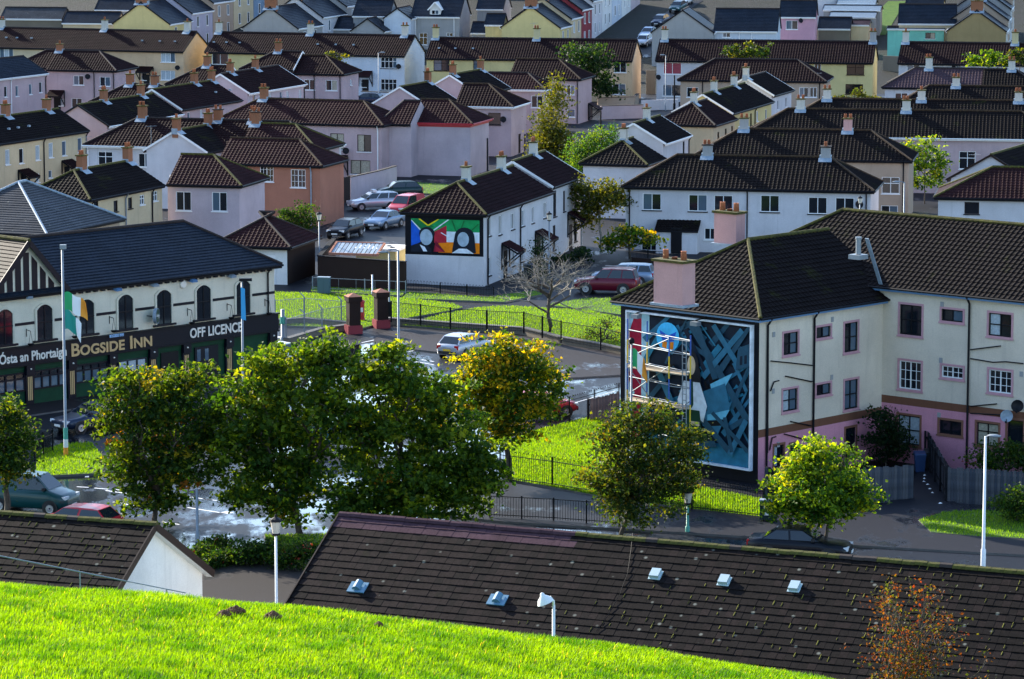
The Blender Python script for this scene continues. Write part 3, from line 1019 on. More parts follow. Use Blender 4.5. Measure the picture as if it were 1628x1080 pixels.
hs('m2', 'cream row house with six tall white windows at the left edge', (0, 229), (142, 209), ang=66, wall='cream', e1='gable', ext0=7, roof='dark_tile', barge='gutter_dark', ridge='moss',
   chim=((9, 'chimney_terracotta'), (74, 'chimney_terracotta')),
   win=tuple(('f', x, y, .75, 1.35, 'W1') for x, y in ((12, 250), (34, 248), (60, 243), (81, 239), (102, 236), (127, 231))) + (('f', 60, 283, .6, .8, 'W1'), ('f', 80, 277, .6, .7, 'W1')), pipes=(('f', 69), ('f', 137)), vents=((14, 0), (29, 0), (46, 0)))
porch(HS['m2'], 'f', 37, 275, 1.9, 1.2)
porch(HS['m2'], 'f', 106, 260, 1.9, 1.2)
hs('m3', 'pinkish gabled row house end with moss on its roof at left', (174, 201), (292, 181), ang=69, wall='lilac', e0='gable', e1='none', roof='dark_tile', ridge='moss', barge='gutter_dark', fascia='white_paint',
   chim=((165, 'chimney_terracotta'), (224, 'chimney_terracotta')), win=(('f', 255, 195, .7, 1.0, 'W1'),), dishes=())
hs('m4', 'stepped-up lilac row house with white verge at left', (290, 175), (386, 158), 5.4, zg=.4, ang=69, wall='lilac', e0='gable', e1='none', roof='brown_tile', ridge='moss',
   chim=((309, 'chimney_terracotta'), (388, 'chimney_terracotta')), win=(('f', 300, 187, .6, 1.0, 'W1'), ('f', 320, 181, .6, .8, 'W1')), vents=((343, 0), (366, 0)))
hs('m5', 'topmost lilac row house with paired narrow windows at left', (397, 149), (488, 131), 5.8, zg=.8, ang=70, wall='lilac_pale', e0='gable', e1='gable', roof='brown_tile', ridge='ridge_dark', fascia='white_paint',
   chim=((366, 'chimney_terracotta'), (406, 'chimney_terracotta')), win=tuple(('f', x, y, .75, 1.2, 'W1') for x, y in ((404, 159), (419, 158), (429, 157), (447, 155), (457, 154), (477, 152))), pipes=(('f', 484),))
hs('m6', 'low brown hipped roof behind the pinkish row at left', (140, 163), 275, 5.0, ang=GL, wall='lilac', D=6, chim=((165, 'chimney_terracotta'), (265, 'chimney_terracotta', 1.1)))
hs('m6b', 'brown roof with two terracotta chimneys behind the stepped row', (262, 134), 350, 5.0, ang=GL, wall='lilac', D=6.6, e1='gable', chim=((309, 'chimney_terracotta'),))
hs('m7', 'lilac-pink hipped house with two windows below the long terrace', (460, 117), 546, ang=-16, wall='lilac', e0='none', D=6.6, roof='brown_tile', ridge='moss_rust',
   win=(('f', 492, 135, 1.3, 1.2, 'W2'), ('f', 527, 136, 1.4, 1.2, 'WC'), ('r', 558, 131, .6, .7, 'W1')), pipes=(('f', 500), ('f', 541)))
hs('m7b', 'taller brown-roofed house left of the lilac-pink hipped house', (380, 110), 466, 5.4, ang=-16, wall='lilac', e0='hip', e1='gable', D=6.6, chim=((407, 'chimney_terracotta'),))
# --- middle
hs('m8', 'long lilac-pink house with curtained brown windows in the centre left', (340, 192), 609, ang=-20, wall='lilac', D=6.8, roof='purple_tile', ridge='moss_rust', fascia='gutter_dark',
   win=(('f', 476, 216, 1.4, 1.4, 'B2'), ('f', 536, 225, 1.4, 1.5, 'B2'), ('f', 579, 228, 1.4, 1.6, 'B2'), ('f', 573, 266, 2.0, 1.3, 'B2'), ('r', 628.5, 217, .6, .8, 'W22'), ('r', 628, 261, .6, .8, 'W22'), ('f', 430, 212, 1.3, 1.3, 'B2')),
   pipes=(('f', 601, 'white_paint'),), dishes=(('f', 552, 240),), chim=((404, 'chimney_terracotta'),))
porch(HS['m8'], 'f', 535, 252, 2.4, 1.2)
hs('m9', 'blank lilac-blue house wall with a red band under its eave', (652, 195), 751, ang=-16, wall='lilac_pale', D=6.8, roof='purple_tile', fascia='red_paint', e0='none', ridge='moss_rust', bands=[(4.62, 'lilac_pale'), (99, 'red_paint')])
hs('m9b', 'low brown roof joining the long lilac-pink house to the red-banded one', (600, 197), 652, ang=-16, wall='lilac_pale', D=6.8, roof='purple_tile', e0='hip', e1='none', h0=1.6)
hs('m10', 'lilac-pink hipped house with a dark curtained window and big dish', (722, 169), 816, ang=-14, wall='lilac', D=7.0, roof='brown_tile', fascia='white_paint', e0='none',
   win=(('f', 786, 189, 1.3, 1.2, 'B1'), ('r', 826, 240, 1.0, 2.0, 'DR'), ('r', 836, 236, .8, 1.8, 'DR')), dishes=(('f', 801, 190),), ridge='moss_rust')
hs('m10b', 'mossy gabled row house behind the lilac-pink hipped house', (684, 170), (730, 158), 5.0, ang=70, wall='lilac', D=6.6, e0='gable', e1='gable', roof='dark_tile', ridge='moss', chim=((685, 'chimney_terracotta'), (728, 'chimney_terracotta')))
hs('m10c', 'higher mossy gabled row house further up behind the lilac-pink hipped house', (762, 150), (812, 136), 5.3, ang=70, wall='lilac', D=6.6, e0='gable', e1='gable', roof='dark_tile', ridge='moss', chim=((720, 'chimney_terracotta'), (765, 'chimney_terracotta')))
hs('m11', 'lilac-pink hipped house left of the dark round tree', (808, 124.5), 923, ang=-15, wall='lilac', D=6.8, e0='none', roof='brown_tile', ridge='moss_rust',
   win=(('f', 907, 143, .9, 1.1, 'W2'), ('f', 908, 180, .9, .9, 'W1'), ('f', 860, 164, 1.3, 1.3, 'W2')), pipes=(('f', 918),))
porch(HS['m11'], 'r', 938, 168, 1.8, 1.3, 'purple_tile')
hs('m11b', 'brown-roofed lilac wing with a white eave behind the slender birch', (727, 141), 868, 4.7, ang=-15, wall='lilac', D=5.6, fascia='white_paint', roof='purple_tile', win=(('f', 861, 162, 1.3, 1.3, 'W2'),))
# --- right
hs('m12', 'tan hipped house with a mossy brown roof right of the grey lamp post', (1077, 127), 1314, ang=GR, wall='tan', D=7.4, roof='brown_tile', ridge='ridge_dark',
   win=(('f', 1101, 147, 1.3, 1.1, 'W2'), ('f', 1278, 147, 1.0, 1.1, 'W2'), ('f', 1293, 147, .8, 1.1, 'W2'), ('r', 1320, 145, .5, .7, 'W1')), pipes=(('f', 1117), ('f', 1303)))
hs('m13a', 'cream hipped end of the white row stepping uphill', (1137.5, 200), (1173, 189), ang=72, wall='cream', D=6.2, e0='hip', e1='none', roof='brown_tile', ridge='ridge_dark', chim=((1103, 'chimney_white'),),
   win=(('f', 1142, 220, .7, 1.2, 'B1'), ('f', 1154, 213, .7, 1.0, 'B1'), ('f', 1164, 208, .7, .9, 'B1')))
hs('m13b', 'white middle house of the row stepping uphill with pale verge', (1166, 181), (1231, 163), 5.3, ang=72, wall='yellow', D=6.2, e0='gable', e1='none', roof='dark_tile', ridge='moss', chim=((1135, 'chimney_white'), (1167, 'chimney_white')),
   win=(('f', 1184, 195, .7, 1.2, 'B1'), ('f', 1194, 190, .7, 1.2, 'B1'), ('f', 1204, 185, .7, 1.0, 'W1'), ('f', 1218, 182, .7, 1.0, 'W1')), pipes=(('f', 1199),))
hs('m13c', 'white upper house of the row stepping uphill behind bushes', (1231, 152.5), (1263, 143), 5.6, ang=72, wall='white_wall', D=6.2, e0='gable', e1='gable', roof='dark_tile', ridge='ridge_dark', chim=((1180, 'chimney_white'),),
   win=(('f', 1237, 167, .7, 1.0, 'W1'), ('f', 1250, 163, .7, 1.0, 'W1')))
hs('m14', 'white gabled house with white bargeboards behind the green trees', (1059, 229), (1100, 215), 5.0, ang=73, wall='white_wall', D=6.0, e0='gable', e1='gable', roof='dark_tile', ridge='moss', fascia='white_paint', chim=((1028, 'chimney_white'),),
   win=(('f', 1087, 238, .7, 1.5, 'B1'),), pipes=(('f', 1094),))
hs('m14b', 'lower navy-roofed house half hidden by the green trees', (1044, 258), (1060, 252), 4.6, ang=73, wall='white_wall', D=6.0, e0='hip', e1='none', roof='dark_tile', ridge='moss', chim=((992, 'chimney_white'), (945, 'chimney_white')), ext0=3)
hs('m15', 'white house with newly tiled paler roof section on the right', (1402, 139), 1560, ang=GR, wall='white_wall', D=6.6, e1='none', roof='new_tile', rib=True, chim=((1477, 'chimney_white', 1.4),), ridge='ridge_dark',
   win=(('f', 1433, 156, 1.4, 1.1, 'W2'), ('f', 1480, 156, 1.2, 1.1, 'W2')))
hs('m15b', 'dark-roofed right half of the white house with the newly tiled roof', (1560, 141.5), 1660, ang=GR, wall='white_wall', D=6.6, e0='none', roof='dark_tile', chim=((1620, 'chimney_white', 1.2),))
hs('m16', 'dark hipped roof in the right stack of roofs, second from top', (1421, 169), 1680, ang=GR, wall='lilac', D=6.6, roof='dark_tile', ridge='moss_rust', chim=((1520, 'chimney_white', 1.0),))
hs('m17', 'dark hipped roof in the right stack of roofs, third from top', (1250, 192), 1680, ang=GR + 2, wall='lilac', D=6.6, roof='dark_tile', ridge='moss_rust', chim=((1305, 'chimney_white', 1.1), (1465, 'chimney_white', 1.1), (1622, 'chimney_white', 1.0)))
hs('m18', 'long dark roof with lilac wall behind the bright bush on the right', (1180, 216), 1600, ang=GR + 2, wall='lilac', D=7.6, roof='dark_tile', ridge='moss_rust', fascia='white_paint', ext1=5,
   chim=((1273, 'chimney_white', 1.1), (1441, 'chimney_white', 1.1)), win=(('f', 1538, 255, 1.5, 1.6, 'W22'),))
hs('m19', 'long dark hipped roof with tan wall end behind the white porch house', (1097, 251), 1450, ang=GR + 1, wall='tan', D=7.6, roof='dark_tile', ridge='moss_rust',
   chim=((1167, 'grey_wall', 1.1), (1348, 'chimney_pink', 1.2)), win=(('f', 1416, 295, 1.5, 1.4, 'W22'), ('f', 1414, 342, 1.4, 1.2, 'W2')), pipes=(('f', 1436),))
hs('m20', 'white house with dark tiled porch and four upstairs windows', (988, 297), 1390, ang=GR, wall='white_wall', D=7.6, roof='dark_tile', ridge='moss_rust',
   chim=((1125, 'grey_wall', 1.0), (1313, 'grey_wall', 1.0)), pipes=(('f', 1001), ('f', 1188), ('f', 1377)),
   win=tuple(('f', x, y, 1.45, 1.3, 'WD') for x, y in ((1036.5, 321), (1109.5, 323), (1150, 324), (1224, 324), (1300, 327), (1343, 328))) + (('f', 1035, 384, 1.5, 1.6, 'WD'), ('f', 1129, 372, .9, .9, 'W2')), dishes=(('f', 1366, 325),))
porch(HS['m20'], 'f', 1080, 357, 3.4, 1.6, 'dark_tile', wall='white_wall', legs=False)
hs('m21', 'white house with a red-brown hipped roof at the right edge', (1485, 314), 1720, ang=-10, wall='white_wall', D=7, roof='purple_tile', ridge='moss', h0=4.2, plinth=1,
   bands=[(.75, 'black_paint'), (99, 'white_wall')], win=(('f', 1545, 331, 1.1, .9, 'B1'),))
hs('m21b', 'taller gabled house with white gable behind the red-brown roof at right', (1645, 291), (1740, 266), 5.6, ang=66, wall='white_wall', D=7, e0='gable', e1='gable', roof='dark_tile', ridge='moss', barge='brown_frame', )
# --- left front
hs('m22', 'white-eaved house with a brown hipped roof behind the salmon house', (131, 231), 330, ang=-17, wall='white_wall', D=7.6, roof='brown_tile', fascia='white_paint', ext1=10, ridge='ridge_dark',
   chim=((219, 'chimney_terracotta', 1.3), (404, 'chimney_terracotta', 1.1), (347, 'chimney_terracotta', 1.1)), win=(('f', 167.5, 252, 1.4, 1.2, 'W22'), ('f', 230, 255, 1.2, 1.2, 'W2')), pipes=(('f', 141, 'white_paint'),))
hs('m23', 'small mossy gabled roof with terracotta chimney behind the salmon house', (330, 243), (385, 228), 5.0, ang=69, wall='white_wall', D=6.2, e0='gable', e1='gable', roof='dark_tile', ridge='moss', chim=((347, 'chimney_terracotta'), (273, 'chimney_terracotta')))
hs('m26b', 'brown hipped roof just behind the salmon house', (380, 236), 505, 5.2, ang=-17, wall='lilac', D=6.6, roof='purple_tile', ridge='moss', e0='none', chim=((405, 'chimney_terracotta', 1.2),))
hs('m24', 'cream and lilac row house with five small windows behind the pub', (143.6, 318), (263, 294), ang=68, wall='cream', D=6.2, e0='hip', e1='none', roof='dark_tile', ridge='moss',
   chim=((130, 'chimney_terracotta', 1.3), (215, 'chimney_terracotta', 1.3)),
   win=(('f', 153, 333, .7, 1.2, 'B1'), ('f', 184, 328, .65, .85, 'B1'), ('f', 207, 323, .65, .85, 'B1'), ('f', 226, 318, .75, .75, 'W22'), ('f', 247, 312, .7, .75, 'W22')), pipes=(('f', 145,), ('f', 199, 'galvanised'), ('f', 241)))
hs('m25', 'lilac-white house with two white windows and hipped roof behind the pub', (264.5, 293), 384, ang=-14, wall='lilac_pale', D=7.0, e0='none', roof='purple_tile', ridge='moss', win=(('f', 292, 320, 1.25, 1.5, 'W2'), ('f', 349, 321, 1.25, 1.5, 'W2')))
hs('m26', 'salmon orange house with barred white window above the parked cars', (425, 262), 512, ang=-17, wall='salmon', D=6.4, e0='none', roof='purple_tile', ridge='moss_rust', ext0=4.5,
   win=(('f', 474, 284, 1.3, 1.5, 'WG'), ('f', 424, 274, 1.2, 1.5, 'WG')), pipes=(('f', 495, 'lead'),))
# garage, yard and the flag mural house
GRG = hs('m27', 'small white garage with a brown hipped roof right of the pub', (336, 390), 462, 2.75, ang=-15, wall='white_render', D=7.2, roof='purple_tile', ridge='ridge_dark', cat='garage', name='garage', group='outbuildings', oh=.4,
         win=(('f', 440, 432, .05, .05, 'KD'),) and ())
MH = hs('mh', 'white house with the colourful flag mural on its gable', (773, 342), (881, 305), 5.2, ang=73, wall='white_wall', D=6.5, e0='hip', e1='none', roof='brown_tile', ridge='moss', chim=((741, 'chimney_white', 1.2), (797, 'chimney_white', 1.2)),
        win=(('f', 778, 360, .7, 1.4, 'WD'), ('f', 795, 358, .7, 1.4, 'WD'), ('f', 778, 424, .7, 1.3, 'WD'), ('f', 815, 352, .8, 1.2, 'WD'), ('f', 831, 347, .8, 1.2, 'WD'), ('f', 847, 342, .6, 1.2, 'WD'), ('f', 866.5, 334, .8, 1.2, 'WD'),
             ('f', 816, 410, .8, 1.2, 'WD'), ('f', 831, 403, .8, 1.2, 'WD')), pipes=(('f', 774), ('f', 826)))
porch(MH, 'f', 803, 392, 2.0, 1.3, 'purple_tile')
porch(MH, 'f', 856, 373, 2.0, 1.3, 'purple_tile')
MH2 = hs('mh2', 'white stepped-up house with a brown awning behind the flag mural house', (880, 298), (930, 280), 5.5, ang=74, wall='white_wall', D=6.5, e0='gable', e1='gable', roof='brown_tile', ridge='moss', chim=((848, 'chimney_white', 1.2),),
         win=(('f', 882, 324, .9, 2.0, 'B1'), ('f', 897, 320, .6, 1.6, 'B1'), ('f', 915, 312, .9, 1.9, 'B1'), ('f', 881, 378, .8, 1.9, 'B1'), ('f', 915, 368, .9, 1.6, 'B1')), pipes=(('f', 926, 'lead'),))
porch(MH2, 'f', 907, 343, 2.0, 1.4, 'purple_tile')
# ------------------------------------------------------------------ the public house
mat('navy_board', (.004, .005, .012), .4, spec=.2)
mat('pub_green', (.005, .045, .022), .5, var=.12, scale=2, spec=.15)
mat('gold', (.55, .36, .16), .45)
mat('letter_white', (.72, .68, .60), .5)
mat('m_letter_blue', (.35, .55, .8), .5)
mat('sign_green', (.01, .05, .03), .3)
mat('flag_green', (.02, .36, .12), .7)
mat('flag_white', (.80, .80, .78), .7)
mat('flag_orange', (.80, .30, .02), .7)
mat('flag_teal', (.01, .28, .22), .7)
mat('banner_blue', (.04, .35, .65), .6)
mat('lamp_glass', (.62, .56, .46), .25)
_pd = Vector((math.cos(R(46.4)), math.sin(R(46.4)), 0))
PUB = house('cream public house with black and green shopfront and slate roof', at(449, 421, 6.4) - _pd * 30, None, 6.4, D=8.4, ang=46.4, L=30.0, pitch=32, e0='none', e1='hip',
            bands=[(3.0, 'pub_green'), (99, 'cream_pub')], wall='cream_pub', roof='blue_slate', name='public_house', cat='pub', group='pub on the corner', ridge='ridge_dark',
            gauge=.26, tw=.3, oh=.35, rib=False, pipes=(('f', 425),))
def pub_uv(px, py):
    return H_uv(PUB, 'f', px, py)
def pub_box(mb, u0, u1, z0, z1, out, inn=-.003, m=0):
    y = PUB.rect[2]
    mb.box(PUB.rect[0] + u0, PUB.rect[0] + u1, y - out, y - inn if inn < 0 else y + inn, z0, z1, m)
PL = PUB.FR['f'][2]
PX0, PY0 = PUB.rect[0], PUB.rect[2]
# first-floor arched windows (recess, sashes, moulded edge, sill)
def arch_pts(w, h, rise, n=8):
    pts = [(-w / 2, 0), (w / 2, 0), (w / 2, h - rise)]
    for i in range(1, n):
        t = i / n
        pts.append((w / 2 - w * t, h - rise + rise * math.sin(math.pi * t) ** .8))
    pts.append((-w / 2, h - rise))
    return pts
zc = pub_uv(260, 488)[1]
_aw = MB()
P_ = arch_pts(1.12, 2.0, .3)
_aw.add([(x, -.012, z) for x, z in P_], (tuple(range(len(P_))),))
arch_pane = _aw.mesh('pane', 'pane_dark')
_af = MB()
Q_ = arch_pts(1.36, 2.1, .32)
for i in range(1, len(P_)):
    a, b = P_[i], P_[(i + 1) % len(P_)]
    c, d = Q_[i], Q_[(i + 1) % len(Q_)]
    _af.quad((a[0], -.075, a[1]), (c[0], -.075, c[1]), (d[0], -.075, d[1]), (b[0], -.075, b[1]))
    _af.quad((a[0], -.075, a[1]), (b[0], -.075, b[1]), (b[0], -.005, b[1]), (a[0], -.005, a[1]))
    _af.quad((c[0], -.005, c[1]), (d[0], -.005, d[1]), (d[0], -.075, d[1]), (c[0], -.075, c[1]))
arch_mould = _af.mesh('moulding', 'cream_pub')
_as = MB()
_as.box(-.03, .03, -.05, -.014, .02, 1.9)
_as.box(-.55, .55, -.055, -.014, .98, 1.04)
arch_sash = _as.mesh('sash_bars', 'black_frame')
_ai = MB()
_ai.box(-.85, .85, -.16, -.004, -.12, -.002)
arch_sill = _ai.mesh('sill', 'navy_board')
for px in (7, 70.4, 137, 199, 260, 323, 386):
    u = line_u = pub_uv(px, 490)[0]
    u = H_uv(PUB, 'f', px, None, zc)[0]
    o = link('arched_window', arch_mould, PUB.root, (PX0 + u, PY0, zc - 1.0))
    link('pane', arch_pane, o)
    link('sash_bars', arch_sash, o)
    link('sill', arch_sill, o)
# dado band between the windows
us = [H_uv(PUB, 'f', px, None, zc)[0] for px in (-60, 7, 70.4, 137, 199, 260, 323, 386)] + [PL]
zb = pub_uv(292, 483)[1]
for i in range(len(us) - 1):
    mb = MB()
    pub_box(mb, us[i] + (.72 if i else 0), us[i + 1] - (.72 if i < len(us) - 2 else 0), zb - .08, zb + .08, .03)
    mb.build('dado_band', 'navy_board', PUB.root)
# dentils under the eave
dm = MB()
dm.box(-.11, .11, -.22, -.004, -.26, 0)
dme = dm.mesh('dentil', 'navy_board')
u_foot = H_uv(PUB, 'f', 106, None, 6.3)[0]
u = u_foot + .4
while u < PL - .1:
    link('dentil', dme, PUB.root, (PX0 + u, PY0, 6.34))
    u += .54
# fascia board, cornice, lettering
zf1, zf0 = pub_uv(323, 514)[1], pub_uv(323, 540)[1]
mb = MB()
pub_box(mb, 0, PL + .12, zf0, zf1, .22)
sign = mb.build('fascia_board', 'navy_board', PUB.root)
mb = MB()
pub_box(mb, 0, PL + .16, zf1, zf1 + .08, .32)
pub_box(mb, 0, PL + .14, zf0 - .09, zf0, .28)
mb.build('fascia_moulding', 'gutter_dark', sign)
def lettering(txt, px0, px1, zc_, hgt, m, parent, big=None, name='lettering'):
    u0, u1 = H_uv(PUB, 'f', px0, None, zc_)[0], H_uv(PUB, 'f', px1, None, zc_)[0]
    cu = bpy.data.curves.new('text', 'FONT')
    cu.body = txt
    cu.size = 1.0
    cu.extrude = .02
    cu.offset = .022
    cu.space_character = 1.02
    if big is not None:
        cu.small_caps_scale = .78
        for i, ch in enumerate(txt):
            cu.body_format[i].use_small_caps = True
    to = bpy.data.objects.new('text', cu)
    C.objects.link(to)
    bpy.context.view_layer.update()
    dg = bpy.context.evaluated_depsgraph_get()
    me = bpy.data.meshes.new_from_object(to.evaluated_get(dg))
    bpy.data.objects.remove(to, do_unlink=True)
    co = np.zeros(len(me.vertices) * 3, dtype=np.float32)
    me.vertices.foreach_get('co', co)
    co = co.reshape(-1, 3)
    x0, x1, y0, y1 = co[:, 0].min(), co[:, 0].max(), co[:, 1].min(), co[:, 1].max()
    cap = .7
    out = np.zeros_like(co)
    out[:, 0] = u0 + (co[:, 0] - x0) / (x1 - x0) * (u1 - u0) + PX0
    out[:, 2] = zc_ - hgt / 2 + co[:, 1] / cap * hgt
    out[:, 1] = PY0 - (.335 if zc_ > zf1 else .225) - .03 - co[:, 2]
    me.vertices.foreach_set('co', out.ravel())
    me.materials.clear()
    me.materials.append(MATS[m])
    me.update()
    return link(name, me, parent)
zm = (zf0 + zf1) / 2
lettering('OFF LICENCE', 297.5, 380, zm + .03, .56, 'letter_white', sign)
lettering('BOGSIDE INN', 168, 190, zf1 + .02, .17, 'm_letter_blue', sign)
lettering('Bogside Inn', 109, 237, zm - .02, .72, 'gold', sign, big=True)
lettering('\u00d3sta an Phortaigh', -6, 101, zm - .02, .52, 'letter_white', sign)
# pilasters with gold reeds
pm, pg, pk = MB(), MB(), MB()
pm.box(-.28, .28, -.14, -.004, 0, zf0 - .06)
for x in (-.12, 0, .12):
    pg.box(x - .035, x + .035, -.165, -.142, .35, zf0 - .75)
pk.box(-.3, .3, -.26, -.005, zf0 - .62, zf0 - .08)
pme, pge, pke = pm.mesh('pilaster', 'navy_board'), pg.mesh('gold_reeding', 'gold'), pk.mesh('bracket', 'navy_board')
pils = []
for px in (-30, 45, 112, 177, 241, 294, 362, 431):
    u = H_uv(PUB, 'f', px, None, 1.8)[0]
    u = min(u, PL - .28)
    pils.append(u)
    o = link('pilaster', pme, PUB.root, (PX0 + u, PY0, 0))
    link('gold_reeding', pge, o)
    link('bracket', pke, o)
    kb = MB()
    kb.lathe([(0.001, .0), (.055, .0), (.04, .05), (.001, .06)], 8)
    k = kb.build('knob', 'letter_white', o, (0, -.26, zf0 - .3))
    k.rotation_euler = (R(90), 0, 0)
# shop windows: many-paned, between the pilasters
for i in range(len(pils) - 1):
    a, b = pils[i] + .32, pils[i + 1] - .32
    wdt = b - a
    if i < 3:
        fr = MB()
        n = 4
        z0, z1 = .95, zf0 - .5
        for k in range(n + 1):
            x = a + wdt * k / n
            fr.box(PX0 + x - .05, PX0 + x + .05, PY0 - .1, PY0 - .004, z0, z1)
        for z in (z0, z1, z0 + (z1 - z0) * .68):
            fr.box(PX0 + a, PX0 + b, PY0 - .095, PY0 - .004, z - .045, z + .045)
        wn = fr.build('shop_window', 'navy_board', PUB.root)
        for k in range(n):
            for (p, q, mm) in ((z0, z0 + (z1 - z0) * .68, 'pane_reflect_tint'), (z0 + (z1 - z0) * .68, z1, 'pane_dark')):
                g = MB()
                g.quad((PX0 + a + wdt * k / n, PY0 - .03, p), (PX0 + a + wdt * (k + 1) / n, PY0 - .03, p), (PX0 + a + wdt * (k + 1) / n, PY0 - .03, q), (PX0 + a + wdt * k / n, PY0 - .03, q))
                g.build('pane', mm, wn)
    elif i == 3:
        g = MB()
        g.box(PX0 + a + .1, PX0 + b - .1, PY0 - .08, PY0 - .004, .9, zf0 - .55)
        wn = g.build('shop_window', 'pane_dark', PUB.root)
        for k in range(3):
            g = MB()
            x = a + .2 + k * (wdt - .3) / 3
            g.box(PX0 + x, PX0 + x + (wdt - .6) / 3.4, PY0 - .1, PY0 - .082, zf0 - 1.2, zf0 - .65)
            g.build('pane', 'pane_net', wn)
    elif i == 4:
        g = MB()
        g.box(PX0 + a + .35, PX0 + b - .25, PY0 - .08, PY0 - .004, .02, zf0 - .45)
        g.build('door', 'black_frame', PUB.root)
    elif i == 5:
        g = MB()
        g.box(PX0 + a + .4, PX0 + b - .5, PY0 - .08, PY0 - .004, .02, zf0 - .4)
        dr = g.build('door', 'navy_board', PUB.root)
        for k in (0, 1):
            g = MB()
            x = a + .55 + k * .62
            g.box(PX0 + x, PX0 + x + .28, PY0 - .095, PY0 - .082, 1.2, 1.9)
            g.build('pane', 'pane_reflect_tint', dr)
    # recessed green panel rail under the fascia
    g = MB()
    g.box(PX0 + a, PX0 + b, PY0 - .06, PY0 - .004, zf0 - .34, zf0 - .12)
    g.build('frieze_panel', 'pub_green', PUB.root)
# flood lights under the eave, clock, hanging baskets, round sign
fl = MB()
fl.add([(-.22, -.45, -.12), (.22, -.45, -.12), (.22, -.05, -.05), (-.22, -.05, -.05), (-.16, -.5, .02), (.16, -.5, .02), (.18, -.05, .12), (-.18, -.05, .12)],
       ((3, 2, 1, 0), (4, 5, 6, 7), (0, 1, 5, 4), (1, 2, 6, 5), (2, 3, 7, 6), (3, 0, 4, 7)))
fle = fl.mesh('flood_light', 'gutter_blue')
flg = fl.mesh('flood_light', 'lead')
for k, px in enumerate((40, 182, 241, 302, 364)):
    u, z = H_uv(PUB, 'f', px, 0 or (471 if px == 40 else 452 - (px - 241) * .115))
    link('flood_light', fle if k % 2 else flg, PUB.root, (PX0 + u, PY0, z))
ck = MB()
ck.lathe([(0.001, .12), (.2, .12), (.24, .08), (.24, 0)], 16)
u, z = pub_uv(290, 452)
o = ck.build('clock', 'letter_white', PUB.root, (PX0 + u, PY0 - .01, z))
o.rotation_euler = (R(90), 0, 0)
for px, py in ((42, 548), (112, 536), (174, 527), (298, 514), (361, 506), (421, 499)):
    u, z = pub_uv(px, py)
    mb = MB()
    mb.bar((0, -.02, .5), (0, -.02, .95), .03)
    mb.bar((0, -.02, .9), (0, -.4, .85), .03)
    for t in (-.14, .14):
        mb.bar((0, -.4, .85), (t, -.4, .12), .014)
    o = mb.build('basket_bracket', 'iron_black', PUB.root, (PX0 + u, PY0, z - .05))
    b = MB()
    b.lathe([(0.001, 0), (.12, .03), (.18, .12), (.19, .14), (.001, .13)], 10, (0, -.4, 0))
    b.build('basket', 'wood_dark', o)
u, z = pub_uv(240.5, 501)
rs = MB()
rs.lathe([(0.001, .10), (.38, .10), (.42, .07), (.42, -.07), (.38, -.1), (.001, -.1)], 24)
o = empty('round_sign', (PX0 + u - .05, PY0 - .5, z))
o.parent = PUB.root
d_ = rs.build('disc', 'sign_green', o)
d_.rotation_euler = (R(90), 0, R(35))
tr = MB()
tr.lathe([(.42, -.1), (.45, -.1), (.45, .1), (.42, .1)], 24)
t_ = tr.build('rim', 'lead', o)
t_.rotation_euler = (R(90), 0, R(35))
sw = MB()   # flowing white script on the sign
pts = [(-.28, -.02), (-.2, .1), (-.12, .06), (-.2, -.02), (-.08, -.04), (0, .04), (.02, -.04), (.1, .08), (.12, -.05), (.2, .04), (.28, -.02), (.1, -.14), (-.1, -.12)]
for i in range(len(pts) - 1):
    sw.bar((pts[i][0], -.112, pts[i][1]), (pts[i + 1][0], -.112, pts[i + 1][1]), .035, .012)
s_ = sw.build('script', 'letter_white', o)
s_.rotation_euler = (0, 0, R(35))
ba = MB()
ba.bar((-.35, .42, 0), (-.3, .03, 0), .05)
ba.build('arm', 'iron_black', o)
# projecting gable bay with mock timbers
ua, za = H_uv(PUB, 'f', 40, 383)
ur, zr_ = H_uv(PUB, 'f', 103, 461)
hw = ur - ua
bay = empty('gable_bay', (PX0 + ua, PY0, 0))
bay.parent = PUB.root
zt_ = 6.45
rise = za - zt_
acc = []
bk = 4.2
tile_plane(acc, (hw, -.35, za - rise), (hw, bk, za - rise), (0, -.35, za), (0, bk, za), .26, .3, rib=False)
tile_plane(acc, (-hw, bk, za - rise), (-hw, -.35, za - rise), (0, bk, za), (0, -.35, za), .26, .3, rib=False)
V, Fq = merge(acc)
link('bay_roof', np_mesh('bay_roof', V, Fq, ['flat_tile']), bay)
mb = MB()
mb.tube([(0, -.38, za + .06), (0, bk, za + .06)], .12, 6)
mb.build('ridge_cap', 'moss', bay)
mb = MB()
for s in (-1, 1):
    mb.bar((s * hw, -.37, za - rise - .06), (0, -.37, za - .06), .06, .3)
mb.build('bargeboard', 'navy_board', bay)
mb = MB()
mb.add([(-hw + .05, -.02, zt_ - .5), (hw - .05, -.02, zt_ - .5), (hw - .05, -.02, zt_), (0, -.02, za - .05), (-hw + .05, -.02, zt_)], ((0, 1, 2, 3, 4),))
mb.build('gable_wall', 'cream_pub', bay)
x = -hw + .55
zlow = H_uv(PUB, 'f', 60, 463)[1]
k = 0
pw_ = .42
gap = .17
n_p = int((2 * hw - 1.0) / (pw_ + gap))
x = -(n_p * (pw_ + gap) - gap) / 2
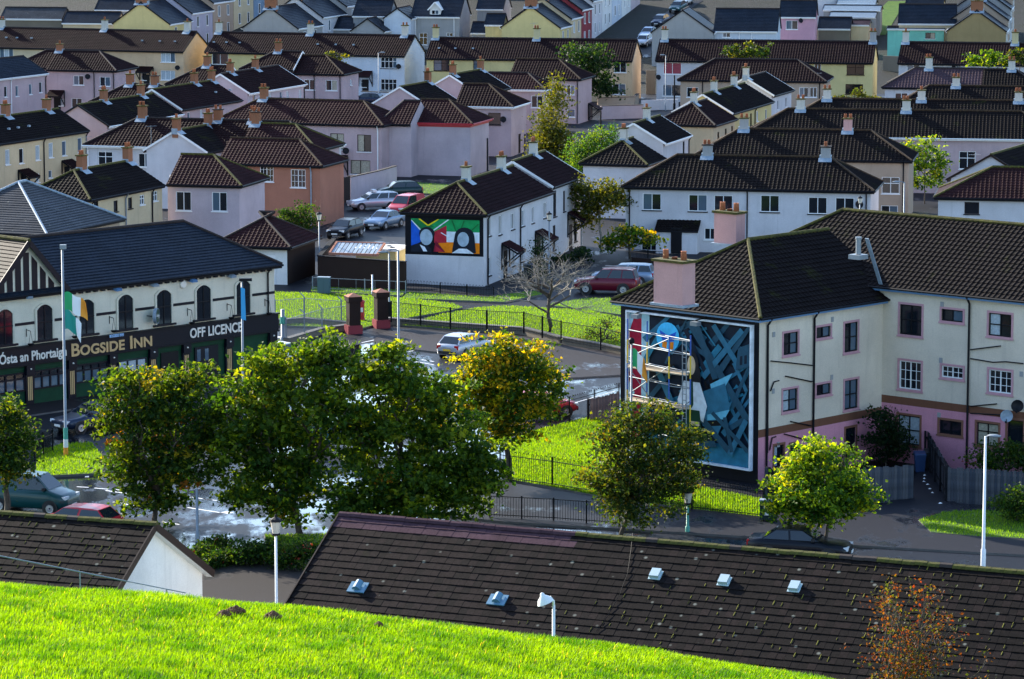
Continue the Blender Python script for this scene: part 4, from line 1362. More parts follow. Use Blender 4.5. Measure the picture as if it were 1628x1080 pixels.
for i in range(n_p):
    a, b = x, x + pw_
    sl_ = rise / hw
    ha, hb = za - abs(a) * sl_ - .45, za - abs(b) * sl_ - .45
    if max(ha, hb) > zlow + .1:
        mb = MB()
        mb.box(a, b, -.05, -.022, zlow, zlow + .01)
        mb.v, mb.f, mb.m = [], [], []
        ha, hb = max(ha, zlow + .02), max(hb, zlow + .02)
        for yy in (-.05,):
            mb.add([(a, yy, zlow), (b, yy, zlow), (b, yy, hb), (a, yy, ha)], ((0, 1, 2, 3),))
        mb.add([(a, -.05, ha), (b, -.05, hb), (b, -.021, hb), (a, -.021, ha)], ((0, 1, 2, 3),))
        mb.build('timber_panel', 'navy_board', bay)
    x += pw_ + gap
mb = MB()
mb.box(-hw + .1, hw - .1, -.06, -.022, zlow - .1, zlow - .01)
mb.build('sill_rail', 'cream_pub', bay)
# pavement along the pub
Pb = PUB.o
sheet('pub_pavement', [Vector((Pb.x + _pd.x * 0 - PUB.n.x * -.4, Pb.y + PUB.n.y * .4, 0)), Pb + _pd * 31 + PUB.n * .4, Pb + _pd * 31 - PUB.n * 2.6, Pb - PUB.n * 2.6], .10, 'paving', thick=.105, kerb='kerb')
# hipped slate hall behind the pub at the left edge
hs('hall', 'grey slate hipped roof of the hall at the left edge', (75, 374), None, 5.5, ang=68, L=11.0, wall='tan', D=10, roof='grey_slate', rib=False, pitch=30, ridge='lead', name='hall', cat='hall', group='halls', gauge=.26)
# ------------------------------------------------------------------ the block of flats with the tall mural
def ftrim(z, s):
    return 'brown_trim' if z < 2.3 else 'pink_trim'
FB = [(2.35, 'flat_pink'), (2.75, 'brown_band'), (99, 'flat_cream')]
WING = house('cream flats wing whose gable carries the tall blue mural', at(1209, 507, 8.4), None, 8.4, D=9.9, ang=46.4, L=11.5, pitch=32, e0='hip', e1='none', h0=4.95, wall='flat_cream', bands=FB,
             roof='dark_tile', name='flats_wing', cat='flats', group='flats with pink window surrounds', fascia='gutter_blue', ridge='moss', oh=.35, trim=ftrim, gauge=.34, tw=.3,
             win=(('f', 1257, 546, 1.15, 1.1, 'K22'), ('f', 1309, 528, 1.15, .55, 'K21'), ('f', 1353, 536, 1.1, 1.5, 'K22'), ('f', 1256, 636, 1.15, 1.1, 'K22'), ('f', 1309, 619, 1.15, .55, 'K21'), ('f', 1353, 627, 1.1, 1.5, 'K22'),
                  ('f', 1238, 725, .75, 1.1, 'K22'), ('f', 1352, 703, .85, 1.5, 'KD'), ('f', 1262, 720, .6, .9, 'KD')),
             pipes=(('f', 1218), ('f', 1292)))
wl = WING.o
LANG = -41.0
LBK = dict(D=10, pitch=32, wall='flat_cream', roof='dark_tile', group='flats with pink window surrounds')
_ld = Vector((math.cos(R(LANG)), math.sin(R(LANG)), 0))
_lo = at(1400, 456, 9.05)
BLOCK = house('long cream flats block with satellite dish and pink ground floor', _lo - _ld * 11.0, None, 9.05, D=10, ang=LANG, L=32.0, pitch=32, e0='hip', e1='gable', wall='flat_cream',
              bands=[(3.0, 'flat_pink'), (3.4, 'brown_band'), (99, 'flat_cream')], roof='dark_tile', name='flats_block', cat='flats', group='flats with pink window surrounds', fascia='gutter_blue', ridge='moss', oh=.35,
              trim=lambda z, s: 'brown_trim' if z < 2.6 else 'pink_trim', gauge=.34, tw=.3,
              win=(('f', 1448, 509, 1.35, 1.55, 'K22'), ('f', 1514, 502, 1.3, .6, 'K21'), ('f', 1590, 517, 1.35, 1.15, 'K22'), ('f', 1447, 597, 1.35, 1.45, 'WGG'), ('f', 1514, 592, 1.3, .6, 'WG2'), ('f', 1590, 607, 1.35, 1.15, 'WGG'),
                   ('f', 1445, 684, 1.35, 1.5, 'K22'), ('f', 1511, 680, 1.35, .7, 'K21'), ('f', 1570, 691, 1.3, 1.15, 'KY'), ('f', 1614, 695, .95, 1.7, 'KD')),
              pipes=(('f', 1541),), dishes=(('f', 1607, 661, 'lead'), ('f', 1624, 645)))
# waste pipes, vents
def wpipe(H, pts, m='gutter_dark', r=.035, name='waste_pipe'):
    mb = MB()
    P = []
    for px, py in pts:
        u, z = H_uv(H, 'f', px, py)
        P.append(H_pt(H, 'f', u, .07, z))
    mb.tube(P, r, 6)
    mb.build(name, m, H.root)
for pts in (((1224, 574), (1256, 577), (1290, 581)), ((1247, 598), (1290, 607)), ((1255, 670), (1288, 677)), ((1245, 690), (1280, 699)), ((1223, 622), (1229, 607), (1237, 605)), ((1222, 716), (1226, 696), (1232, 694)), ((1220, 540), (1219, 720))):
    wpipe(WING, pts)
for pts in (((1544, 556), (1592, 550)), ((1544, 570), (1580, 576), (1600, 575), (1628, 578)), ((1544, 646), (1586, 642)), ((1544, 657), (1600, 660))):
    wpipe(BLOCK, pts)
for H, ps in ((WING, ((1230, 532), (1323, 508), (1229, 622), (1322, 600), (1237, 707))), (BLOCK, ((1498, 484), (1496, 573), (1624, 595), (1493, 660)))):
    for px, py in ps:
        u, z = H_uv(H, 'f', px, py)
        mb = MB()
        mb.box(-.1, .1, -.03, -.004, -.13, .13)
        mb.build('air_vent', 'grey_wall', H.root, H_pt(H, 'f', u, 0, z))
# rectangular pink stacks on the roofs
def stack(H, loc, w, dp, z0, z1, mat_='chimney_pink'):
    o = empty('chimney_stack', loc)
    o.parent = H.root
    mb = MB()
    mb.box(-w / 2, w / 2, -dp / 2, dp / 2, z0, z1)
    mb.build('stack', mat_, o)
    mb = MB()
    mb.box(-w / 2 - .1, w / 2 + .1, -dp / 2 - .1, dp / 2 + .1, z1, z1 + .12)
    mb.build('coping', 'moss', o)
    q = MB()
    q.lathe([(0.001, 0), (.16, 0), (.14, .42), (.16, .45), (.1, .45), (.1, .2), (.001, .2)], 10)
    me = q.mesh('chimney_pot', 'pot', True)
    for i, (a, b) in enumerate(((-.32, -.2), (.3, .25), (0, 0))):
        p = link('chimney_pot', me, o, ((w * a, 0, z1 + .12) if w > dp else (0, dp * a, z1 + .12)))
        if i == 2:
            p.scale = (1, 1, .25)
    mb = MB()
    mb.box(-w / 2 - .14, w / 2 + .14, -dp / 2 - .14, dp / 2 + .14, z0, z0 + .12)
    mb.build('flashing', 'lead', o)
    return o
def on_house(H, px, py, z):
    P = at(px, py, z) - H.o
    return (P.dot(H.d), P.dot(H.n))
# front hip of the wing carries the big stack: find it from its foot
x, y = on_house(WING, 1072, 470, 9.3)
stack(WING, (x, y, 0), .95, 1.9, 8.8, 11.0)
x, y = on_house(BLOCK, 1160, 352, 11.3)
stack(BLOCK, (x, y, 0), 1.5, .8, 10.0, 11.75)
# steel flue near the valley, lead valley
fx, fy = on_house(WING, 1357, 400, 11.45)
mb = MB()
mb.lathe([(.14, 0), (.14, .75), (.17, .75), (.17, .85), (.001, .86)], 10)
mb.box(-.35, .35, -.35, .35, -.25, -.02)
mb.build('flue', 'galvanised', WING.root, (fx, fy - .3, 11.35), smooth=False)
vp = [at(1378, 384, 11.5), at(1400, 455, 9.1)]
vl = MB()
vl.bar(WING.root.matrix_world.inverted() @ vp[0] if False else Vector(((vp[0] - WING.o).dot(WING.d), (vp[0] - WING.o).dot(WING.n), 11.65)), Vector(((vp[1] - WING.o).dot(WING.d), (vp[1] - WING.o).dot(WING.n), 9.2)), .22, .05)
vl.build('valley_lead', 'lead', WING.root)

# ------------------------------------------------------------------ murals (flat paint on the wall; plain stand-ins in the same colours)
for nm, c in dict(m_black=(.003, .004, .008), m_navy=(.005, .014, .030), m_slate=(.018, .070, .115), m_steel=(.030, .145, .235), m_ice=(.13, .42, .58), m_sky=(.06, .46, .80), m_red=(.36, .012, .04), m_pale=(.34, .56, .66),
                  m_white=(.68, .74, .82), m_skin=(.58, .45, .30), m_green=(.010, .055, .035), m_teal=(.02, .16, .26), m_orange=(.72, .22, .01), m_blue=(.02, .09, .50), m_hair=(.012, .014, .020),
                  f_green=(.01, .30, .09), f_green2=(.01, .17, .05), f_blue=(.01, .10, .55), f_red=(.42, .02, .04), f_orange=(.85, .22, .005), f_yellow=(.80, .62, .01), f_grey=(.35, .45, .55), f_dark=(.010, .014, .025), f_maroon=(.20, .01, .03)).items():
    mat(nm, c, .6, var=.18, scale=2.5, spec=.15)
def paint(H, face, u0, u1, z0, z1, shapes, name='mural', frame=None):
    mb = MB()
    W_, Hh = u1 - u0, z1 - z0
    for k, (m, pts) in enumerate(shapes):
        P = []
        off = .004 + .002 * k
        for (a, b) in pts:
            P.append(H_pt(H, face, u0 + min(max(a, 0), 1) * W_, off, z0 + min(max(b, 0), 1) * Hh))
        # keep the outside facing out
        s = sum(pts[i][0] * pts[(i + 1) % len(pts)][1] - pts[(i + 1) % len(pts)][0] * pts[i][1] for i in range(len(pts)))
        if s < 0:
            P.reverse()
        mb.add(P, (tuple(range(len(P))),), mb.mi(m))
    o = mb.build(name, mb.names, H.root)
    if frame:
        fm, fw, fo = frame
        off = .01 + .002 * len(shapes)
        for (a, b, c, d) in ((u0 - fw, u1 + fw, z1, z1 + fw), (u0 - fw, u1 + fw, z0 - fw, z0), (u0 - fw, u0, z0, z1), (u1, u1 + fw, z0, z1)):
            f = MB()
            p = [H_pt(H, face, a, .004, c), H_pt(H, face, b, .004, c), H_pt(H, face, b, .004, d), H_pt(H, face, a, .004, d)]
            n_ = H_pt(H, face, a, off + .03, c) - p[0]
            q = [v + n_ for v in p]
            f.add(p + q, ((4, 5, 6, 7), (0, 1, 5, 4), (1, 2, 6, 5), (2, 3, 7, 6), (3, 0, 4, 7)))
            f.build('mural_frame', fm, o)
    return o
def beam(x0, y0, x1, y1, w_):
    dx, dy = x1 - x0, y1 - y0
    l = math.hypot(dx, dy)
    nx, ny = -dy / l * w_ / 2, dx / l * w_ / 2
    return [(x0 + nx, y0 + ny), (x0 - nx, y0 - ny), (x1 - nx, y1 - ny), (x1 + nx, y1 + ny)]
def disc(cx, cy, rx, ry, n=20):
    return [(cx + rx * math.cos(2 * math.pi * i / n), cy + ry * math.sin(2 * math.pi * i / n)) for i in range(n)]
fl_ = WING.FR['l'][2]
sh = [('m_black', [(0, 0), (1, 0), (1, 1), (0, 1)]), ('m_navy', [(.17, .1), (1, .1), (1, .98), (.17, .98)]), ('m_teal', [(.17, 0), (1, 0), (1, .13), (.17, .17)]),
      ('m_red', [(0, .10), (.10, .10), (.10, .98), (0, .98)]), ('m_pale', [(.10, .10), (.165, .10), (.165, 1), (.10, 1)]), ('m_pale', [(0, .86), (.05, 1), (.10, 1), (0, 1)]), ('m_pale', [(0, .56), (.04, .66), (0, .74)]), ('m_pale', [(0, .3), (.045, .42), (0, .5)])]
rs_ = random.Random(5)
for k in range(60):        # broken beams, in slate and steel blues
    x, y = rs_.uniform(.2, .98), rs_.uniform(.16, .96)
    a = rs_.choice((.9, 2.2, 2.0, 1.0, .4, 2.7)) + rs_.uniform(-.15, .15)
    l = rs_.uniform(.05, .24)
    sh.append((rs_.choice(('m_slate', 'm_slate', 'm_steel', 'm_navy', 'm_black', 'm_teal')), beam(x - math.cos(a) * l, y - math.sin(a) * l, x + math.cos(a) * l, y + math.sin(a) * l, rs_.uniform(.012, .05))))
sh += [('m_slate', beam(.50, .99, .98, .34, .055)), ('m_steel', beam(.62, .60, .93, .97, .04)), ('m_steel', beam(.70, .98, .9, .72, .04)), ('m_slate', beam(.56, .98, .72, .6, .045)),
       ('m_slate', [(.88, .68), (.99, .72), (.99, .88), (.9, .84)]), ('m_navy', [(.915, .72), (.935, .727), (.935, .79), (.915, .783)]), ('m_navy', [(.95, .733), (.97, .74), (.97, .80), (.95, .793)]),
       ('m_ice', [(.68, .56), (.86, .66), (.78, .52), (.70, .48)]), ('m_steel', [(.62, .50), (.8, .58), (.84, .42), (.66, .36)]), ('m_steel', [(.64, .36), (.86, .46), (.74, .20), (.62, .26)]), ('m_ice', [(.66, .34), (.84, .40), (.80, .33), (.66, .30)]),
       ('m_black', [(.65, .295), (.79, .32), (.79, .28), (.65, .255)]), ('m_slate', beam(.62, .30, .84, .10, .045)), ('m_steel', beam(.97, .34, .84, .08, .04)), ('m_slate', beam(.80, .34, .86, .1, .03)), ('m_slate', beam(.99, .12, .7, .36, .03)), ('m_slate', [(.60, .10), (.74, .12), (.72, .16), (.60, .15)])]
sh += [('m_sky', disc(.335, .855, .095, .105)), ('m_blue', [(.265, .90), (.33, .87), (.335, .82), (.29, .83)]), ('m_blue', [(.405, .90), (.345, .87), (.34, .82), (.385, .83)]), ('m_orange', [(.29, .825), (.33, .82), (.325, .77), (.29, .78)]), ('m_orange', [(.385, .825), (.345, .82), (.35, .77), (.38, .77)])]
# a plain standing figure reduced to flat patches
sh += [('m_hair', disc(.535, .665, .055, .115)), ('m_hair', [(.49, .66), (.60, .66), (.61, .52), (.50, .53)]), ('m_white', [(.47, .56), (.60, .56), (.66, .40), (.63, .28), (.60, .30), (.60, .36), (.48, .36), (.43, .34), (.42, .42)]),
       ('m_skin', disc(.53, .675, .033, .068)), ('m_green', [(.525, .56), (.545, .56), (.55, .40), (.535, .37), (.52, .40)]), ('m_green', [(.48, .36), (.60, .36), (.63, .14), (.47, .14)]), ('m_skin', [(.53, .25), (.60, .25), (.60, .28), (.53, .28)]), ('m_skin', [(.55, .14), (.585, .14), (.575, .06), (.555, .06)]), ('m_white', [(.55, .06), (.58, .06), (.59, .03), (.55, .03)])]
# dark painted margin of the gable, framed picture inside it
mb = MB()
mb.quad(H_pt(WING, 'l', .0, .002, 0.0), H_pt(WING, 'l', fl_, .002, 0.0), H_pt(WING, 'l', fl_, .002, 8.3), H_pt(WING, 'l', 0, .002, 8.3))
mb.build('mural_margin', 'm_black', WING.root)
paint(WING, 'l', .62, fl_ - .42, .75, 7.9, sh, frame=('m_white', .09, 0))
# two lamps on brackets over the mural
for t in (.19, .62):
    o = empty('mural_lamp', H_pt(WING, 'l', fl_ * t, 0, 8.05), R(-90))
    o.parent = WING.root
    mb = MB()
    mb.bar((0, 0, 0), (0, -.75, -.05), .05)
    mb.build('arm', 'iron_black', o)
    mb = MB()
    mb.box(-.22, .22, -.95, -.6, -.32, -.12)
    mb.build('lamp_head', 'galvanised', o)
# flag mural on the small house
fm_ = MH.FR['l'][2]
mb = MB()
mb.quad(H_pt(MH, 'l', 0, .003, 2.15), H_pt(MH, 'l', fm_, .003, 2.15), H_pt(MH, 'l', fm_, .003, 5.2), H_pt(MH, 'l', 0, .003, 5.2))
mb.build('mural_margin', 'm_black', MH.root)
sh = [('f_green', [(0, .62), (1, .62), (1, 1), (0, 1)]), ('m_white', [(.4, .3), (1, .3), (1, .64), (.4, .64)]), ('f_orange', [(.4, 0), (1, 0), (1, .32), (.4, .32)]),
      ('f_blue', [(0, .16), (.14, .3), (.14, .62), (0, .94)]), ('f_green2', [(.02, .95), (.14, .6), (.34, .78), (.12, 1)]), ('m_black', [(.12, 1), (.40, 1), (.25, .8)]), ('f_yellow', beam(.12, 1, .25, .8, .03)), ('f_yellow', beam(.25, .8, .40, 1, .03)),
      ('m_white', beam(0, .95, .14, .66, .025)), ('m_white', beam(.33, .66, .55, 1, .025)), ('f_red', [(.34, .62), (.52, .82), (.52, .30), (.34, .28)]), ('f_maroon', [(.33, .02), (.5, .02), (.36, .36)]), ('f_red', [(.36, .2), (.48, .03), (.36, .02)]), ('f_orange', [(.5, .02), (.60, .02), (.62, .28), (.5, .28)]),
      ('m_white', beam(.44, .6, .6, .42, .02)), ('f_green2', beam(.78, .98, .72, .66, .02)), ('f_green2', beam(.99, .9, .86, .64, .02)), ('f_green2', beam(.6, .99, .66, .66, .02)),
      # two plain heads, left without features
      ('f_dark', [(.0, .0), (.30, .0), (.30, .10), (.22, .24), (.1, .26), (0, .18)]), ('f_dark', disc(.235, .56, .115, .20)), ('f_grey', disc(.225, .45, .092, .24)), ('m_white', [(.13, .22), (.2, .16), (.24, .02), (.18, .02)]),
      ('f_dark', disc(.785, .50, .145, .28)), ('f_dark', [(.64, .5), (.93, .5), (.95, .02), (.60, .02)]), ('f_grey', disc(.765, .42, .085, .22)), ('m_white', [(.60, .0), (.70, .14), (.82, .14), (.92, .0)])]
paint(MH, 'l', .45, fm_ - .3, 2.35, 4.75, sh)
# low white base and pipe are part of the wall itself

# ------------------------------------------------------------------ scaffold tower in front of the mural
mat('scaf_blue', (.03, .10, .40), .5)
mat('scaf_yellow', (.75, .50, .02), .5)
mat('scaf_plank', (.42, .34, .24), .8, var=.25, scale=3)
SC = empty('scaffold_tower', WING.root.matrix_basis.to_translation() + WING.n * 0, R(46.4), 'silver, blue and yellow scaffold tower with planks before the tall mural', 'scaffold')
def sc_pt(px, out, z):
    p0, p1 = H_pt(WING, 'l', 0, out, z), H_pt(WING, 'l', 1, out, z)
    o0 = WING.o + WING.d * p0.x + WING.n * p0.y + Vector((0, 0, z))
    dd = WING.d * (p1.x - p0.x) + WING.n * (p1.y - p0.y)
    return H_pt(WING, 'l', line_meet(o0, dd, px), out, z)
def ztop(px, py, out=.9):
    return H_uv(WING, 'l', px, py)[1] - .1
for px, out, top in ((998, .5, 7.6), (1029, .5, 7.6), (1064, 1.3, 7.1), (1098, 1.3, 7.3)):
    z = 0
    p0 = sc_pt(px, out, 0)
    p1 = sc_pt(px, out, top)
    for k, (a, b, m) in enumerate(((0, .30, 'galvanised'), (.30, .52, 'scaf_yellow'), (.52, .70, 'scaf_blue'), (.70, .86, 'scaf_yellow'), (.86, 1.0, 'scaf_blue'))):
        mb = MB()
        q0 = Vector((p1.x, p1.y, top * a))
        q1 = Vector((p1.x, p1.y, top * b))
        mb.tube([q0, q1], .04, 6)
        mb.build('standard', m, SC)
def sc_bar(a, b, m='galvanised', r=.024, name='ledger'):
    mb = MB()
    mb.tube([sc_pt(*a), sc_pt(*b)], r, 6)
    mb.build(name, m, SC)
for z in (2.0, 3.7, 4.6, 5.4, 6.3, 7.0):
    sc_bar((998, .5, z), (1029, .5, z))
    sc_bar((1064, 1.3, z), (1098, 1.3, z))
    sc_bar((998, .5, z + .05), (1064, 1.3, z + .05))
    sc_bar((1029, .5, z + .05), (1098, 1.3, z + .05))
for a, b in (((998, .5, 3.7), (1064, 1.3, 5.6)), ((1002, .5, 5.0), (1040, .6, 3.4)), ((1029, .5, 2.0), (1098, 1.3, 4.0)), ((998, .5, 5.6), (1064, 1.3, 7.0))):
    sc_bar(a, b, 'galvanised', .025, 'brace')
for z in (3.55, 5.25):
    for k in range(3):
        mb = MB()
        o = .5 + .3 * k
        mb.bar(sc_pt(1000, o, z), sc_pt(1092, o + .1, z), .26, .05)
        mb.build('plank', 'scaf_plank', SC)
for px in (1085, 1091):
    sc_bar((px, 1.45, 0), (px, 1.45, 7.0), 'galvanised', .03, 'ladder_stile')
for k in range(22):
    z = .3 + k * .31
    sc_bar((1085, 1.45, z), (1091, 1.45, z), 'galvanised', .02, 'ladder_rung')
# ------------------------------------------------------------------ near roofs laid tile by tile
def near_house(label, ridge0, ridge1, zr, ang, half, pitch, ext0=0, ext1=0, wall='white_render', new_px=None, moss_from=None, barge='brown_frame', name='house', keep=300, bank=None):
    a, b = at(*ridge0, zr), at(*ridge1, zr)
    d = Vector((math.cos(R(ang)), math.sin(R(ang)), 0))
    n = Vector((-d.y, d.x, 0))
    L = (b - a).dot(d) + ext0 + ext1
    tp = math.tan(R(pitch))
    o = a - d * ext0 - n * half
    z_e = zr - half * tp
    root = empty(name, (o.x, o.y, 0), R(ang), label, 'house', 'near houses below the bank')
    mb = MB()
    i_ = .35
    zt = z_e + i_ * tp - .05
    g = (half - i_) * tp
    for M, l, gg in ((Matrix.Translation((.3, i_, 0)), L - .6, 0), (Matrix.Translation((L - .3, i_, 0)) @ Matrix.Rotation(R(90), 4, 'Z'), 2 * half - 2 * i_, g),
                     (Matrix.Translation((L - .3, 2 * half - i_, 0)) @ Matrix.Rotation(R(180), 4, 'Z'), L - .6, 0), (Matrix.Translation((.3, 2 * half - i_, 0)) @ Matrix.Rotation(R(270), 4, 'Z'), 2 * half - 2 * i_, g)):
        wall_face(mb, M, l, 0, zt, [], [(99, 0)], gable=gg)
    mb.build('wall', wall, root)
    # back slope, under-boards
    acc = []
    tile_plane(acc, (L, 2 * half, z_e), (0, 2 * half, z_e), (L, half, zr), (0, half, zr), .345, .3, rib=False)
    V, Fq = merge(acc)
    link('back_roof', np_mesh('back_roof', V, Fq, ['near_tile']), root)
    mb = MB()
    mb.quad((0, 0, z_e - .04), (L, 0, z_e - .04), (L, half, zr - .04), (0, half, zr - .04))
    mb.build('roof_boards', 'wood_dark', root)
    # tiles of the front slope
    S = half / math.cos(R(pitch))
    gauge, tw = .345, .30
    nc, ncol = int(S / gauge), int(L / tw)
    g_, t_ = S / nc, L / ncol
    me = {}
    for mm in ('near_tile', 'near_tile_brown', 'near_tile_new'):
        for vv in (0, 1):
            s = MB()
            wv = t_ - .006
            lv = g_ + .09
            s.box(0, wv, 0, lv, 0, .026 if vv else .022)
            k = [(x, y, z - (y / lv) * .0) for x, y, z in s.v]
            s.v = k
            me[(mm, vv)] = s.mesh('tile', mm)
    cand = []
    up = Vector((0, math.cos(R(pitch)), math.sin(R(pitch))))
    for i in range(nc):
        for j in range(ncol):
            p = Vector((j * t_, 0, z_e)) + up * (i * g_)
            wp = Vector((o.x, o.y, 0)) + d * p.x + n * p.y + Vector((0, 0, p.z))
            px, py = proj(wp)
            m = 'near_tile'
            q = random.random()
            if new_px and px < new_px + (6 if i % 2 else 0) and i >= nc - 2:
                m = 'near_tile_new'
            elif new_px and px < new_px + random.uniform(-180, 40):
                m = 'near_tile_brown' if q < .75 else 'near_tile'
            elif q < .22:
                m = 'near_tile_brown'
            vis = 0 <= px <= 1628 and py < (bank(px) if bank else 1080)
            cand.append((-(wp - Vector((0, 0, CAM_H))).length if vis else -1e6 - i, i, j, p, m))
    cand.sort(key=lambda c: -c[0])
    rest = {}
    tilt = R(pitch) - math.atan2(.024, g_)
    for k, (sc, i, j, p, m) in enumerate(cand):
        vv = random.randint(0, 1)
        if k < keep and sc > -1e5:
            t = link('tile', me[(m, vv)], root, p + Vector((random.uniform(-.002, .002), 0, .028 + random.uniform(-.004, .006))))
            t.rotation_euler = (tilt + random.uniform(-.006, .006), random.uniform(-.004, .004), random.uniform(-.006, .006))
        else:
            rest.setdefault(m, []).append((p, vv))
    for m, lst in rest.items():
        base = np.array([(x, y, z) for z in (0, .024) for y in (0, g_ + .09) for x in (0, t_ - .006)])
        c_, s_ = math.cos(tilt), math.sin(tilt)
        rot = base.copy()
        rot[:, 1] = base[:, 1] * c_ - base[:, 2] * s_
        rot[:, 2] = base[:, 1] * s_ + base[:, 2] * c_
        P = np.array([tuple(p) for p, v in lst]) + np.array([0, 0, .028])
        P[:, 2] += rng.uniform(-.005, .007, len(P))
        V = (P[:, None, :] + rot[None]).reshape(-1, 3)
        f0 = np.array([(4, 5, 7, 6), (0, 1, 5, 4), (1, 3, 7, 5), (2, 0, 4, 6)])
        Fq = (np.arange(len(P))[:, None, None] * 8 + f0[None]).reshape(-1, 4)
        r = link('roof_tiles', np_mesh('roof_tiles', V, Fq, [m]), root)
        r['kind'] = 'stuff'
    # moss in the side joints of the tiles
    mo = MB()
    for c_ in random.sample(cand[:700], min(150, len(cand))):
        p = c_[3] + up * random.uniform(.02, .2)
        ln = random.uniform(.1, .26)
        wd_ = random.uniform(.008, .018)
        q = p + up * ln
        mo.add([p + Vector((-wd_, -.01, .05)), p + Vector((wd_, -.01, .05)), p + Vector((0, -.01, .068)), q + Vector((-wd_, 0, .05)), q + Vector((wd_, 0, .05)), q + Vector((0, 0, .064))], ((0, 1, 2), (1, 4, 5, 2), (0, 2, 5, 3), (3, 5, 4)))
    mq = mo.build('moss_tufts', 'moss_bright', root)
    mq['kind'] = 'stuff'
    # ridge tiles, one by one
    k = 0
    x = 0.0
    rm = {}
    for mm in ('moss', 'near_tile_new', 'ridge_dark'):
        s = MB()
        pr = [(-.15, -.06), (-.1, .04), (0, .085), (.1, .04), (.15, -.06)]
        for a_, b_ in zip(pr[:-1], pr[1:]):
            s.quad((0, a_[0], a_[1]), (.44, a_[0], a_[1]), (.44, b_[0], b_[1]), (0, b_[0], b_[1]))
        for xx in (0, .44):
            s.add([(xx, *q_) for q_ in pr], (tuple(range(5)) if xx else tuple(reversed(range(5))),))
        rm[mm] = s.mesh('ridge_tile', mm)
    while x < L - .3:
        wp = Vector((o.x, o.y, 0)) + d * x + n * half + Vector((0, 0, zr))
        px = proj(wp)[0]
        mm = 'moss' if (moss_from is None or px > moss_from) else 'near_tile_new'
        if mm == 'moss' and random.random() < .12:
            mm = 'ridge_dark'
        link('ridge_tile', rm[mm], root, (x, half, zr + .06 + random.uniform(-.008, .012)))
        x += .45
    mb_ = None
    for xx, s in ((0, -1), (L, 1)):
        for yy in (0, 2 * half):
            m2 = MB()
            m2.bar((xx + s * .02, yy, z_e - .05), (xx + s * .02, half, zr - .05), .05, .26)
            m2.build('bargeboard', barge, root)
            m3 = MB()
            m3.bar((xx - s * .15, yy, z_e - .17), (xx - s * .15, half, zr - .17), .3, .03)
            m3.build('soffit', 'white_paint', root)
    H = House()
    H.root, H.o, H.d, H.n, H.L, H.half, H.zr, H.tp, H.ang = root, Vector((o.x, o.y, 0)), d, n, L, half, zr, tp, ang
    return H
NR = near_house('near house with a long brown tiled roof and mossy ridge at right', (540, 819), (1628, 915), 7.22, -23.7, 6.5, 30, ext1=3.5, new_px=905, moss_from=915, bank=lambda x: 955 + (x - 458) * .133)
NL = near_house('near house with white gable and mossy tiled roof at the left', (0, 817), (250, 834), 7.25, -20, 4.9, 29, ext0=3.5, bank=lambda x: 915 + x * .09)
def on_slope(H, px, py):
    """point of the front slope sighted at (px, py), in the house's own frame"""
    r = ray(px, py)
    nn = (Vector((0, 0, 1)) * 1.0 - H.n * H.tp)
    P0 = H.o + H.n * H.half + Vector((0, 0, H.zr))
    cam0 = Vector((0, 0, CAM_H))
    k = (P0 - cam0).dot(nn) / r.dot(nn)
    P = cam0 + r * k - H.o
    return Vector((P.dot(H.d), P.dot(H.n), P.z))
mat('vent_blue', (.10, .22, .32), .4)
mat('vent_pale', (.42, .52, .55), .45)
for px, py, m, kind in ((570, 935, 'vent_blue', 0), (792, 955, 'vent_blue', 0), (1043, 916, 'vent_pale', 1), (1152, 926, 'vent_pale', 1), (1264, 936, 'vent_pale', 1)):
    p = on_slope(NR, px, py)
    mb = MB()
    if kind:
        mb.box(-.17, .17, -.2, .2, .03, .2)
        mb.box(-.22, .22, -.24, .22, .02, .06)
    else:
        for i in range(6):
            t0, t1 = math.pi * i / 6, math.pi * (i + 1) / 6
            mb.quad((-.15 * math.cos(t0), -.2, .1 + .15 * math.sin(t0)), (-.15 * math.cos(t1), -.2, .1 + .15 * math.sin(t1)), (-.15 * math.cos(t1), .2, .1 + .15 * math.sin(t1)), (-.15 * math.cos(t0), .2, .1 + .15 * math.sin(t0)))
        mb.add([(-.15 * math.cos(math.pi * i / 8), -.2, .1 + .15 * math.sin(math.pi * i / 8)) for i in range(9)], (tuple(range(9)),))
        mb.box(-.34, .34, -.3, .24, .04, .08)
    o = mb.build('roof_vent', m, NR.root, p)
    o.rotation_euler = (R(30), 0, 0)
# thin black cable hanging down the roof
mb = MB()
mb.tube([on_slope(NR, x, y) + Vector((0, 0, .09)) for x, y in ((1006, 852), (1003, 880), (998, 915), (985, 950), (965, 985), (948, 1008))], .010, 5)
mb.build('cable', 'iron_black', NR.root)

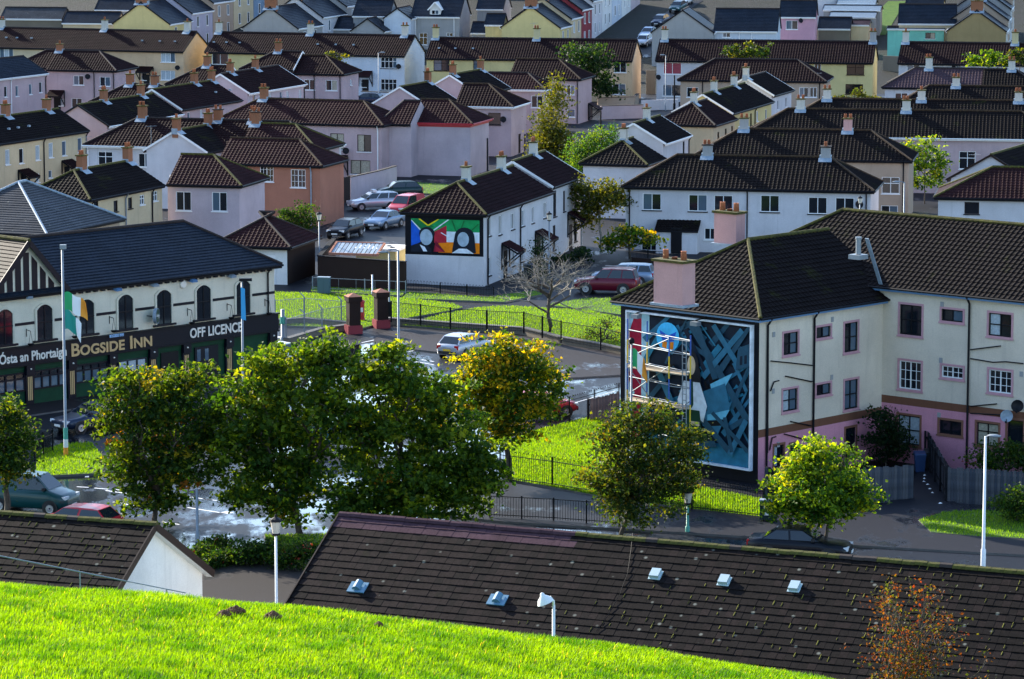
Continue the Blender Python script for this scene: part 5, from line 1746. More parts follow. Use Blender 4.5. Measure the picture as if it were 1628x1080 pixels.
# ------------------------------------------------------------------ the grass bank in front
BL, BR = at_y(0, 917, 80), at_y(1390, 1082, 80)
gx = (BR.z - BL.z) / (BR.x - BL.x)
def bank_z(x, y):
    t = np.clip((x - BL.x) / (BR.x - BL.x), -.3, 1.3)
    b = BL.z + gx * (x - BL.x) + 1.05 * t * (1 - t)
    v = y - 79.6
    # gentle shelf that rolls over into a steep drop
    soft = np.sqrt(v * v + 1.2)
    z = b - .07 * v - (.52 - .07) * (v + soft) / 2 + .12
    z = z + (.022 * np.sin(x * 1.7 + y * .6) + .03 * np.sin(x * .6 - y * .8 + 1.2 * np.sin(x * .23)))
    return z
def bank():
    xs, ys = np.linspace(-60, 60, 161), np.concatenate([np.linspace(25, 60, 12), np.linspace(61, 84, 70), np.linspace(85, 112, 20)])
    X, Y = np.meshgrid(xs, ys)
    Z = bank_z(X, Y)
    Z = np.maximum(Z, np.where(Y > 100, 0.02 * 0 - .5 + (112 - Y) * .05, -9))
    V = np.stack([X.ravel(), Y.ravel(), Z.ravel()], 1)
    nx = len(xs)
    j, i = np.meshgrid(np.arange(len(ys) - 1), np.arange(nx - 1), indexing='ij')
    q = (j * nx + i).ravel()
    Fq = np.stack([q, q + 1, q + nx + 1, q + nx], 1)
    tag(link('grass_bank', np_mesh('grass_bank', V, Fq, ['bank_soil'], smooth=True)), kind='structure')
    k = 330000
    x, y = rng.uniform(-13.5, 11.5, k), rng.uniform(61, 82, k)
    dz = 802 / 5600
    z = bank_z(x, y)
    # keep what the frame shows, with a margin
    cp, sp = math.cos(PITCH), math.sin(PITCH)
    dep = y * cp - (z - CAM_H) * sp
    py = 540 - F_PX * (y * sp + (z - CAM_H) * cp) / dep
    px = 814 + F_PX * x / dep
    s = (py < 1150) & (px > -120) & (px < 1760)
    x, y, z = x[s], y[s], z[s]
    # tufts: scattered centres, each darkening and lengthening the grass round it
    pat = .5 * np.sin(x * 1.1 + 2.1 * np.sin(y * .7)) + .5 * np.sin(y * .9 + 1.9 * np.sin(x * .8)) + .35 * np.sin(x * 4.3 + 2.2 * np.sin(y * 2.3))
    tc = np.stack([rng.uniform(-13, 11, 420), rng.uniform(61, 82, 420)], 1)
    tr_ = rng.uniform(.12, .42, 420)
    dark = np.zeros(len(x))
    for (cx_, cy_), r_ in zip(tc, tr_):
        near_ = np.abs(x - cx_) < r_ * 2.2
        dd = ((x[near_] - cx_) / (r_ * 1.6)) ** 2 + ((y[near_] - cy_) / (r_ * 1.2)) ** 2
        dark[near_] = np.maximum(dark[near_], np.exp(-dd * 1.4))
    pat = pat - 2.6 * dark
    tuft = 1 + .55 * dark + .12 * np.clip(pat, -1, 1)
    n = len(x)
    a = rng.uniform(0, 2 * np.pi, n)
    h = .105 * rng.uniform(.55, 1.3, n) * tuft
    wv = .0085 * rng.uniform(.7, 1.3, n)
    ln = .75 * h * rng.uniform(.2, 1.0, n)
    b = rng.normal(.3, 1.1, n)
    dx, dy = np.cos(a) * wv, np.sin(a) * wv
    lx, ly = np.cos(b) * ln, np.sin(b) * ln
    V = np.zeros((n, 5, 3))
    V[:, 0] = np.stack([x - dx, y - dy, z - .02], 1)
    V[:, 1] = np.stack([x + dx, y + dy, z - .02], 1)
    V[:, 2] = np.stack([x + dx * .8 + lx * .4, y + dy * .8 + ly * .4, z + h * .6], 1)
    V[:, 3] = np.stack([x - dx * .8 + lx * .4, y - dy * .8 + ly * .4, z + h * .6], 1)
    V[:, 4] = np.stack([x + lx, y + ly, z + h], 1)
    i = np.arange(n)[:, None] * 5
    Fq = np.concatenate([i + np.array([[0, 1, 2]]), i + np.array([[0, 2, 3]]), i + np.array([[3, 2, 4]])])
    t = np.clip(rng.uniform(0, 1, n) * .6 + .22 + .2 * pat, 0, 1)[:, None]
    col = np.array([.030, .098, .003]) * (1 - t) + np.array([.150, .248, .003]) * t
    dry = rng.uniform(0, 1, n) < .012
    col[dry] = (.30, .24, .06)
    T = np.ones((n, 5, 4))
    T[:, :, :3] = (col * rng.uniform(.8, 1.2, (n, 1)))[:, None, :]
    o = link('bank_grass', np_mesh('bank_grass', V.reshape(-1, 3), Fq, ['blade'], T.reshape(-1, 4)))
    tag(o, 'long bright green grass covering the bank in front', 'grass', kind='stuff')
bank()
def on_bank(px, py):
    best = None
    for k in range(400):
        Y = 62 + k * .05
        p = at_y(px, py, Y)
        if p.z <= float(bank_z(p.x, p.y)):
            return p
    return at_y(px, py, 78)
for k, (px, py, r) in enumerate(((374, 979, .22), (356, 984, .15), (434, 987, .19), (602, 1000, .08))):
    p = on_bank(px, py)
    mb = MB()
    for i in range(75):
        a, q = random.uniform(0, 6.28), r * math.sqrt(random.random())
        s = random.uniform(.032, .06) * (1.2 - q / r * .5)
        c = Vector((math.cos(a) * q, math.sin(a) * q, (1 - q / r) * r * .5 + .09))
        mb.lathe([(0.001, -s), (s, -s * .3), (s * .8, s * .5), (.001, s)], 6, c)
    tag(mb.build('earth_mound', 'soil', None, p), ('larger scattered brown molehill on the grass bank', 'flat crumbly earth patch left of the larger molehill', 'dark molehill right of the larger one on the bank', 'tiny bare earth spot on the grass bank')[k], 'molehill', 'molehills on the bank')
# ------------------------------------------------------------------ older terraces on the hill behind
HK = dict(group='older houses on the hill', roof='blue_slate', rib=False, pitch=35, fascia='white_paint', barge='gutter_dark', oh=.2, gauge=.3)
def eave_on_hill(py, he):
    # level of an eave that stands he above the slope and is sighted at row py
    Y = (32 - he + 44.7) / ((py + 262) / F_PX + .1)
    return he + .1 * (Y - 447)
def hh(label, A, B, ze, **kw):
    k = dict(HK)
    k.update(kw)
    ze = eave_on_hill(A[1], k.pop('he', 5.0))
    zg = k.pop('zg', None)
    a = at(*A, ze)
    return house(label, A, B, ze, zg=hill(a.y) - .3 if zg is None else zg, **k)
def uphill_row(A, Bx, ze, ang, labels, walls, W_first, step, unit, zadd, frame='W1', wide=None):
    """houses one behind the other up a street; the first shows its gable, all show their street front on the right"""
    ze = eave_on_hill(A[1], 5.2)
    a = at(*A, ze)
    d = Vector((math.cos(R(ang)), math.sin(R(ang)), 0))
    n = Vector((-d.y, d.x, 0))
    wd = line_meet(a, d, Bx)
    c = a.copy()
    zz = ze
    for i, (lb, wl) in enumerate(zip(labels, walls)):
        p = Vector((c.x, c.y, zz))
        H = house(lb, p, None, zz, D=unit, ang=ang, L=wd, ax='y', e0='gable', e1='gable', zg=max(0, hill(c.y) - .5), wall=wl, **{k: v for k, v in HK.items()},
                  chim=())
        chimney(H.root, Vector((wd / 2, .5, H.zr)), 'chimney_terracotta', 1.5, 0, .6, 1.6, .7)
        rw = H.FR['r'][2]
        M = Matrix.Translation((H.rect[1], H.rect[2], 0)) @ Matrix.Rotation(R(90), 4, 'Z')
        for u in (rw * .28, rw * .72):
            for z in (zz - H.zg - 1.9, zz - H.zg - 4.4):
                if z > .2:
                    window(H.root, M @ Vector((u - .4, -.03, z)), R(90), .8, 1.45, frame, rec=.0, trim=None)
        c = c + n * unit
        zz += zadd
uphill_row((178, 38), 271, 6.4, -14, ['yellow gabled slate house above the far left terrace', 'lavender hill house behind the yellow gable', 'tan narrow hill house with dark windows', 'pale cream narrow hill house', 'steel blue narrow hill house'],
           ['yellow', 'lavender', 'tan', 'cream', 'steel_blue'], 0, 0, 9.0, 1.0)
uphill_row((384, 45), 475, 7.4, -16, ['grey rendered gable house above the pale terrace', 'grey slate house behind the grey rendered gable', 'third slate house up the street behind the grey gable'], ['grey_wall', 'white_wall', 'grey_wall'], 0, 0, 10, 1.0)
uphill_row((795, 44), 892, 6.3, -13, ['yellow gabled slate house at the foot of the steep street', 'cream terrace house up the steep street', 'dark red terrace house up the steep street', 'white terrace house with pink windows up the steep street', 'plain white terrace house up the steep street',
                                       'grey white terrace house up the steep street', 'white terrace house with green trim up the steep street', 'topmost pale terrace house of the steep street'],
           ['yellow', 'cream', 'red_wall', 'white_wall', 'white_render', 'blue_white', 'white_render', 'lilac_pale'], 0, 0, 7.0, .85)
hh('wide grey house with a white dormer above the central terrace', (653, 27), (731, 28.5), 7.1, ang=-10, D=8.5, wall='grey_wall', e0='gable', e1='gable', win=(('f', 673, 62, 1.1, 1.6, 'W22'), ('f', 715, 60, .9, 1.3, 'W22')), pipes=(('f', 661, 'white_paint'), ('f', 722, 'white_paint')))
def dormer(px, py, Y):
    p = at_y(px, py, Y)
    o = empty('dormer_window', (p.x, p.y, p.z), R(-10), 'white gabled dormer on the wide grey house', 'dormer')
    mb = MB()
    mb.box(-.75, .75, 0, 2.5, -1.2, .7)
    mb.add([(-.75, 0, .7), (.75, 0, .7), (0, 0, 1.5), (-.75, 2.5, .7), (.75, 2.5, .7), (0, 2.5, 1.5)], ((0, 1, 2), (4, 3, 5)))
    mb.build('dormer_wall', 'white_render', o)
    mb = MB()
    for s in (-1, 1):
        mb.add([(s * 1.0, -.25, .5), (0, -.25, 1.58), (0, 2.6, 1.58), (s * 1.0, 2.6, .5)], ((0, 1, 2, 3) if s < 0 else (3, 2, 1, 0),))
        mb.bar((s * 1.0, -.26, .48), (0, -.26, 1.56), .06, .16)
    mb.build('dormer_roof', 'white_paint', o)
    window(o, (-.5, -.03, -1.0), 0, 1.0, 1.5, 'W22', rec=0)
dormer(692, 22, at(653, 27, eave_on_hill(27, 5)).y - .1)
hh('small grey gabled outhouse above the pale terrace', (556, 50), 612, 4.6, he=3.6, ang=-14, ax='y', e0='gable', e1='gable', D=7, wall='grey_wall')
hh('low slate shed left of the small grey outhouse', (500, 46), 560, 4.4, he=3.2, ang=-14, D=4.5, wall='grey_wall', e0='gable', e1='gable')
hh('grey slate house behind the small grey outhouse', (560, 26), 618, 6.6, ang=-12, D=6, wall='grey_wall', e0='gable', e1='gable')
hh('blue-white gabled house among the hill roofs', (608, 30), 655, 6.6, ang=-12, ax='y', D=7, e0='gable', e1='gable', wall='blue_white')
hh('low slate annex right of the wide grey house', (748, 53), 800, 4.3, he=3.2, ang=-10, D=4, wall='grey_wall', e0='gable', e1='gable')
hh('grey slate house on the hill right of the dormer house', (757, 15), 800, 8.2, ang=-10, D=7, wall='grey_wall', e0='gable', e1='gable')
hh('yellow-green lean-to wall behind the yellow street-foot gable', (770, 40), 800, 6.2, ang=-10, D=4, wall='yellow', e0='gable', e1='gable')
hh('big grey gabled house right of the steep street', (1034, 52), 1136, 6.0, ang=-8, ax='y', e0='gable', e1='gable', D=9, wall='grey_wall')
hh('slate-roofed wing with white gutter of the big grey house', (1134, 50), 1236, 6.0, ang=-8, D=8, wall='blue_white', e0='none', e1='gable', win=(('f', 1155, 56, 1.0, .6, 'W2'),), pipes=(('f', 1175, 'white_paint'), ('f', 1195, 'white_paint')))
hh('pink house with a dark slate roof and one white window', (1239, 27.5), 1297, 6.6, ang=-8, D=6, wall='pink', e0='gable', e1='gable', win=(('f', 1259, 40, 1.6, 1.2, 'W2'),), dishes=(('f', 1273, 33),))
hh('tall white gabled house behind the pink house', (1285, -6), 1330, 9.0, ang=-8, D=8, wall='white_wall', e0='gable', e1='gable')
hh('mint green rear extension with brown window', (1410, 46), 1502, 5.5, he=4.4, ang=-8, D=5, wall='turquoise', e0='gable', e1='gable', pitch=4, win=(('f', 1479, 57, 1.3, .8, 'B2'),))
hh('slate-roofed cream house behind the mint green extension', (1428, 38), 1520, 6.5, ang=-8, D=7, wall='cream', e0='gable', e1='gable')
uphill_row((1504, 50), 1601, 6.2, -10, ['brown rendered gable house with a pale streak below its brick stack', 'slate terrace house behind the brown gable', 'next slate terrace house up from the brown gable', 'upper slate terrace house at the right edge'], ['olive', 'tan', 'grey_wall', 'tan'], 0, 0, 8, 1.1)
# yards and sheds between the pink house and the green lane
for k, (a, b, ze, wl, rf, lb) in enumerate((((1300, 46), 1352, 3.8, 'stone_wall', 'blue_slate', 'low dark yard shed right of the pink house'), ((1318, 27), 1392, 6.2, 'grey_wall', 'lead', 'flat grey yard roof with pale edge'), ((1352, 40), 1382, 4.6, 'cream', 'new_tile', 'cream lean-to by the green lane'),
                                            ((1308, 16), 1400, 8.0, 'grey_wall', 'lead', 'long pale flat roof near the top right'), ((0, 30), 98, 6.2, 'stone_wall', 'grey_slate', 'long grey stone shed at the top left'), ((98, 37), 185, 5.4, 'cream', 'blue_slate', 'dark slate wing left of the yellow gable'),
                                            ((1440, 6), 1500, 9.4, 'yellow', 'blue_slate', 'yellow house at the top right'), ((150, 16), 220, 7.6, 'grey_wall', 'blue_slate', 'dark slate roof above the yellow gable'), ((1330, 6), 1392, 9.2, 'steel_blue', 'lead', 'blue grey shed row at the top right'))):
    hh(lb, a, b, ze, he=ze * .3 + 1.6, ang=-10, D=5, wall=wl, roof=rf, e0='gable', e1='gable', pitch=12 if rf in ('lead', 'new_tile') else 30)
# rooftops further up, closing the view
rr = random.Random(11)
cols = ['white_wall', 'grey_wall', 'cream', 'blue_white', 'tan', 'yellow', 'lilac_pale']
lab = ['left of the tall white gables', 'above the yellow gable', 'above the grey rendered gable', 'between the hill terraces', 'above the dormer house', 'left of the steep street', 'right of the steep street', 'above the pink house', 'above the green lane', 'above the mint extension', 'above the brown gable', 'at the top right corner']
for r_, (Y0, py) in enumerate(((540, 2), (575, -12), (612, -20))):
    for i in range(12):
        px0 = -30 + i * 140 + rr.uniform(-15, 15) + r_ * 50
        Yv = Y0 + rr.uniform(-6, 6)
        zg = hill(Yv)
        p0 = at_y(px0, 0, Yv)
        house('slate-roofed %s house %s, row %d up the hill' % (cols[(i * 3 + r_) % 7].replace('_wall', '').replace('_', ' '), lab[i], r_ + 1), Vector((p0.x, Yv, zg + 5.0)), None, zg + 5.0, zg=zg - 1, D=8, ang=-10 + rr.uniform(-6, 6), L=rr.uniform(9, 12),
              wall=cols[(i * 3 + r_) % 7], e0='gable', e1='gable', chim=(), **HK)
# the steep street itself and the green lane
def ramp(name, pts, m):
    mb = MB()
    P = []
    for px, py in pts:
        best = None
        for k in range(900):
            Y = 380 + k * .3
            q = at_y(px, py, Y)
            if q.z <= hill(Y) + .03:
                best = q
                break
        P.append(Vector((best.x, best.y, hill(best.y) + .04)))
    s = sum(P[i].x * P[(i + 1) % len(P)].y - P[(i + 1) % len(P)].x * P[i].y for i in range(len(P)))
    if s < 0:
        P.reverse()
    mb.add(P, (tuple(range(len(P))),))
    tag(mb.build(name, m), kind='structure')
ramp('steep_street', [(1012, 92), (1034, 92), (1040, 60), (1075, 30), (1118, 1), (1085, 1), (1045, 30), (1018, 55)], 'asphalt_dry')
ramp('green_lane', [(1376, 56), (1408, 56), (1440, 2), (1412, 2), (1390, 25)], 'lawn_shade_tint')
# ------------------------------------------------------------------ trees and shrubs
PAL = {   # leaf colours with weights; the third and fourth also paint the sunlit upper left
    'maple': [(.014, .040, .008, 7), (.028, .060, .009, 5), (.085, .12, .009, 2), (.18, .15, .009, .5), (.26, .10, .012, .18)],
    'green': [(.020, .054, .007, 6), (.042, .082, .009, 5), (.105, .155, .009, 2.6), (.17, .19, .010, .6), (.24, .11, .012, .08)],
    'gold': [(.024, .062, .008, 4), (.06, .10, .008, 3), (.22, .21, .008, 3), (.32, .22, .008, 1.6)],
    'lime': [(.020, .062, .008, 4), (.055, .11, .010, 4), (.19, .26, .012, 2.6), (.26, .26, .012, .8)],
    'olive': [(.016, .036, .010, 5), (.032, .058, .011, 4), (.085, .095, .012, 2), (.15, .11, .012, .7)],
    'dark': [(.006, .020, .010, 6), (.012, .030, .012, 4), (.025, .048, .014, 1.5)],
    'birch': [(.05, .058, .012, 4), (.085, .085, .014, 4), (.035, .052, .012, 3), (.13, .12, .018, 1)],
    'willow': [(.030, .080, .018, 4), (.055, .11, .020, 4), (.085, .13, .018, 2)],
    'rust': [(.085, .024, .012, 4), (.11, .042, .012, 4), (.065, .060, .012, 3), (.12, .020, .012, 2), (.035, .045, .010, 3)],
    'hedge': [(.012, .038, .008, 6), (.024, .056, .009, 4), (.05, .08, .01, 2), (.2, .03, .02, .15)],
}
def leaves(clumps, per, spread, size, pal, name, parent, painted_sun=0.0, droop=0.0, crown_c=None, crown_r=1.0):
    """leaf-sized folded faces gathered in clumps"""
    c = np.repeat(np.array(clumps), per, axis=0)
    n = len(c)
    g = rng.normal(0, 1, (n, 3))
    p = c + g * np.array([spread * 1.35, spread * 1.35, spread * .5])
    p[:, 2] -= .35 * np.abs(g[:, 0] * g[:, 1]) * spread
    if droop:
        p[:, 2] -= np.abs(rng.normal(0, droop, n))
    s = size * rng.uniform(.65, 1.35, n)
    nrm = rng.normal(0, .7, (n, 3)) + np.array([0, -.15, .75])
    nrm /= np.linalg.norm(nrm, axis=1, keepdims=True)
    a = np.cross(nrm, rng.normal(0, 1, (n, 3)))
    a /= np.linalg.norm(a, axis=1, keepdims=True) + 1e-9
    b = np.cross(nrm, a)
    V = np.zeros((n, 4, 3))
    V[:, 0] = p - a * s[:, None] * .55
    V[:, 1] = p - b * s[:, None] * .42 + nrm * s[:, None] * .12
    V[:, 2] = p + a * s[:, None] * .6 - nrm * s[:, None] * .08
    V[:, 3] = p + b * s[:, None] * .42 + nrm * s[:, None] * .12
    Fq = np.arange(n * 4).reshape(n, 4)
    P = np.array(PAL[pal])
    w_ = P[:, 3] / P[:, 3].sum()
    # colour by clump with some leaf to leaf mix; autumn colour sits in patches
    m = len(clumps)
    base = rng.choice(len(P), m, p=w_)
    if painted_sun and crown_c is not None:  # paints the sunlit upper left of the crown with lighter, yellower leaves
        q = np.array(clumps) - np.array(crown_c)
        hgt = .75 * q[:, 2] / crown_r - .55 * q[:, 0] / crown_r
        pick = rng.uniform(0, 1, m) < np.clip(hgt * painted_sun, 0, .85)
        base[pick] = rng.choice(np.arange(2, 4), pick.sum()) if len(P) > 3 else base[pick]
    idx = np.repeat(base, per)
    sw_ = rng.uniform(0, 1, n) < .35
    idx[sw_] = rng.choice(min(3, len(P)), sw_.sum())
    col = P[idx, :3] * rng.uniform(.75, 1.25, (n, 1))
    T = np.ones((n, 4, 4))
    T[:, :, :3] = col[:, None, :]
    return link(name, np_mesh(name, V.reshape(-1, 3), Fq, ['leaf'], T.reshape(-1, 4)), parent)
def limb(mb, a, b, r0, r1, wob=.12, n=5):
    a, b = Vector(a), Vector(b)
    L = (b - a).length
    pts, rad = [], []
    for i in range(n + 1):
        t = i / n
        p = a.lerp(b, t)
        if 0 < i < n:
            p += Vector((random.uniform(-1, 1), random.uniform(-1, 1), random.uniform(-.4, .6))) * L * wob * .5
        pts.append(p)
        rad.append(r0 + (r1 - r0) * t)
    mb.tube(pts, rad, 6)
    return pts
def tree(label, base, lobes, pal, n_leaf, size=.17, trunk=.16, name='tree', cat='tree', group='street trees', spread=.24, per=34, bark='bark', z0=0.0, painted_sun=.0, fill=.5, flat=.8, droop=0, fork=None, Y=None, trunks=1):
    P = at_y(base[0], base[1], Y) if Y else at(base[0], base[1], z0)
    Yd = P.y
    s = F_PX / Yd
    root = empty(name, P, 0, label, cat, group)
    L3 = []
    for lx, ly, lr in lobes:
        r = lr / s
        c = at_y(lx, ly, Yd + random.uniform(-.5, .5) * r) - P
        L3.append((c, r))
    tot = sum(r ** 2 for c, r in L3)
    clumps = []
    nclump = max(8, n_leaf // per)
    for c, r in L3:
        k = max(3, int(nclump * r ** 2 / tot))
        v = rng.normal(0, 1, (k, 3))
        v /= np.linalg.norm(v, axis=1, keepdims=True)
        # bumpy outline: boughs reach out, hollows let the light through
        th, ph = np.arctan2(v[:, 1], v[:, 0]), np.arcsin(v[:, 2])
        q0 = rng.uniform(0, 6.28, 3)
        bump = 1 + .20 * np.sin(3 * th + q0[0]) * np.cos(2 * ph + q0[1]) + .16 * np.sin(5 * th + 4 * ph + q0[2])
        keep = rng.uniform(0, 1, k) < np.clip(.3 + 1.1 * (bump - .72), .15, 1)
        v, bump = v[keep], bump[keep]
        k = len(v)
        if k == 0:
            continue
        rad = r * bump * np.where(rng.uniform(0, 1, k) < fill, rng.uniform(.75, 1.02, k), rng.uniform(.15, .8, k))
        q = v * rad[:, None]
        q[:, 2] *= flat
        clumps.append(q + np.array(c))
    cl = np.concatenate(clumps)
    cc = np.mean([np.array(c) for c, r in L3], axis=0)
    cr = max((np.linalg.norm(np.array(c) - cc) + r) for c, r in L3)
    crown = leaves(cl, per, spread, size, pal, 'crown', root, painted_sun, droop, cc, cr)
    mb = MB()
    lowest = min(c.z - r * .7 for c, r in L3)
    fk = max(.25, min(lowest + .35 * (cc[2] - lowest), lowest + 1.2)) if fork is None else fork
    for t in range(trunks):
        off = Vector(((t - (trunks - 1) / 2) * .55, random.uniform(-.1, .1), 0))
        top = Vector((cc[0] * .5, cc[1] * .5, max(fk, .4))) + off * 1.6
        limb(mb, off + Vector((0, 0, -.1)), top, trunk, trunk * .75, .04)
        for c, r in L3[t::trunks]:
            pts = limb(mb, top - Vector((0, 0, .1)), Vector(c) + Vector((0, 0, r * .2)), trunk * .6, .025, .18)
            for k in range(4):
                v = Vector((random.uniform(-1, 1), random.uniform(-1, 1), random.uniform(-.3, 1))).normalized() * r * .8
                limb(mb, pts[random.randint(2, 4)], Vector(c) + v, .05, .012, .15, 4)
    mb.build('trunk', bark, root, smooth=True)
    return root
tree('dark green maple at the left edge with orange tips', (12, 835), [(10, 655, 38), (32, 700, 34), (0, 720, 48), (-20, 670, 40), (20, 745, 30)], 'maple', 9000, painted_sun=.35)
tree('broad maple in front of the pub sign, sunlit tint on its left', (243, 842), [(205, 612, 48), (300, 608, 45), (250, 640, 62), (185, 672, 45), (315, 660, 42), (250, 700, 75), (200, 730, 48), (300, 730, 55), (245, 775, 60), (330, 690, 22)], 'maple', 26000, size=.20, painted_sun=.7, trunk=.15)
tree('large spreading green maple right of the pub pole', (478, 852), [(430, 590, 50), (390, 640, 50), (500, 570, 52), (450, 660, 70), (540, 640, 60), (400, 720, 55), (480, 740, 65), (390, 780, 45), (450, 800, 45), (545, 560, 28), (370, 690, 30)], 'green', 30000, size=.22, painted_sun=.6, trunk=.17, fill=.6)
tree('wide green maple in the middle of the road trees', (640, 856), [(600, 590, 50), (650, 610, 45), (560, 680, 55), (640, 680, 70), (700, 640, 50), (730, 700, 65), (760, 750, 45), (600, 760, 65), (680, 770, 70), (740, 790, 45), (620, 560, 25), (560, 800, 45), (655, 815, 40)], 'green', 36000, size=.22, painted_sun=.5, trunk=.18, fill=.6)
tree('golden topped tree at the plaza beside the silver hatchback', (809, 768), [(770, 575, 42), (830, 568, 42), (800, 545, 25), (870, 600, 38), (800, 615, 55), (850, 640, 38), (760, 640, 45), (800, 680, 42), (745, 600, 28)], 'gold', 22000, size=.19, painted_sun=.75, trunk=.17)
tree('olive tinged tree in front of the scaffold tower', (986, 850), [(1000, 665, 38), (1045, 660, 34), (970, 700, 40), (1030, 715, 60), (1090, 715, 38), (980, 760, 48), (1050, 775, 55), (1000, 805, 45), (940, 760, 24), (1085, 760, 30), (1105, 690, 18)], 'olive', 24000, size=.15, painted_sun=.3, trunk=.11, spread=.24)
tree('rounded lime green tree over the black saloon', (1300, 880), [(1300, 722, 34), (1265, 760, 42), (1335, 755, 42), (1300, 780, 55), (1252, 796, 32), (1360, 786, 32), (1300, 806, 42), (1350, 804, 26), (1270, 735, 20), (1345, 715, 14)], 'lime', 20000, size=.17, painted_sun=.38, trunk=.09, spread=.24, trunks=2)
tree('big dark round evergreen beside the far peach house', (933, 172), [(930, 90, 30), (915, 110, 30), (955, 100, 26), (940, 130, 32), (965, 140, 20)], 'dark', 6000, size=.34, spread=.5, trunk=.25, group='garden trees')
tree('tall slender yellowing birch among the lilac houses', (882, 290), [(884, 130, 12), (882, 160, 22), (875, 190, 26), (885, 215, 30), (870, 240, 30), (895, 255, 26), (858, 225, 16)], 'birch', 13000, size=.22, spread=.38, trunk=.12, group='garden trees', bark='bark_pale', fill=.35, flat=1.2, droop=.3)
tree('light green willow behind the white stepped house', (946, 320), [(960, 215, 22), (935, 240, 34), (960, 255, 34), (925, 265, 26), (975, 235, 18), (985, 285, 16), (945, 285, 30)], 'willow', 16000, size=.2, spread=.35, trunk=.12, group='garden trees', bark='bark_pale', flat=1.0, droop=.4)
tree('loose tree with a pale leaning trunk behind the stepped house', (957, 398), [(925, 295, 22), (945, 320, 22), (965, 300, 24), (930, 340, 16), (985, 310, 18)], 'birch', 6000, size=.22, spread=.4, trunk=.13, group='garden trees', bark='bark_pale', fill=.3, droop=.4)
tree('yellow green bush tree beside the low navy roof', (1030, 290), [(1015, 250, 20), (1045, 245, 22), (1070, 245, 14), (1030, 262, 22)], 'gold', 3600, size=.18, spread=.3, group='garden trees', painted_sun=.4)
tree('small broad leaved tree before the white porch house', (1003, 415), [(972, 380, 15), (990, 368, 15), (1015, 370, 17), (1037, 380, 15), (1000, 385, 12), (965, 395, 8)], 'gold', 1700, size=.26, spread=.3, trunk=.07, group='garden trees', painted_sun=.3)
for lb, b, lo, pal, n, sz in (
        ('round pale bush on the ridge line of the long far terrace', (533, 172), [(525, 88, 10), (540, 90, 12), (533, 97, 12)], 'birch', 900, .3),
        ('dark flowering bush in front of the salmon house', (475, 372), [(458, 340, 16), (485, 336, 18), (472, 352, 22), (498, 350, 12), (450, 352, 10)], 'hedge', 4200, .16),
        ('olive hedge tree before the far white terrace house', (1190, 182), [(1165, 82, 16), (1195, 76, 18), (1215, 84, 16), (1180, 92, 18)], 'olive', 2200, .3),
        ('bare reddish bush by the upper white row house', (1275, 182), [(1262, 160, 16), (1285, 150, 14), (1275, 172, 16)], 'olive', 900, .24),
        ('broad olive bush before the yellow end house', (1362, 178), [(1340, 158, 14), (1365, 150, 16), (1385, 158, 16), (1355, 165, 16)], 'birch', 2400, .26),
        ('bright yellow green bush at the far right terrace', (1570, 186), [(1550, 98, 14), (1575, 92, 14), (1595, 98, 14)], 'lime', 1800, .28),
        ('dark green bush at the far right edge', (1620, 186), [(1615, 85, 14), (1628, 95, 16)], 'olive', 1000, .28),
        ('bright green bush between the tan house end and the right edge house', (1470, 324), [(1445, 238, 20), (1475, 232, 22), (1490, 255, 20), (1460, 262, 26), (1485, 280, 22), (1450, 285, 18)], 'lime', 5600, .2),
        ('leafy green bush before the right edge house', (1590, 378), [(1555, 345, 16), (1585, 330, 20), (1615, 335, 20), (1600, 352, 20), (1570, 358, 14)], 'willow', 4200, .18),
        ('dark climbing shrub in the corner of the flats', (1408, 742), [(1405, 665, 22), (1420, 690, 24), (1395, 700, 18), (1410, 720, 22), (1430, 710, 14)], 'dark', 5200, .14),
        ('wide dark hedge above the timber fence at right', (1595, 772), [(1565, 728, 22), (1600, 720, 26), (1630, 725, 26), (1650, 730, 26), (1580, 742, 18)], 'hedge', 7000, .13),
        ('rounded low shrub at the right edge of the lawn', (1615, 832), [(1600, 800, 18), (1625, 790, 22), (1640, 805, 24), (1615, 812, 16)], 'hedge', 4600, .12),
        ('spiky blue grey conifer by the white row', (857, 452), [(856, 385, 7), (855, 400, 10), (858, 415, 12), (856, 432, 13)], 'dark', 1500, .16),
        ('low dark bush by the path behind the bare tree', (915, 420), [(905, 410, 10), (925, 405, 12), (890, 412, 10)], 'dark', 1400, .18),
        ('leafless brown thicket at the fence beside the tall mural', (955, 548), [(945, 530, 16), (965, 515, 16), (975, 535, 14)], 'olive', 1500, .1)):
    tree(lb, b, lo, pal, n, size=sz, trunk=.06, group='bushes', spread=.22, per=22, name='bush', cat='bush')
# shrub bed by the near houses
for k, (px, py, r) in enumerate(((318, 880, 17), (345, 868, 20), (362, 882, 16), (390, 878, 22), (420, 876, 24), (450, 884, 22), (480, 880, 26), (335, 890, 14))):
    tree(('first low evergreen shrub of the bed beside the white gable', 'taller shrub with a red flower by the grey post', 'small pale shrub behind the taller one in the bed', 'dark glossy shrub in the middle of the bed', 'rounded dark shrub left of the white lamp post',
          'dense shrub just right of the white lamp post', 'last large shrub of the bed against the tiled roof', 'ground hugging shrub at the bed edge')[k], (px, py + r * .9), [(px, py, r), (px + r * .5, py - r * .3, r * .7), (px - r * .5, py + r * .1, r * .7)], 'hedge', 2600, size=.12, trunk=.03, group='shrub bed', name='bush', cat='bush', spread=.16, per=20)
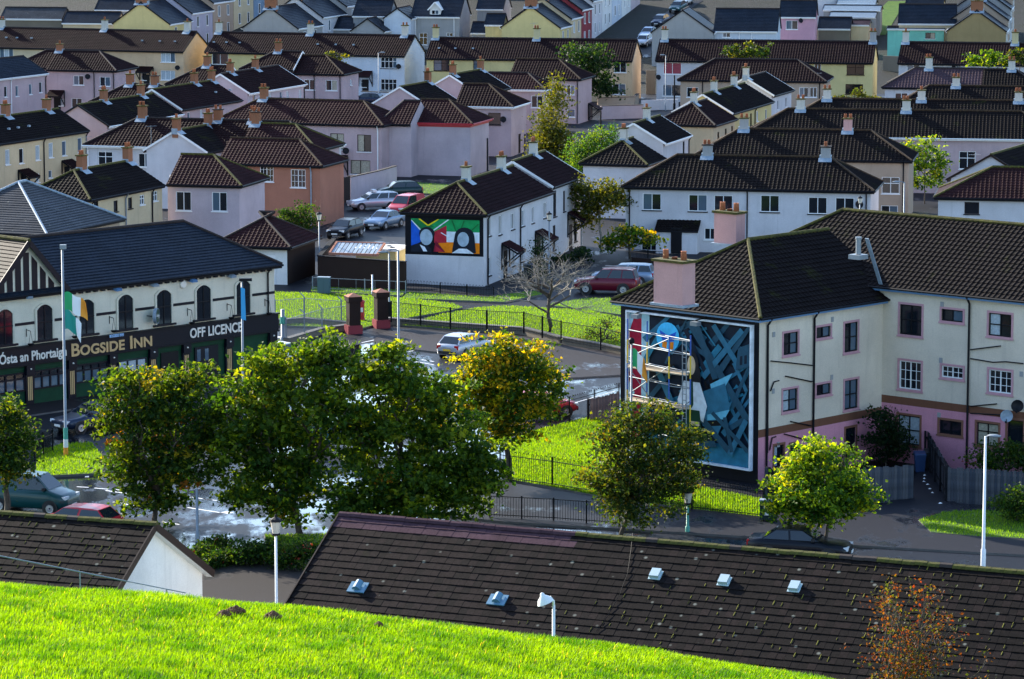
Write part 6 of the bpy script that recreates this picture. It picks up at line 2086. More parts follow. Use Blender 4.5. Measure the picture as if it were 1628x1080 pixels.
# leafless tree on the pointed lawn
def bare_tree():
    P = at(873, 533, .13)
    s = F_PX / P.y
    root = empty('tree', P, 0, 'leafless grey tree on the pointed lawn', 'tree', 'street trees')
    mb = MB()
    mt = MB()
    def grow(a, d, l, r, depth):
        b = a + d * l
        pts, rad = [], []
        for i in range(5):
            t = i / 4
            pts.append(a.lerp(b, t) + Vector((random.uniform(-1, 1), random.uniform(-1, 1), random.uniform(-1, 1))) * l * .05 * (0 < i < 4))
            rad.append(r * (1 - .4 * t))
        (mb if depth < 2 else mt).tube(pts, rad, 5 if depth < 2 else 4, cap=False)
        if depth >= 5:
            return
        for k in range(3 if depth < 3 else 3):
            ax = Vector((random.uniform(-1, 1), random.uniform(-1, 1), random.uniform(-.25, .45)))
            nd = (d * .75 + ax.normalized() * .8).normalized()
            nd.z = max(nd.z, -.15)
            grow(pts[random.choice((2, 3, 4))], nd.normalized(), l * random.uniform(.62, .82), r * .55, depth + 1)
    grow(Vector((0, 0, 0)), Vector((0, 0, 1)), 60 / s, .17, 0)
    for k in range(5):
        a = random.uniform(0, 6.28)
        grow(Vector((0, 0, (35 + 10 * k) / s)), Vector((math.cos(a) * .95, math.sin(a) * .6, .35)).normalized(), 42 / s, .085, 1)
    mb.build('trunk', 'bark', root, smooth=True)
    t = mt.build('twigs', 'bark_pale', root)
bare_tree()
# red-brown shrub in front of the near roof
def rust_shrub():
    base = at_y(1440, 1100, 100)
    base.z -= 1.5
    root = empty('bush', base, 0, 'thin autumn shrub with red and orange leaves at the bottom right', 'bush', 'bushes')
    s = F_PX / 100
    mb = MB()
    tips = []
    for k in range(34):
        tx, ty = random.gauss(1440, 75), random.uniform(925, 1080)
        wid = (ty - 905) * .72
        tx = 1445 + max(-wid, min(wid, (tx - 1440)))
        e = at_y(tx, ty, 100 + random.uniform(-1.2, 1.2)) - base
        a = Vector((random.uniform(-.3, .3), random.uniform(-.3, .3), 0))
        pts = limb(mb, a, e, .035, .008, .16, 6)
        for q in pts[3:]:
            tips.append(q)
            for j in range(2):
                v = q + Vector((random.gauss(0, .28), random.gauss(0, .28), random.gauss(.12, .2)))
                mb.tube([q, v], [.008, .004], 4)
                tips.append(v)
    mb.build('branches', 'bark', root)
    leaves([tuple(t) for t in tips], 7, .12, .085, 'rust', 'crown', root)
rust_shrub()
# ------------------------------------------------------------------ cars
mat('car_glass', (.012, .018, .024), .04, spec=.7)
mat('tyre', (.012, .012, .013), .8)
mat('rim', (.40, .41, .43), .35, metal=.7)
mat('head_lamp', (.70, .74, .78), .12)
mat('tail_lamp', (.45, .01, .01), .2)
mat('plate_white', (.7, .7, .68), .5)
mat('plate_yellow', (.75, .48, .02), .5)
mat('trim_black', (.014, .014, .016), .5)
def paint_mat(name, c, metal=.25):
    return mat(name, c, .35, metal=metal, coat=.3, spec=.3)
KIND = {  # length, half width, bonnet height, belt, roof, cabin stations: base front, top front, top rear, base rear; tail height; wheel x; wheel radius
    'hatch': dict(L=4.1, w=.85, zb=.86, belt=.95, roof=1.46, cab=(1.05, .35, -1.45, -1.92), zt=.98, wx=(1.28, -1.24), r=.31),
    'saloon': dict(L=4.6, w=.88, zb=.84, belt=.94, roof=1.43, cab=(.95, .2, -1.0, -1.65), zt=.98, wx=(1.40, -1.33), r=.32),
    'estate': dict(L=4.5, w=.87, zb=.88, belt=.98, roof=1.52, cab=(1.0, .3, -1.95, -2.15), zt=1.0, wx=(1.36, -1.30), r=.32),
    'suv': dict(L=4.5, w=.92, zb=1.06, belt=1.12, roof=1.80, cab=(.85, .25, -1.95, -2.15), zt=1.12, wx=(1.36, -1.32), r=.38),
    'van': dict(L=4.3, w=.90, zb=1.02, belt=1.15, roof=1.85, cab=(1.25, .55, -1.95, -2.10), zt=1.15, wx=(1.32, -1.32), r=.33),
}
_carc = {}
def car_meshes(kind, colour):
    k = KIND[kind]
    key = kind
    L, w, r = k['L'], k['w'], k['r']
    zs = .26
    xf, xr = L / 2, -L / 2
    cb0, ct0, ct1, cb1 = k['cab']
    if key not in _carc:
        mb = MB()
        st = [(xf, .70, .48, .62), (xf - .05, .86, .34, k['zb'] - .14), (xf - .35, .97, zs, k['zb'] - .05), (cb0 + .35, 1.0, zs, k['zb']), (cb0, 1.0, zs, k['belt']), (0, 1.01, zs, k['belt'] + .01), (cb1 + .3, 1.0, zs, k['belt'] + .02),
              (max(cb1, xr + .22), .98, zs, k['zt']), (xr + .08, .93, .32, k['zt'] - .04), (xr, .80, .46, k['zt'] - .22)]
        if cb1 < xr + .4:
            st = [q for q in st if not (q[0] < cb1 + .31 and q[0] > xr + .1)] if False else st
        st.sort(key=lambda q: -q[0])
        rings = []
        for x, f, z0, z1 in st:
            ww = w * f
            h = z1 - z0
            rings.append([(x, -ww * .0, z0), (x, ww * .80, z0), (x, ww * .95, z0 + .06), (x, ww, z0 + h * .45), (x, ww * .985, z0 + h * .78), (x, ww * .90, z1 - .02), (x, ww * .72, z1 + .01), (x, 0, z1 + .025)])
        full = []
        for rg in rings:
            full.append(rg + [(x, -y, z) for x, y, z in reversed(rg[1:-1])])
        n = len(full[0])
        for rg in full:
            mb.v += rg
        for i in range(len(full) - 1):
            for j in range(n):
                j2 = (j + 1) % n
                mb.f.append((i * n + j, (i + 1) * n + j, (i + 1) * n + j2, i * n + j2))
                mb.m.append(0)
        mb.f.append(tuple(range(n)))
        mb.m.append(0)
        e = (len(full) - 1) * n
        mb.f.append(tuple(e + j for j in reversed(range(n))))
        mb.m.append(0)
        # roof and pillars
        zb, zt = k['belt'] + .0, k['roof']
        wb, wt = w * .88, w * .70
        def cab_ring(x, hw, z, cr=.06):
            return [(x, -hw, z), (x, hw, z)]
        bl, br = [(cb0, -wb, zb), (cb0, wb, zb), (cb1, wb, zb + .02), (cb1, -wb, zb + .02)], [(ct0, -wt, zt - .05), (ct0, wt, zt - .05), (ct1, wt, zt - .06), (ct1, -wt, zt - .06)]
        b0 = len(mb.v)
        mid = [((ct0 * .6 + ct1 * .4), -wt * .98, zt), ((ct0 * .6 + ct1 * .4), wt * .98, zt), ((ct0 * .2 + ct1 * .8), wt * .98, zt - .01), ((ct0 * .2 + ct1 * .8), -wt * .98, zt - .01)]
        mb.v += bl + br + mid
        for q in ((0, 1, 5, 4), (1, 2, 6, 5), (2, 3, 7, 6), (3, 0, 4, 7), (4, 5, 9, 8), (8, 9, 10, 11), (11, 10, 6, 7), (5, 6, 10, 9), (7, 4, 8, 11)):
            mb.f.append(tuple(b0 + t for t in q))
            mb.m.append(0)
        # glass panes, just proud of the cabin
        gl = []
        def pane(a, b, c, d, name, inset=.07):
            a, b, c, d = (Vector(q) for q in (a, b, c, d))
            m_ = (a + b + c + d) / 4
            nn = (b - a).cross(d - a).normalized()
            if nn.dot(m_ - Vector((-.4, 0, zb))) < 0:
                nn = -nn
            g = MB()
            P = [m_ + (q - m_) * (1 - inset * 1.6) + nn * .012 for q in (a, b, c, d)]
            if (P[1] - P[0]).cross(P[3] - P[0]).dot(nn) < 0:
                P.reverse()
            g.add(P, ((0, 1, 2, 3),))
            gl.append((name, g))
        pane(bl[0], bl[1], br[1], br[0], 'windscreen')
        pane(bl[3], bl[2], br[2], br[3], 'rear_window')
        nw = 3 if kind in ('estate', 'suv') else 2
        for s in (0, 1):
            B0, B1 = (bl[1], bl[2]) if s else (bl[0], bl[3])
            T0, T1 = (br[1], br[2]) if s else (br[0], br[3])
            for i in range(nw):
                t0, t1 = i / nw, (i + 1) / nw
                lp = lambda p, q, t: tuple(Vector(p).lerp(Vector(q), t))
                if kind == 'van' and i > 0:
                    continue
                pane(lp(B0, B1, t0), lp(B0, B1, t1), lp(T0, T1, t1), lp(T0, T1, t0), 'side_window', .06)
        wh, rm = MB(), MB()
        wh.lathe([(.02, -.09), (r * .62, -.1), (r * .95, -.1), (r, -.06), (r, .06), (r * .95, .1), (r * .62, .1), (.02, .09)], 18)
        rm.lathe([(.02, .075), (r * .2, .112), (r * .5, .104), (r * .62, .112), (r * .64, .09)], 10)
        ar = MB()
        ar.lathe([(r * 1.22, -.10), (r * 1.22, .006), (.02, .006)], 18)
        lm, tl = MB(), MB()
        lm.box(-.12, .10, -.19, .19, -.07, .08)
        tl.box(-.06, .05, -.13, .13, -.12, .13)
        pl = MB()
        pl.box(-.012, .012, -.26, .26, -.06, .06)
        bp = MB()
        bp.box(-.06, .05, -w * .72, w * .72, -.09, .09)
        mi_ = MB()
        mi_.box(-.07, .07, -.06, .1, -.06, .07)
        _carc[key] = dict(body=mb, glass=gl, wheel=wh.mesh('tyre', 'tyre', True), rim=rm.mesh('rim', 'rim'), arch=ar.mesh('wheel_arch', 'trim_black'), lamp=lm.mesh('headlight', 'head_lamp'), tail=tl.mesh('tail_light', 'tail_lamp'),
                          plw=pl.mesh('number_plate', 'plate_white'), ply=pl.mesh('number_plate', 'plate_yellow'), bump=bp.mesh('bumper', 'trim_black'), mirror=mi_.mesh('wing_mirror', 'trim_black'))
        _carc[key]['gm'] = [(nm, g.mesh(nm, 'car_glass')) for nm, g in gl]
    k2 = (kind, colour)
    if k2 not in _carc:
        _carc[k2] = _carc[key]['body'].mesh('body', colour, True)
        me = _carc[k2]
        # keep the cabin edges crisp
        me.polygons.foreach_set('use_smooth', [i < len(me.polygons) - 9 - 2 for i in range(len(me.polygons))])
    return _carc[key], _carc[k2], k
def car(label, kind, colour, px, py, head, z=0.012, group='parked cars', Y=None, name='car', cat='car', sign=False, rails=False):
    P = at_y(px, py, Y) if Y else at(px, py, z)
    c, body, k = car_meshes(kind, colour)
    root = empty(name, P, R(head), label, cat, group)
    link('body', body, root)
    for nm, g in c['gm']:
        link(nm, g, root)
    for x in k['wx']:
        for s in (-1, 1):
            a = link('wheel_arch', c['arch'], root, (x, s * (k['w'] * 1.0 + .002), k['r']))
            a.rotation_euler = (R(-90 * s), 0, 0)
            wo_ = link('wheel', c['wheel'], root, (x, s * (k['w'] - .075), k['r']))
            wo_.rotation_euler = (R(-90 * s), 0, 0)
            link('rim', c['rim'], wo_)
    L2 = k['L'] / 2
    for s in (-1, 1):
        link('headlight', c['lamp'], root, (L2 - .13, s * k['w'] * .66, k['zb'] - .19))
        link('tail_light', c['tail'], root, (-L2 + .07, s * k['w'] * .74, k['zt'] - .2))
        link('wing_mirror', c['mirror'], root, (k['cab'][0] - .25, s * (k['w'] * .97), k['belt'] + .07))
    link('bumper', c['bump'], root, (L2 - .02, 0, .42))
    link('bumper', c['bump'], root, (-L2 + .02, 0, .45))
    link('number_plate', c['plw'], root, (L2 + .045, 0, .45))
    link('number_plate', c['ply'], root, (-L2 - .055, 0, .62))
    if sign:
        mb = MB()
        mb.box(-.16, .16, -.42, .42, k['roof'], k['roof'] + .2)
        mb.build('roof_sign', 'plate_white', root)
    if rails:
        for s in (-1, 1):
            mb = MB()
            mb.bar((k['cab'][1], s * k['w'] * .6, k['roof'] + .06), (k['cab'][2], s * k['w'] * .6, k['roof'] + .06), .05)
            mb.build('roof_rail', 'galvanised', root)
    return root
paint_mat('car_teal', (.006, .06, .065), 0); paint_mat('car_red', (.50, .012, .03), 0); mat('car_black', (.004, .005, .009), .3, coat=.1, spec=.2); paint_mat('car_silver', (.46, .48, .52), .5); paint_mat('car_white', (.7, .72, .74), 0)
paint_mat('car_blue_silver', (.22, .30, .40), .5); paint_mat('car_maroon', (.13, .008, .022)); paint_mat('car_navy', (.012, .022, .05)); paint_mat('car_green', (.008, .03, .028)); paint_mat('car_van_red', (.40, .02, .04), 0)
car('dark teal van driving on the road at the left edge', 'van', 'car_teal', 52, 812, -18)
car('red hatchback half hidden behind the mossy near roof', 'hatch', 'car_red', 122, 852, 158)
car('dark car parked on the pub pavement behind the tricolour pole', 'saloon', 'car_navy', 148, 682, 222)
car('silver hatchback with its back to us at the plaza', 'hatch', 'car_silver', 738, 566, 60)
car('white car beside the right corner of the pub', 'hatch', 'car_white', 428, 584, 220)
car('black hatchback facing us on the lane beside the garage', 'hatch', 'car_black', 549, 377, 248)
car('pale blue saloon parked right of the black hatchback', 'saloon', 'car_blue_silver', 611, 362, 244)
car('silver estate with a roof sign in front of the white yard wall', 'estate', 'car_silver', 594, 333, 200, sign=True)
car('red van parked behind the pale blue saloon', 'van', 'car_van_red', 646, 344, 243)
car('dark green hatchback at the back of the parked group', 'hatch', 'car_green', 634, 314, 195)
car('dark red off-road car behind the bare tree', 'suv', 'car_maroon', 965, 466, 168, rails=True)
car('light blue car behind the dark red off-road car', 'estate', 'car_blue_silver', 992, 452, 168)
car('black saloon on the near road under the lime tree', 'saloon', 'car_black', 1272, 888, -14)
car('dark red hatchback behind the golden tree', 'hatch', 'car_red', 858, 662, 20)
car('teal hatchback hidden among the middle trees', 'hatch', 'car_teal', 545, 712, -10)
car('dark blue car before the pale blue terrace house', 'hatch', 'car_navy', 585, 167, 160)
for lb, px, py, cl, kd in (('silver car lowest on the steep street', 1024, 72, 'car_silver', 'hatch'), ('pale car second up the steep street', 1031, 60, 'car_blue_silver', 'saloon'), ('dark blue car third up the steep street', 1050, 40, 'car_navy', 'hatch'), ('teal car near the top of the steep street', 1078, 18, 'car_teal', 'hatch'), ('white car at the top of the steep street', 1088, 7, 'car_white', 'saloon')):
    for k in range(900):
        Y = 380 + k * .3
        q = at_y(px, py, Y)
        if q.z <= hill(Y) + .05:
            break
    o = car(lb, kd, cl, px, py, 250, Y=Y, group='cars on the steep street')
    o.location.z = hill(Y) + .05
    o.rotation_euler[1] = R(5) if hill(Y) > 0 else 0
# ------------------------------------------------------------------ fences, walls, posts
def gxy(p, z=0.0):
    return p if isinstance(p, Vector) else at(p[0], p[1], z)
def railing(label, pts, h, z=0.0, m='iron_black', spacing=.13, post=.07, every=2.2, hoop=False, group='railings', posts=None, pm=None, ph=None, crank=False):
    P = [gxy(p, z) for p in pts]
    root = empty('railing', P[0], 0, label, 'fence', group)
    o = P[0]
    bars, rails = MB(), MB()
    for a, b in zip(P[:-1], P[1:]):
        d = (b - a)
        L = d.length
        d.normalize()
        n = max(1, int(L / spacing))
        for i in range(n):
            p = a + d * (L * (i + .5) / n) - o
            bars.bar(p + Vector((0, 0, .06)), p + Vector((0, 0, h - (.0 if hoop else .04))), .02)
            if hoop and i % 2 == 0 and i + 1 < n:
                q = a + d * (L * (i + 1.5) / n) - o
                m_ = (p + q) / 2
                bars.bar(p + Vector((0, 0, h)), m_ + Vector((0, 0, h + .07)), .02)
                bars.bar(m_ + Vector((0, 0, h + .07)), q + Vector((0, 0, h)), .02)
        for zz in (.15, h - (.18 if hoop else .02)):
            rails.bar(a - o + Vector((0, 0, zz)), b - o + Vector((0, 0, zz)), .035)
        k = max(1, round(L / every))
        for i in range(k + 1):
            if i == k and b is not P[-1]:
                continue
            p = a + d * (L * i / k) - o
            mb = MB()
            top = (ph or h + .06)
            mb.bar(p + Vector((0, 0, -.02)), p + Vector((0, 0, top)), post)
            if crank:
                mb.bar(p + Vector((0, 0, top)), p + Vector((-.25, .1, top + .25)), post * .7)
            mb.build('post', pm or m, root)
    r = rails.build('rail', m, root)
    b_ = bars.build('bars', m, root)
    b_['kind'] = 'stuff'
    return root
railing('black kerb railing along the near pavement', [(779, 823), (880, 828), (985, 836)], 1.05, .1, every=1.7)
railing('black hooped railing at the front of the mural lawn', [(795, 763), (878, 774), (960, 788), (1100, 811), (1214, 824)], 1.45, .1, hoop=True, every=2.6)
railing('dark railing between the mural lawn and the side road', [(845, 690), (905, 675), (984, 652)], 1.5, .0, hoop=True, every=2.4)
railing('long tall railing with square posts on the stone kerb wall', [(622, 512), (716, 523), (774, 527), (833, 530), (892, 545), (955, 556), (1000, 566)], 1.35, .42, every=2.9, post=.1)
railing('low hooped railing under the flag mural gable', [(646, 463), (700, 467), (785, 474)], .75, .1, hoop=True, every=2.2)
railing('grey mesh fence with cranked posts beside the pub', [(437, 516), (484, 512), (543, 517)], 1.6, .1, every=2.2, crank=True, m='galvanised', pm='galvanised', post=.09)
railing('second grey fence returning to the brown gate pillar', [(455, 545), (512, 528), (556, 521)], 1.5, .1, every=2.6, crank=True, m='galvanised', pm='galvanised', post=.09)
railing('small black guard rail left of the tricolour pole', [(40, 738), (84, 722)], 1.05, .0, every=1.2)
railing('short black gate rail by the pub end of the island', [(52, 724), (84, 712)], 1.0, .0, every=1.6)
railing('low black garden railing before the white porch house', [(1000, 412), (1030, 415), (1060, 417)], .8, .1, every=2)
railing('thin grey garden rail above the shaded verge', [(497, 461), (580, 465), (645, 468)], .9, .1, every=3.4, m='galvanised', spacing=1.2)
def plinth(label, pts, h, w_, m, name='wall', cat='wall', z=0.0, cap=None, group='low walls'):
    P = [gxy(p, z) for p in pts]
    root = empty(name, P[0], 0, label, cat, group)
    o = P[0]
    for a, b in zip(P[:-1], P[1:]):
        d = (b - a).normalized()
        n = Vector((-d.y, d.x, 0)) * w_ / 2
        mb = MB()
        vs = [a - n, b - n, b + n, a + n]
        vs = [v - o for v in vs]
        mb.add([v for v in vs] + [v + Vector((0, 0, h)) for v in vs], ((0, 1, 5, 4), (1, 2, 6, 5), (2, 3, 7, 6), (3, 0, 4, 7), (4, 5, 6, 7)))
        mb.build('wall_length', m, root)
        if cap:
            mb = MB()
            c = [v + (n / (w_ / 2)) * (.05 if i > 1 else -.05) + Vector((0, 0, h)) for i, v in enumerate(vs)]
            mb.add(c + [v + Vector((0, 0, .07)) for v in c], ((0, 1, 5, 4), (1, 2, 6, 5), (2, 3, 7, 6), (3, 0, 4, 7), (4, 5, 6, 7)))
            mb.build('coping', cap, root)
    return root
plinth('low stone wall carrying the long railing', [(612, 516), (716, 524), (774, 528), (833, 532), (892, 547), (955, 558), (1010, 570)], .42, .35, 'stone_wall', cap='kerb')
plinth('low stone wall under the grey fence by the pub', [(437, 519), (484, 516), (556, 523)], .4, .35, 'stone_wall', cap='kerb')
plinth('low stone wall returning towards the green post', [(455, 548), (512, 531), (556, 525)], .35, .35, 'stone_wall', cap='kerb')
plinth('dark brown rendered yard wall left of the flag mural', [(508, 454), (645, 464)], 2.1, .25, 'dark_render', cap='wood_dark')
plinth('dark brown yard wall running back along the lane', [(508, 454), (531, 425)], 2.1, .25, 'dark_render', cap='wood_dark')
plinth('tall white rendered yard wall behind the silver estate', [(556, 318), (599, 308), (629, 299)], 2.0, .25, 'lilac_pale', cap='ridge_dark')
plinth('dark timber yard gate left of the tall white wall', [(532, 329), (556, 319)], 2.2, .1, 'dark_render', name='gate', cat='gate')
plinth('cream garden wall of the far peach house', [(950, 171), (1008, 169), (1014, 164)], 1.1, .25, 'tan', cap='ridge_dark')
plinth('white garden wall of the far white terrace house', [(1020, 176), (1078, 174)], 1.2, .25, 'white_wall')
plinth('grey garden wall between the lilac and peach houses', [(955, 190), (1022, 188)], 1.5, .3, 'lilac_pale', cap='ridge_dark')
plinth('long cream garden wall below the far cream terrace', [(100, 172), (150, 174)], 1.2, .25, 'cream')
plinth('white garden wall of the pale blue terrace house', [(575, 160), (640, 163)], 1.1, .25, 'blue_white', cap='ridge_dark')
plinth('stone retaining wall beside the turquoise house', [(1404, 130), (1428, 131)], 3.4, .3, 'stone_wall')
plinth('dark stone wall in the lane by the big dark tree', [(1027, 150), (1042, 150)], 3.0, .3, 'stone_wall')
plinth('white low garden wall before the white porch house', [(1005, 420), (1058, 424)], .5, .2, 'dark_render')
# white shed roofs and glazed lean-to behind the yard wall
def shed():
    a = at(560, 440, 0)
    root = empty('yard_shed', a, R(-15), 'white flat roofed shed with glazed lean-to behind the dark yard wall', 'shed', 'outbuildings')
    p = at(566, 399, 2.1) - a
    c, s = math.cos(R(15)), math.sin(R(15))
    lx, ly = p.x * c - p.y * s, p.x * s + p.y * c
    mb = MB()
    mb.box(lx, lx + 3.0, ly, ly + 2.6, 0, 2.15)
    mb.build('wall', 'yellow', root)
    mb = MB()
    mb.box(lx - .2, lx + 3.2, ly - .2, ly + 2.8, 2.15, 2.32)
    mb.build('flat_roof', 'white_render', root)
    for k in range(5):
        q = MB()
        q.box(lx + .4 + k * .5, lx + .65 + k * .5, ly + .6 + (k % 2) * .8, ly + 1.0 + (k % 2) * .8, 2.324, 2.38)
        q.build('roof_weight', 'gutter_dark', root)
    p = at(524, 407, 2.0) - a
    lx, ly = p.x * c - p.y * s, p.x * s + p.y * c
    fr = MB()
    for yy, zz in ((0, 2.15), (1.8, 2.75)):
        fr.box(lx - .05, lx + 3.65, ly + yy - .06, ly + yy + .06, zz - .08, zz + .1)
    for x in (0, 3.6):
        fr.bar((lx + x, ly, 2.2), (lx + x, ly + 1.8, 2.8), .14)
    le = fr.build('lean_to_frame', 'salmon', root)
    for k in range(11):
        q = MB()
        x0, x1 = lx + .08 + k * .32, lx + .34 + k * .32
        q.add([(x0, ly, 2.2), (x1, ly, 2.2), (x1, ly + 1.8, 2.82), (x0, ly + 1.8, 2.82)], ((0, 1, 2, 3),))
        q.build('glass_strip', 'pane_net' if k % 2 else 'lead', le)
shed()
# the garage: black side, door
mb = MB()
fr_ = GRG.FR['r'][2]
mb.quad(H_pt(GRG, 'r', 0, .004, 0), H_pt(GRG, 'r', fr_, .004, 0), H_pt(GRG, 'r', fr_, .004, 2.7), H_pt(GRG, 'r', 0, .004, 2.7))
mb.build('dark_side', 'dark_render', GRG.root)
mb = MB()
mb.box(-.9, .9, -.05, -.004, 0, 2.1)
mb.build('garage_door', 'white_paint', GRG.root, H_pt(GRG, 'f', GRG.FR['f'][2] - 1.8, 0, 0))
def planks(label, a, b, h, m='wood_fence', z=0.0, wv=.15, group='timber fences', h1=None):
    A, B = gxy(a, z), gxy(b, z)
    d = B - A
    L = d.length
    ang = math.atan2(d.y, d.x)
    root = empty('timber_fence', A, ang, label, 'fence', group)
    n = max(1, int(L / wv))
    ms = []
    for k in range(3):
        s = MB()
        hh_ = h + (k - 1) * .03
        s.box(0, L / n - .012, -.012 - .006 * k, .012, 0, hh_)
        ms.append(s.mesh('plank', ('wood_fence', 'wood_fence_blue', 'wood_fence_pale')[k] if m == 'wood_fence' else ('wood_dark', 'wood_fence_blue', 'wood_dark')[k]))
    for i in range(n):
        o = link('plank', random.choice(ms), root, (i * L / n, 0, 0))
        if h1:
            o.scale = (1, 1, 1 + (h1 / h - 1) * i / n)
    r = MB()
    for zz in (.4, h - .35):
        r.box(0, L, .013, .07, zz, zz + .08)
    r.build('rail', 'wood_dark', root)
    k = max(1, int(L / 2.2))
    for i in range(k + 1):
        q = MB()
        q.box(i * L / k - .05, i * L / k + .05, .072, .17, 0, h + .02)
        q.build('post', 'wood_dark', root)
planks('blue grey plank fence right of the lime tree', (1318, 806), (1452, 796), 1.75)
planks('dark plank fence running back to the flats', (1507, 800), (1474, 741), 1.8, 'wood_dark')
planks('long plank fence at the right under the hedge', (1506, 800), (1690, 812), 1.75)
planks('short plank fence at the mural corner of the flats', (1216, 798), (1300, 806), 1.7, 'wood_dark')
planks('grey plank gate beside the railing left of the mural', (938, 672), (985, 660), 1.3)
# ------------------------------------------------------------------ posts and lamps
def pole(label, base, top, r0=.07, r1=.05, m='galvanised', z=0.0, name='lamp_post', group='lamp posts', bands=(), Y=None, zb=None):
    """a column from a sighted foot to a sighted top"""
    P = at_y(base[0], base[1], Y) if Y else at(base[0], base[1], z)
    if zb is not None:
        P.z = zb
    T = at_y(top[0], top[1], P.y)
    h = T.z - P.z
    root = empty(name, P, 0, label, 'lamp post' if name == 'lamp_post' else 'post', group)
    mb = MB()
    mb.lathe([(r0 * 1.5, 0), (r0 * 1.5, min(.9, h * .2)), (r0, min(.95, h * .21)), (r1, h), (.001, h)], 10)
    mb.build('column', m, root, smooth=True)
    for (z0, z1, mm) in bands:
        b = MB()
        b.lathe([(r0 * 1.5 + .006, z0), (r0 * 1.5 + .006, z1)], 10)
        b.build('painted_band', mm, root, smooth=True)
    return root, h
def lantern(root, h, m='gutter_dark', s=1.0):
    mb = MB()
    mb.lathe([(.05 * s, h), (.16 * s, h + .03), (.16 * s, h + .1 * s), (.12 * s, h + .1 * s)], 8)
    mb.lathe([(.21 * s, h + .55 * s), (.25 * s, h + .56 * s), (.22 * s, h + .66 * s), (.05 * s, h + .74 * s), (.04 * s, h + .82 * s), (.001, h + .84 * s)], 8)
    mb.build('lantern_frame', m, root)
    mb = MB()
    mb.lathe([(.13 * s, h + .1 * s), (.21 * s, h + .55 * s)], 8)
    mb.build('lamp_glass', 'lamp_glass', root)
def arm_head(root, h, dx=.7, dy=0.0, drop=0.0, m='galvanised', s=1.0):
    mb = MB()
    mb.tube([(0, 0, h - .05), (dx * .3, dy * .3, h + .06), (dx * .6, dy * .6, h + .06)], .035, 6)
    mb.build('arm', m, root)
    mb = MB()
    c = Vector((dx * .85, dy * .85, h + .05))
    for k, (t, rw, rh) in enumerate(((0, .02, .02), (.1, .11, .07), (.35, .14, .09), (.55, .11, .06), (.62, .02, .02))):
        pass
    e = Vector((dx, dy, 0)).normalized()
    n = Vector((-e.y, e.x, 0))
    rings = []
    for t, rw, rh in ((-.3, .03, .03), (-.18, .1, .06), (.05, .14, .08), (.25, .12, .05), (.32, .03, .02)):
        rings.append([c + e * t * s + n * (rw * math.cos(a) * s) + Vector((0, 0, rh * math.sin(a) * s)) for a in [2 * math.pi * i / 8 for i in range(8)]])
    k0 = len(mb.v)
    for rg in rings:
        mb.v += [tuple(v) for v in rg]
    for i in range(len(rings) - 1):
        for j in range(8):
            mb.f.append((k0 + i * 8 + j, k0 + i * 8 + (j + 1) % 8, k0 + (i + 1) * 8 + (j + 1) % 8, k0 + (i + 1) * 8 + j))
            mb.m.append(0)
    mb.build('lamp_head', m, root, smooth=True)
def flag(root, p, w_, h, cols, ang, droop=.4, name='flag', seed=0):
    """cloth of vertical stripes hanging and rippling from the hoist"""
    rs = random.Random(seed)
    n, m_ = 14, 8
    mb = MB()
    e = Vector((math.cos(ang), math.sin(ang), 0))
    nn = Vector((-e.y, e.x, 0))
    for j in range(m_ + 1):
        for i in range(n + 1):
            t, v = i / n, j / m_
            wob = math.sin(t * 7 + v * 2.2 + seed) * .10 * t + math.sin(t * 13 + v * 4) * .03 * t
            q = Vector(p) + e * (w_ * t * (1 - .15 * droop)) + nn * (wob * w_ * 1.2) + Vector((0, 0, h * (v - 1) - droop * w_ * t * t + .05 * math.sin(t * 9) * w_))
            mb.v.append(tuple(q))
    for j in range(m_):
        for i in range(n):
            a = j * (n + 1) + i
            mb.f.append((a, a + 1, a + n + 2, a + n + 1))
            mb.m.append(min(len(cols) - 1, int(i / n * len(cols))))
    return mb.build(name, cols, root, smooth=True)
r, h = pole('tall lamp post with green white and orange base on the grass island', (105, 724), (102, 396), .075, .06, z=.13, bands=((.85, 1.45, 'green_post'), (.42, .85, 'flag_white'), (0.0, .42, 'flag_orange')))
mb = MB()
mb.box(-.12, .2, -.12, .12, h, h + .22)
mb.build('lamp_head', 'galvanised', r)
zt1 = at_y(104, 465, r.location.y).z - r.location.z
f1 = empty('flag', r.location + Vector((.07, 0, zt1)), 0, 'green white and orange flag on the tall lamp post', 'flag', 'flags')
flag(f1, (0, 0, 0), 1.25, .95, ['flag_green', 'flag_white', 'flag_orange'], R(-8), .45, 'cloth', 1)
zt2 = at_y(104, 493, r.location.y).z - r.location.z
f2 = empty('flag', r.location + Vector((.07, 0, zt2)), 0, 'teal flag hanging below the tricolour on the tall lamp post', 'flag', 'flags')
flag(f2, (0, 0, 0), 1.0, 1.0, ['flag_teal', 'flag_teal', 'flag_white'], R(-15), .7, 'cloth', 4)
r, h = pole('lamp post with a flat box head before the pub corner', (387, 668), (384, 447), .07, .055, bands=((.6, 1.6, 'green_post'),))
mb = MB()
mb.box(-.15, .55, -.12, .12, h, h + .16)
mb.build('lamp_head', 'gutter_dark', r)
b_ = empty('banner', r.location + Vector((-.06, -.08, h - .35)), 0, 'narrow blue banner on the lamp post at the pub', 'flag', 'flags')
flag(b_, (0, 0, 0), .32, 1.75, ['banner_blue'], R(-30), .25, 'cloth', 2)
r, h = pole('tall bare grey pole on the plaza', (634, 612), (632, 398), .075, .06, bands=((.0, 1.8, 'green_post'),)); arm_head(r, h, -.5, -.1, s=.7)
r, h = pole('dark footed lamp post beside the brown gate pillar', (619, 513), (618, 402), .06, .045, bands=((0, 1.4, 'iron_black'),)); arm_head(r, h, -.5, -.1)
r, h = pole('lantern post beside the lane of parked cars', (508, 444), (510, 352), .055, .045); lantern(r, h, s=.9)
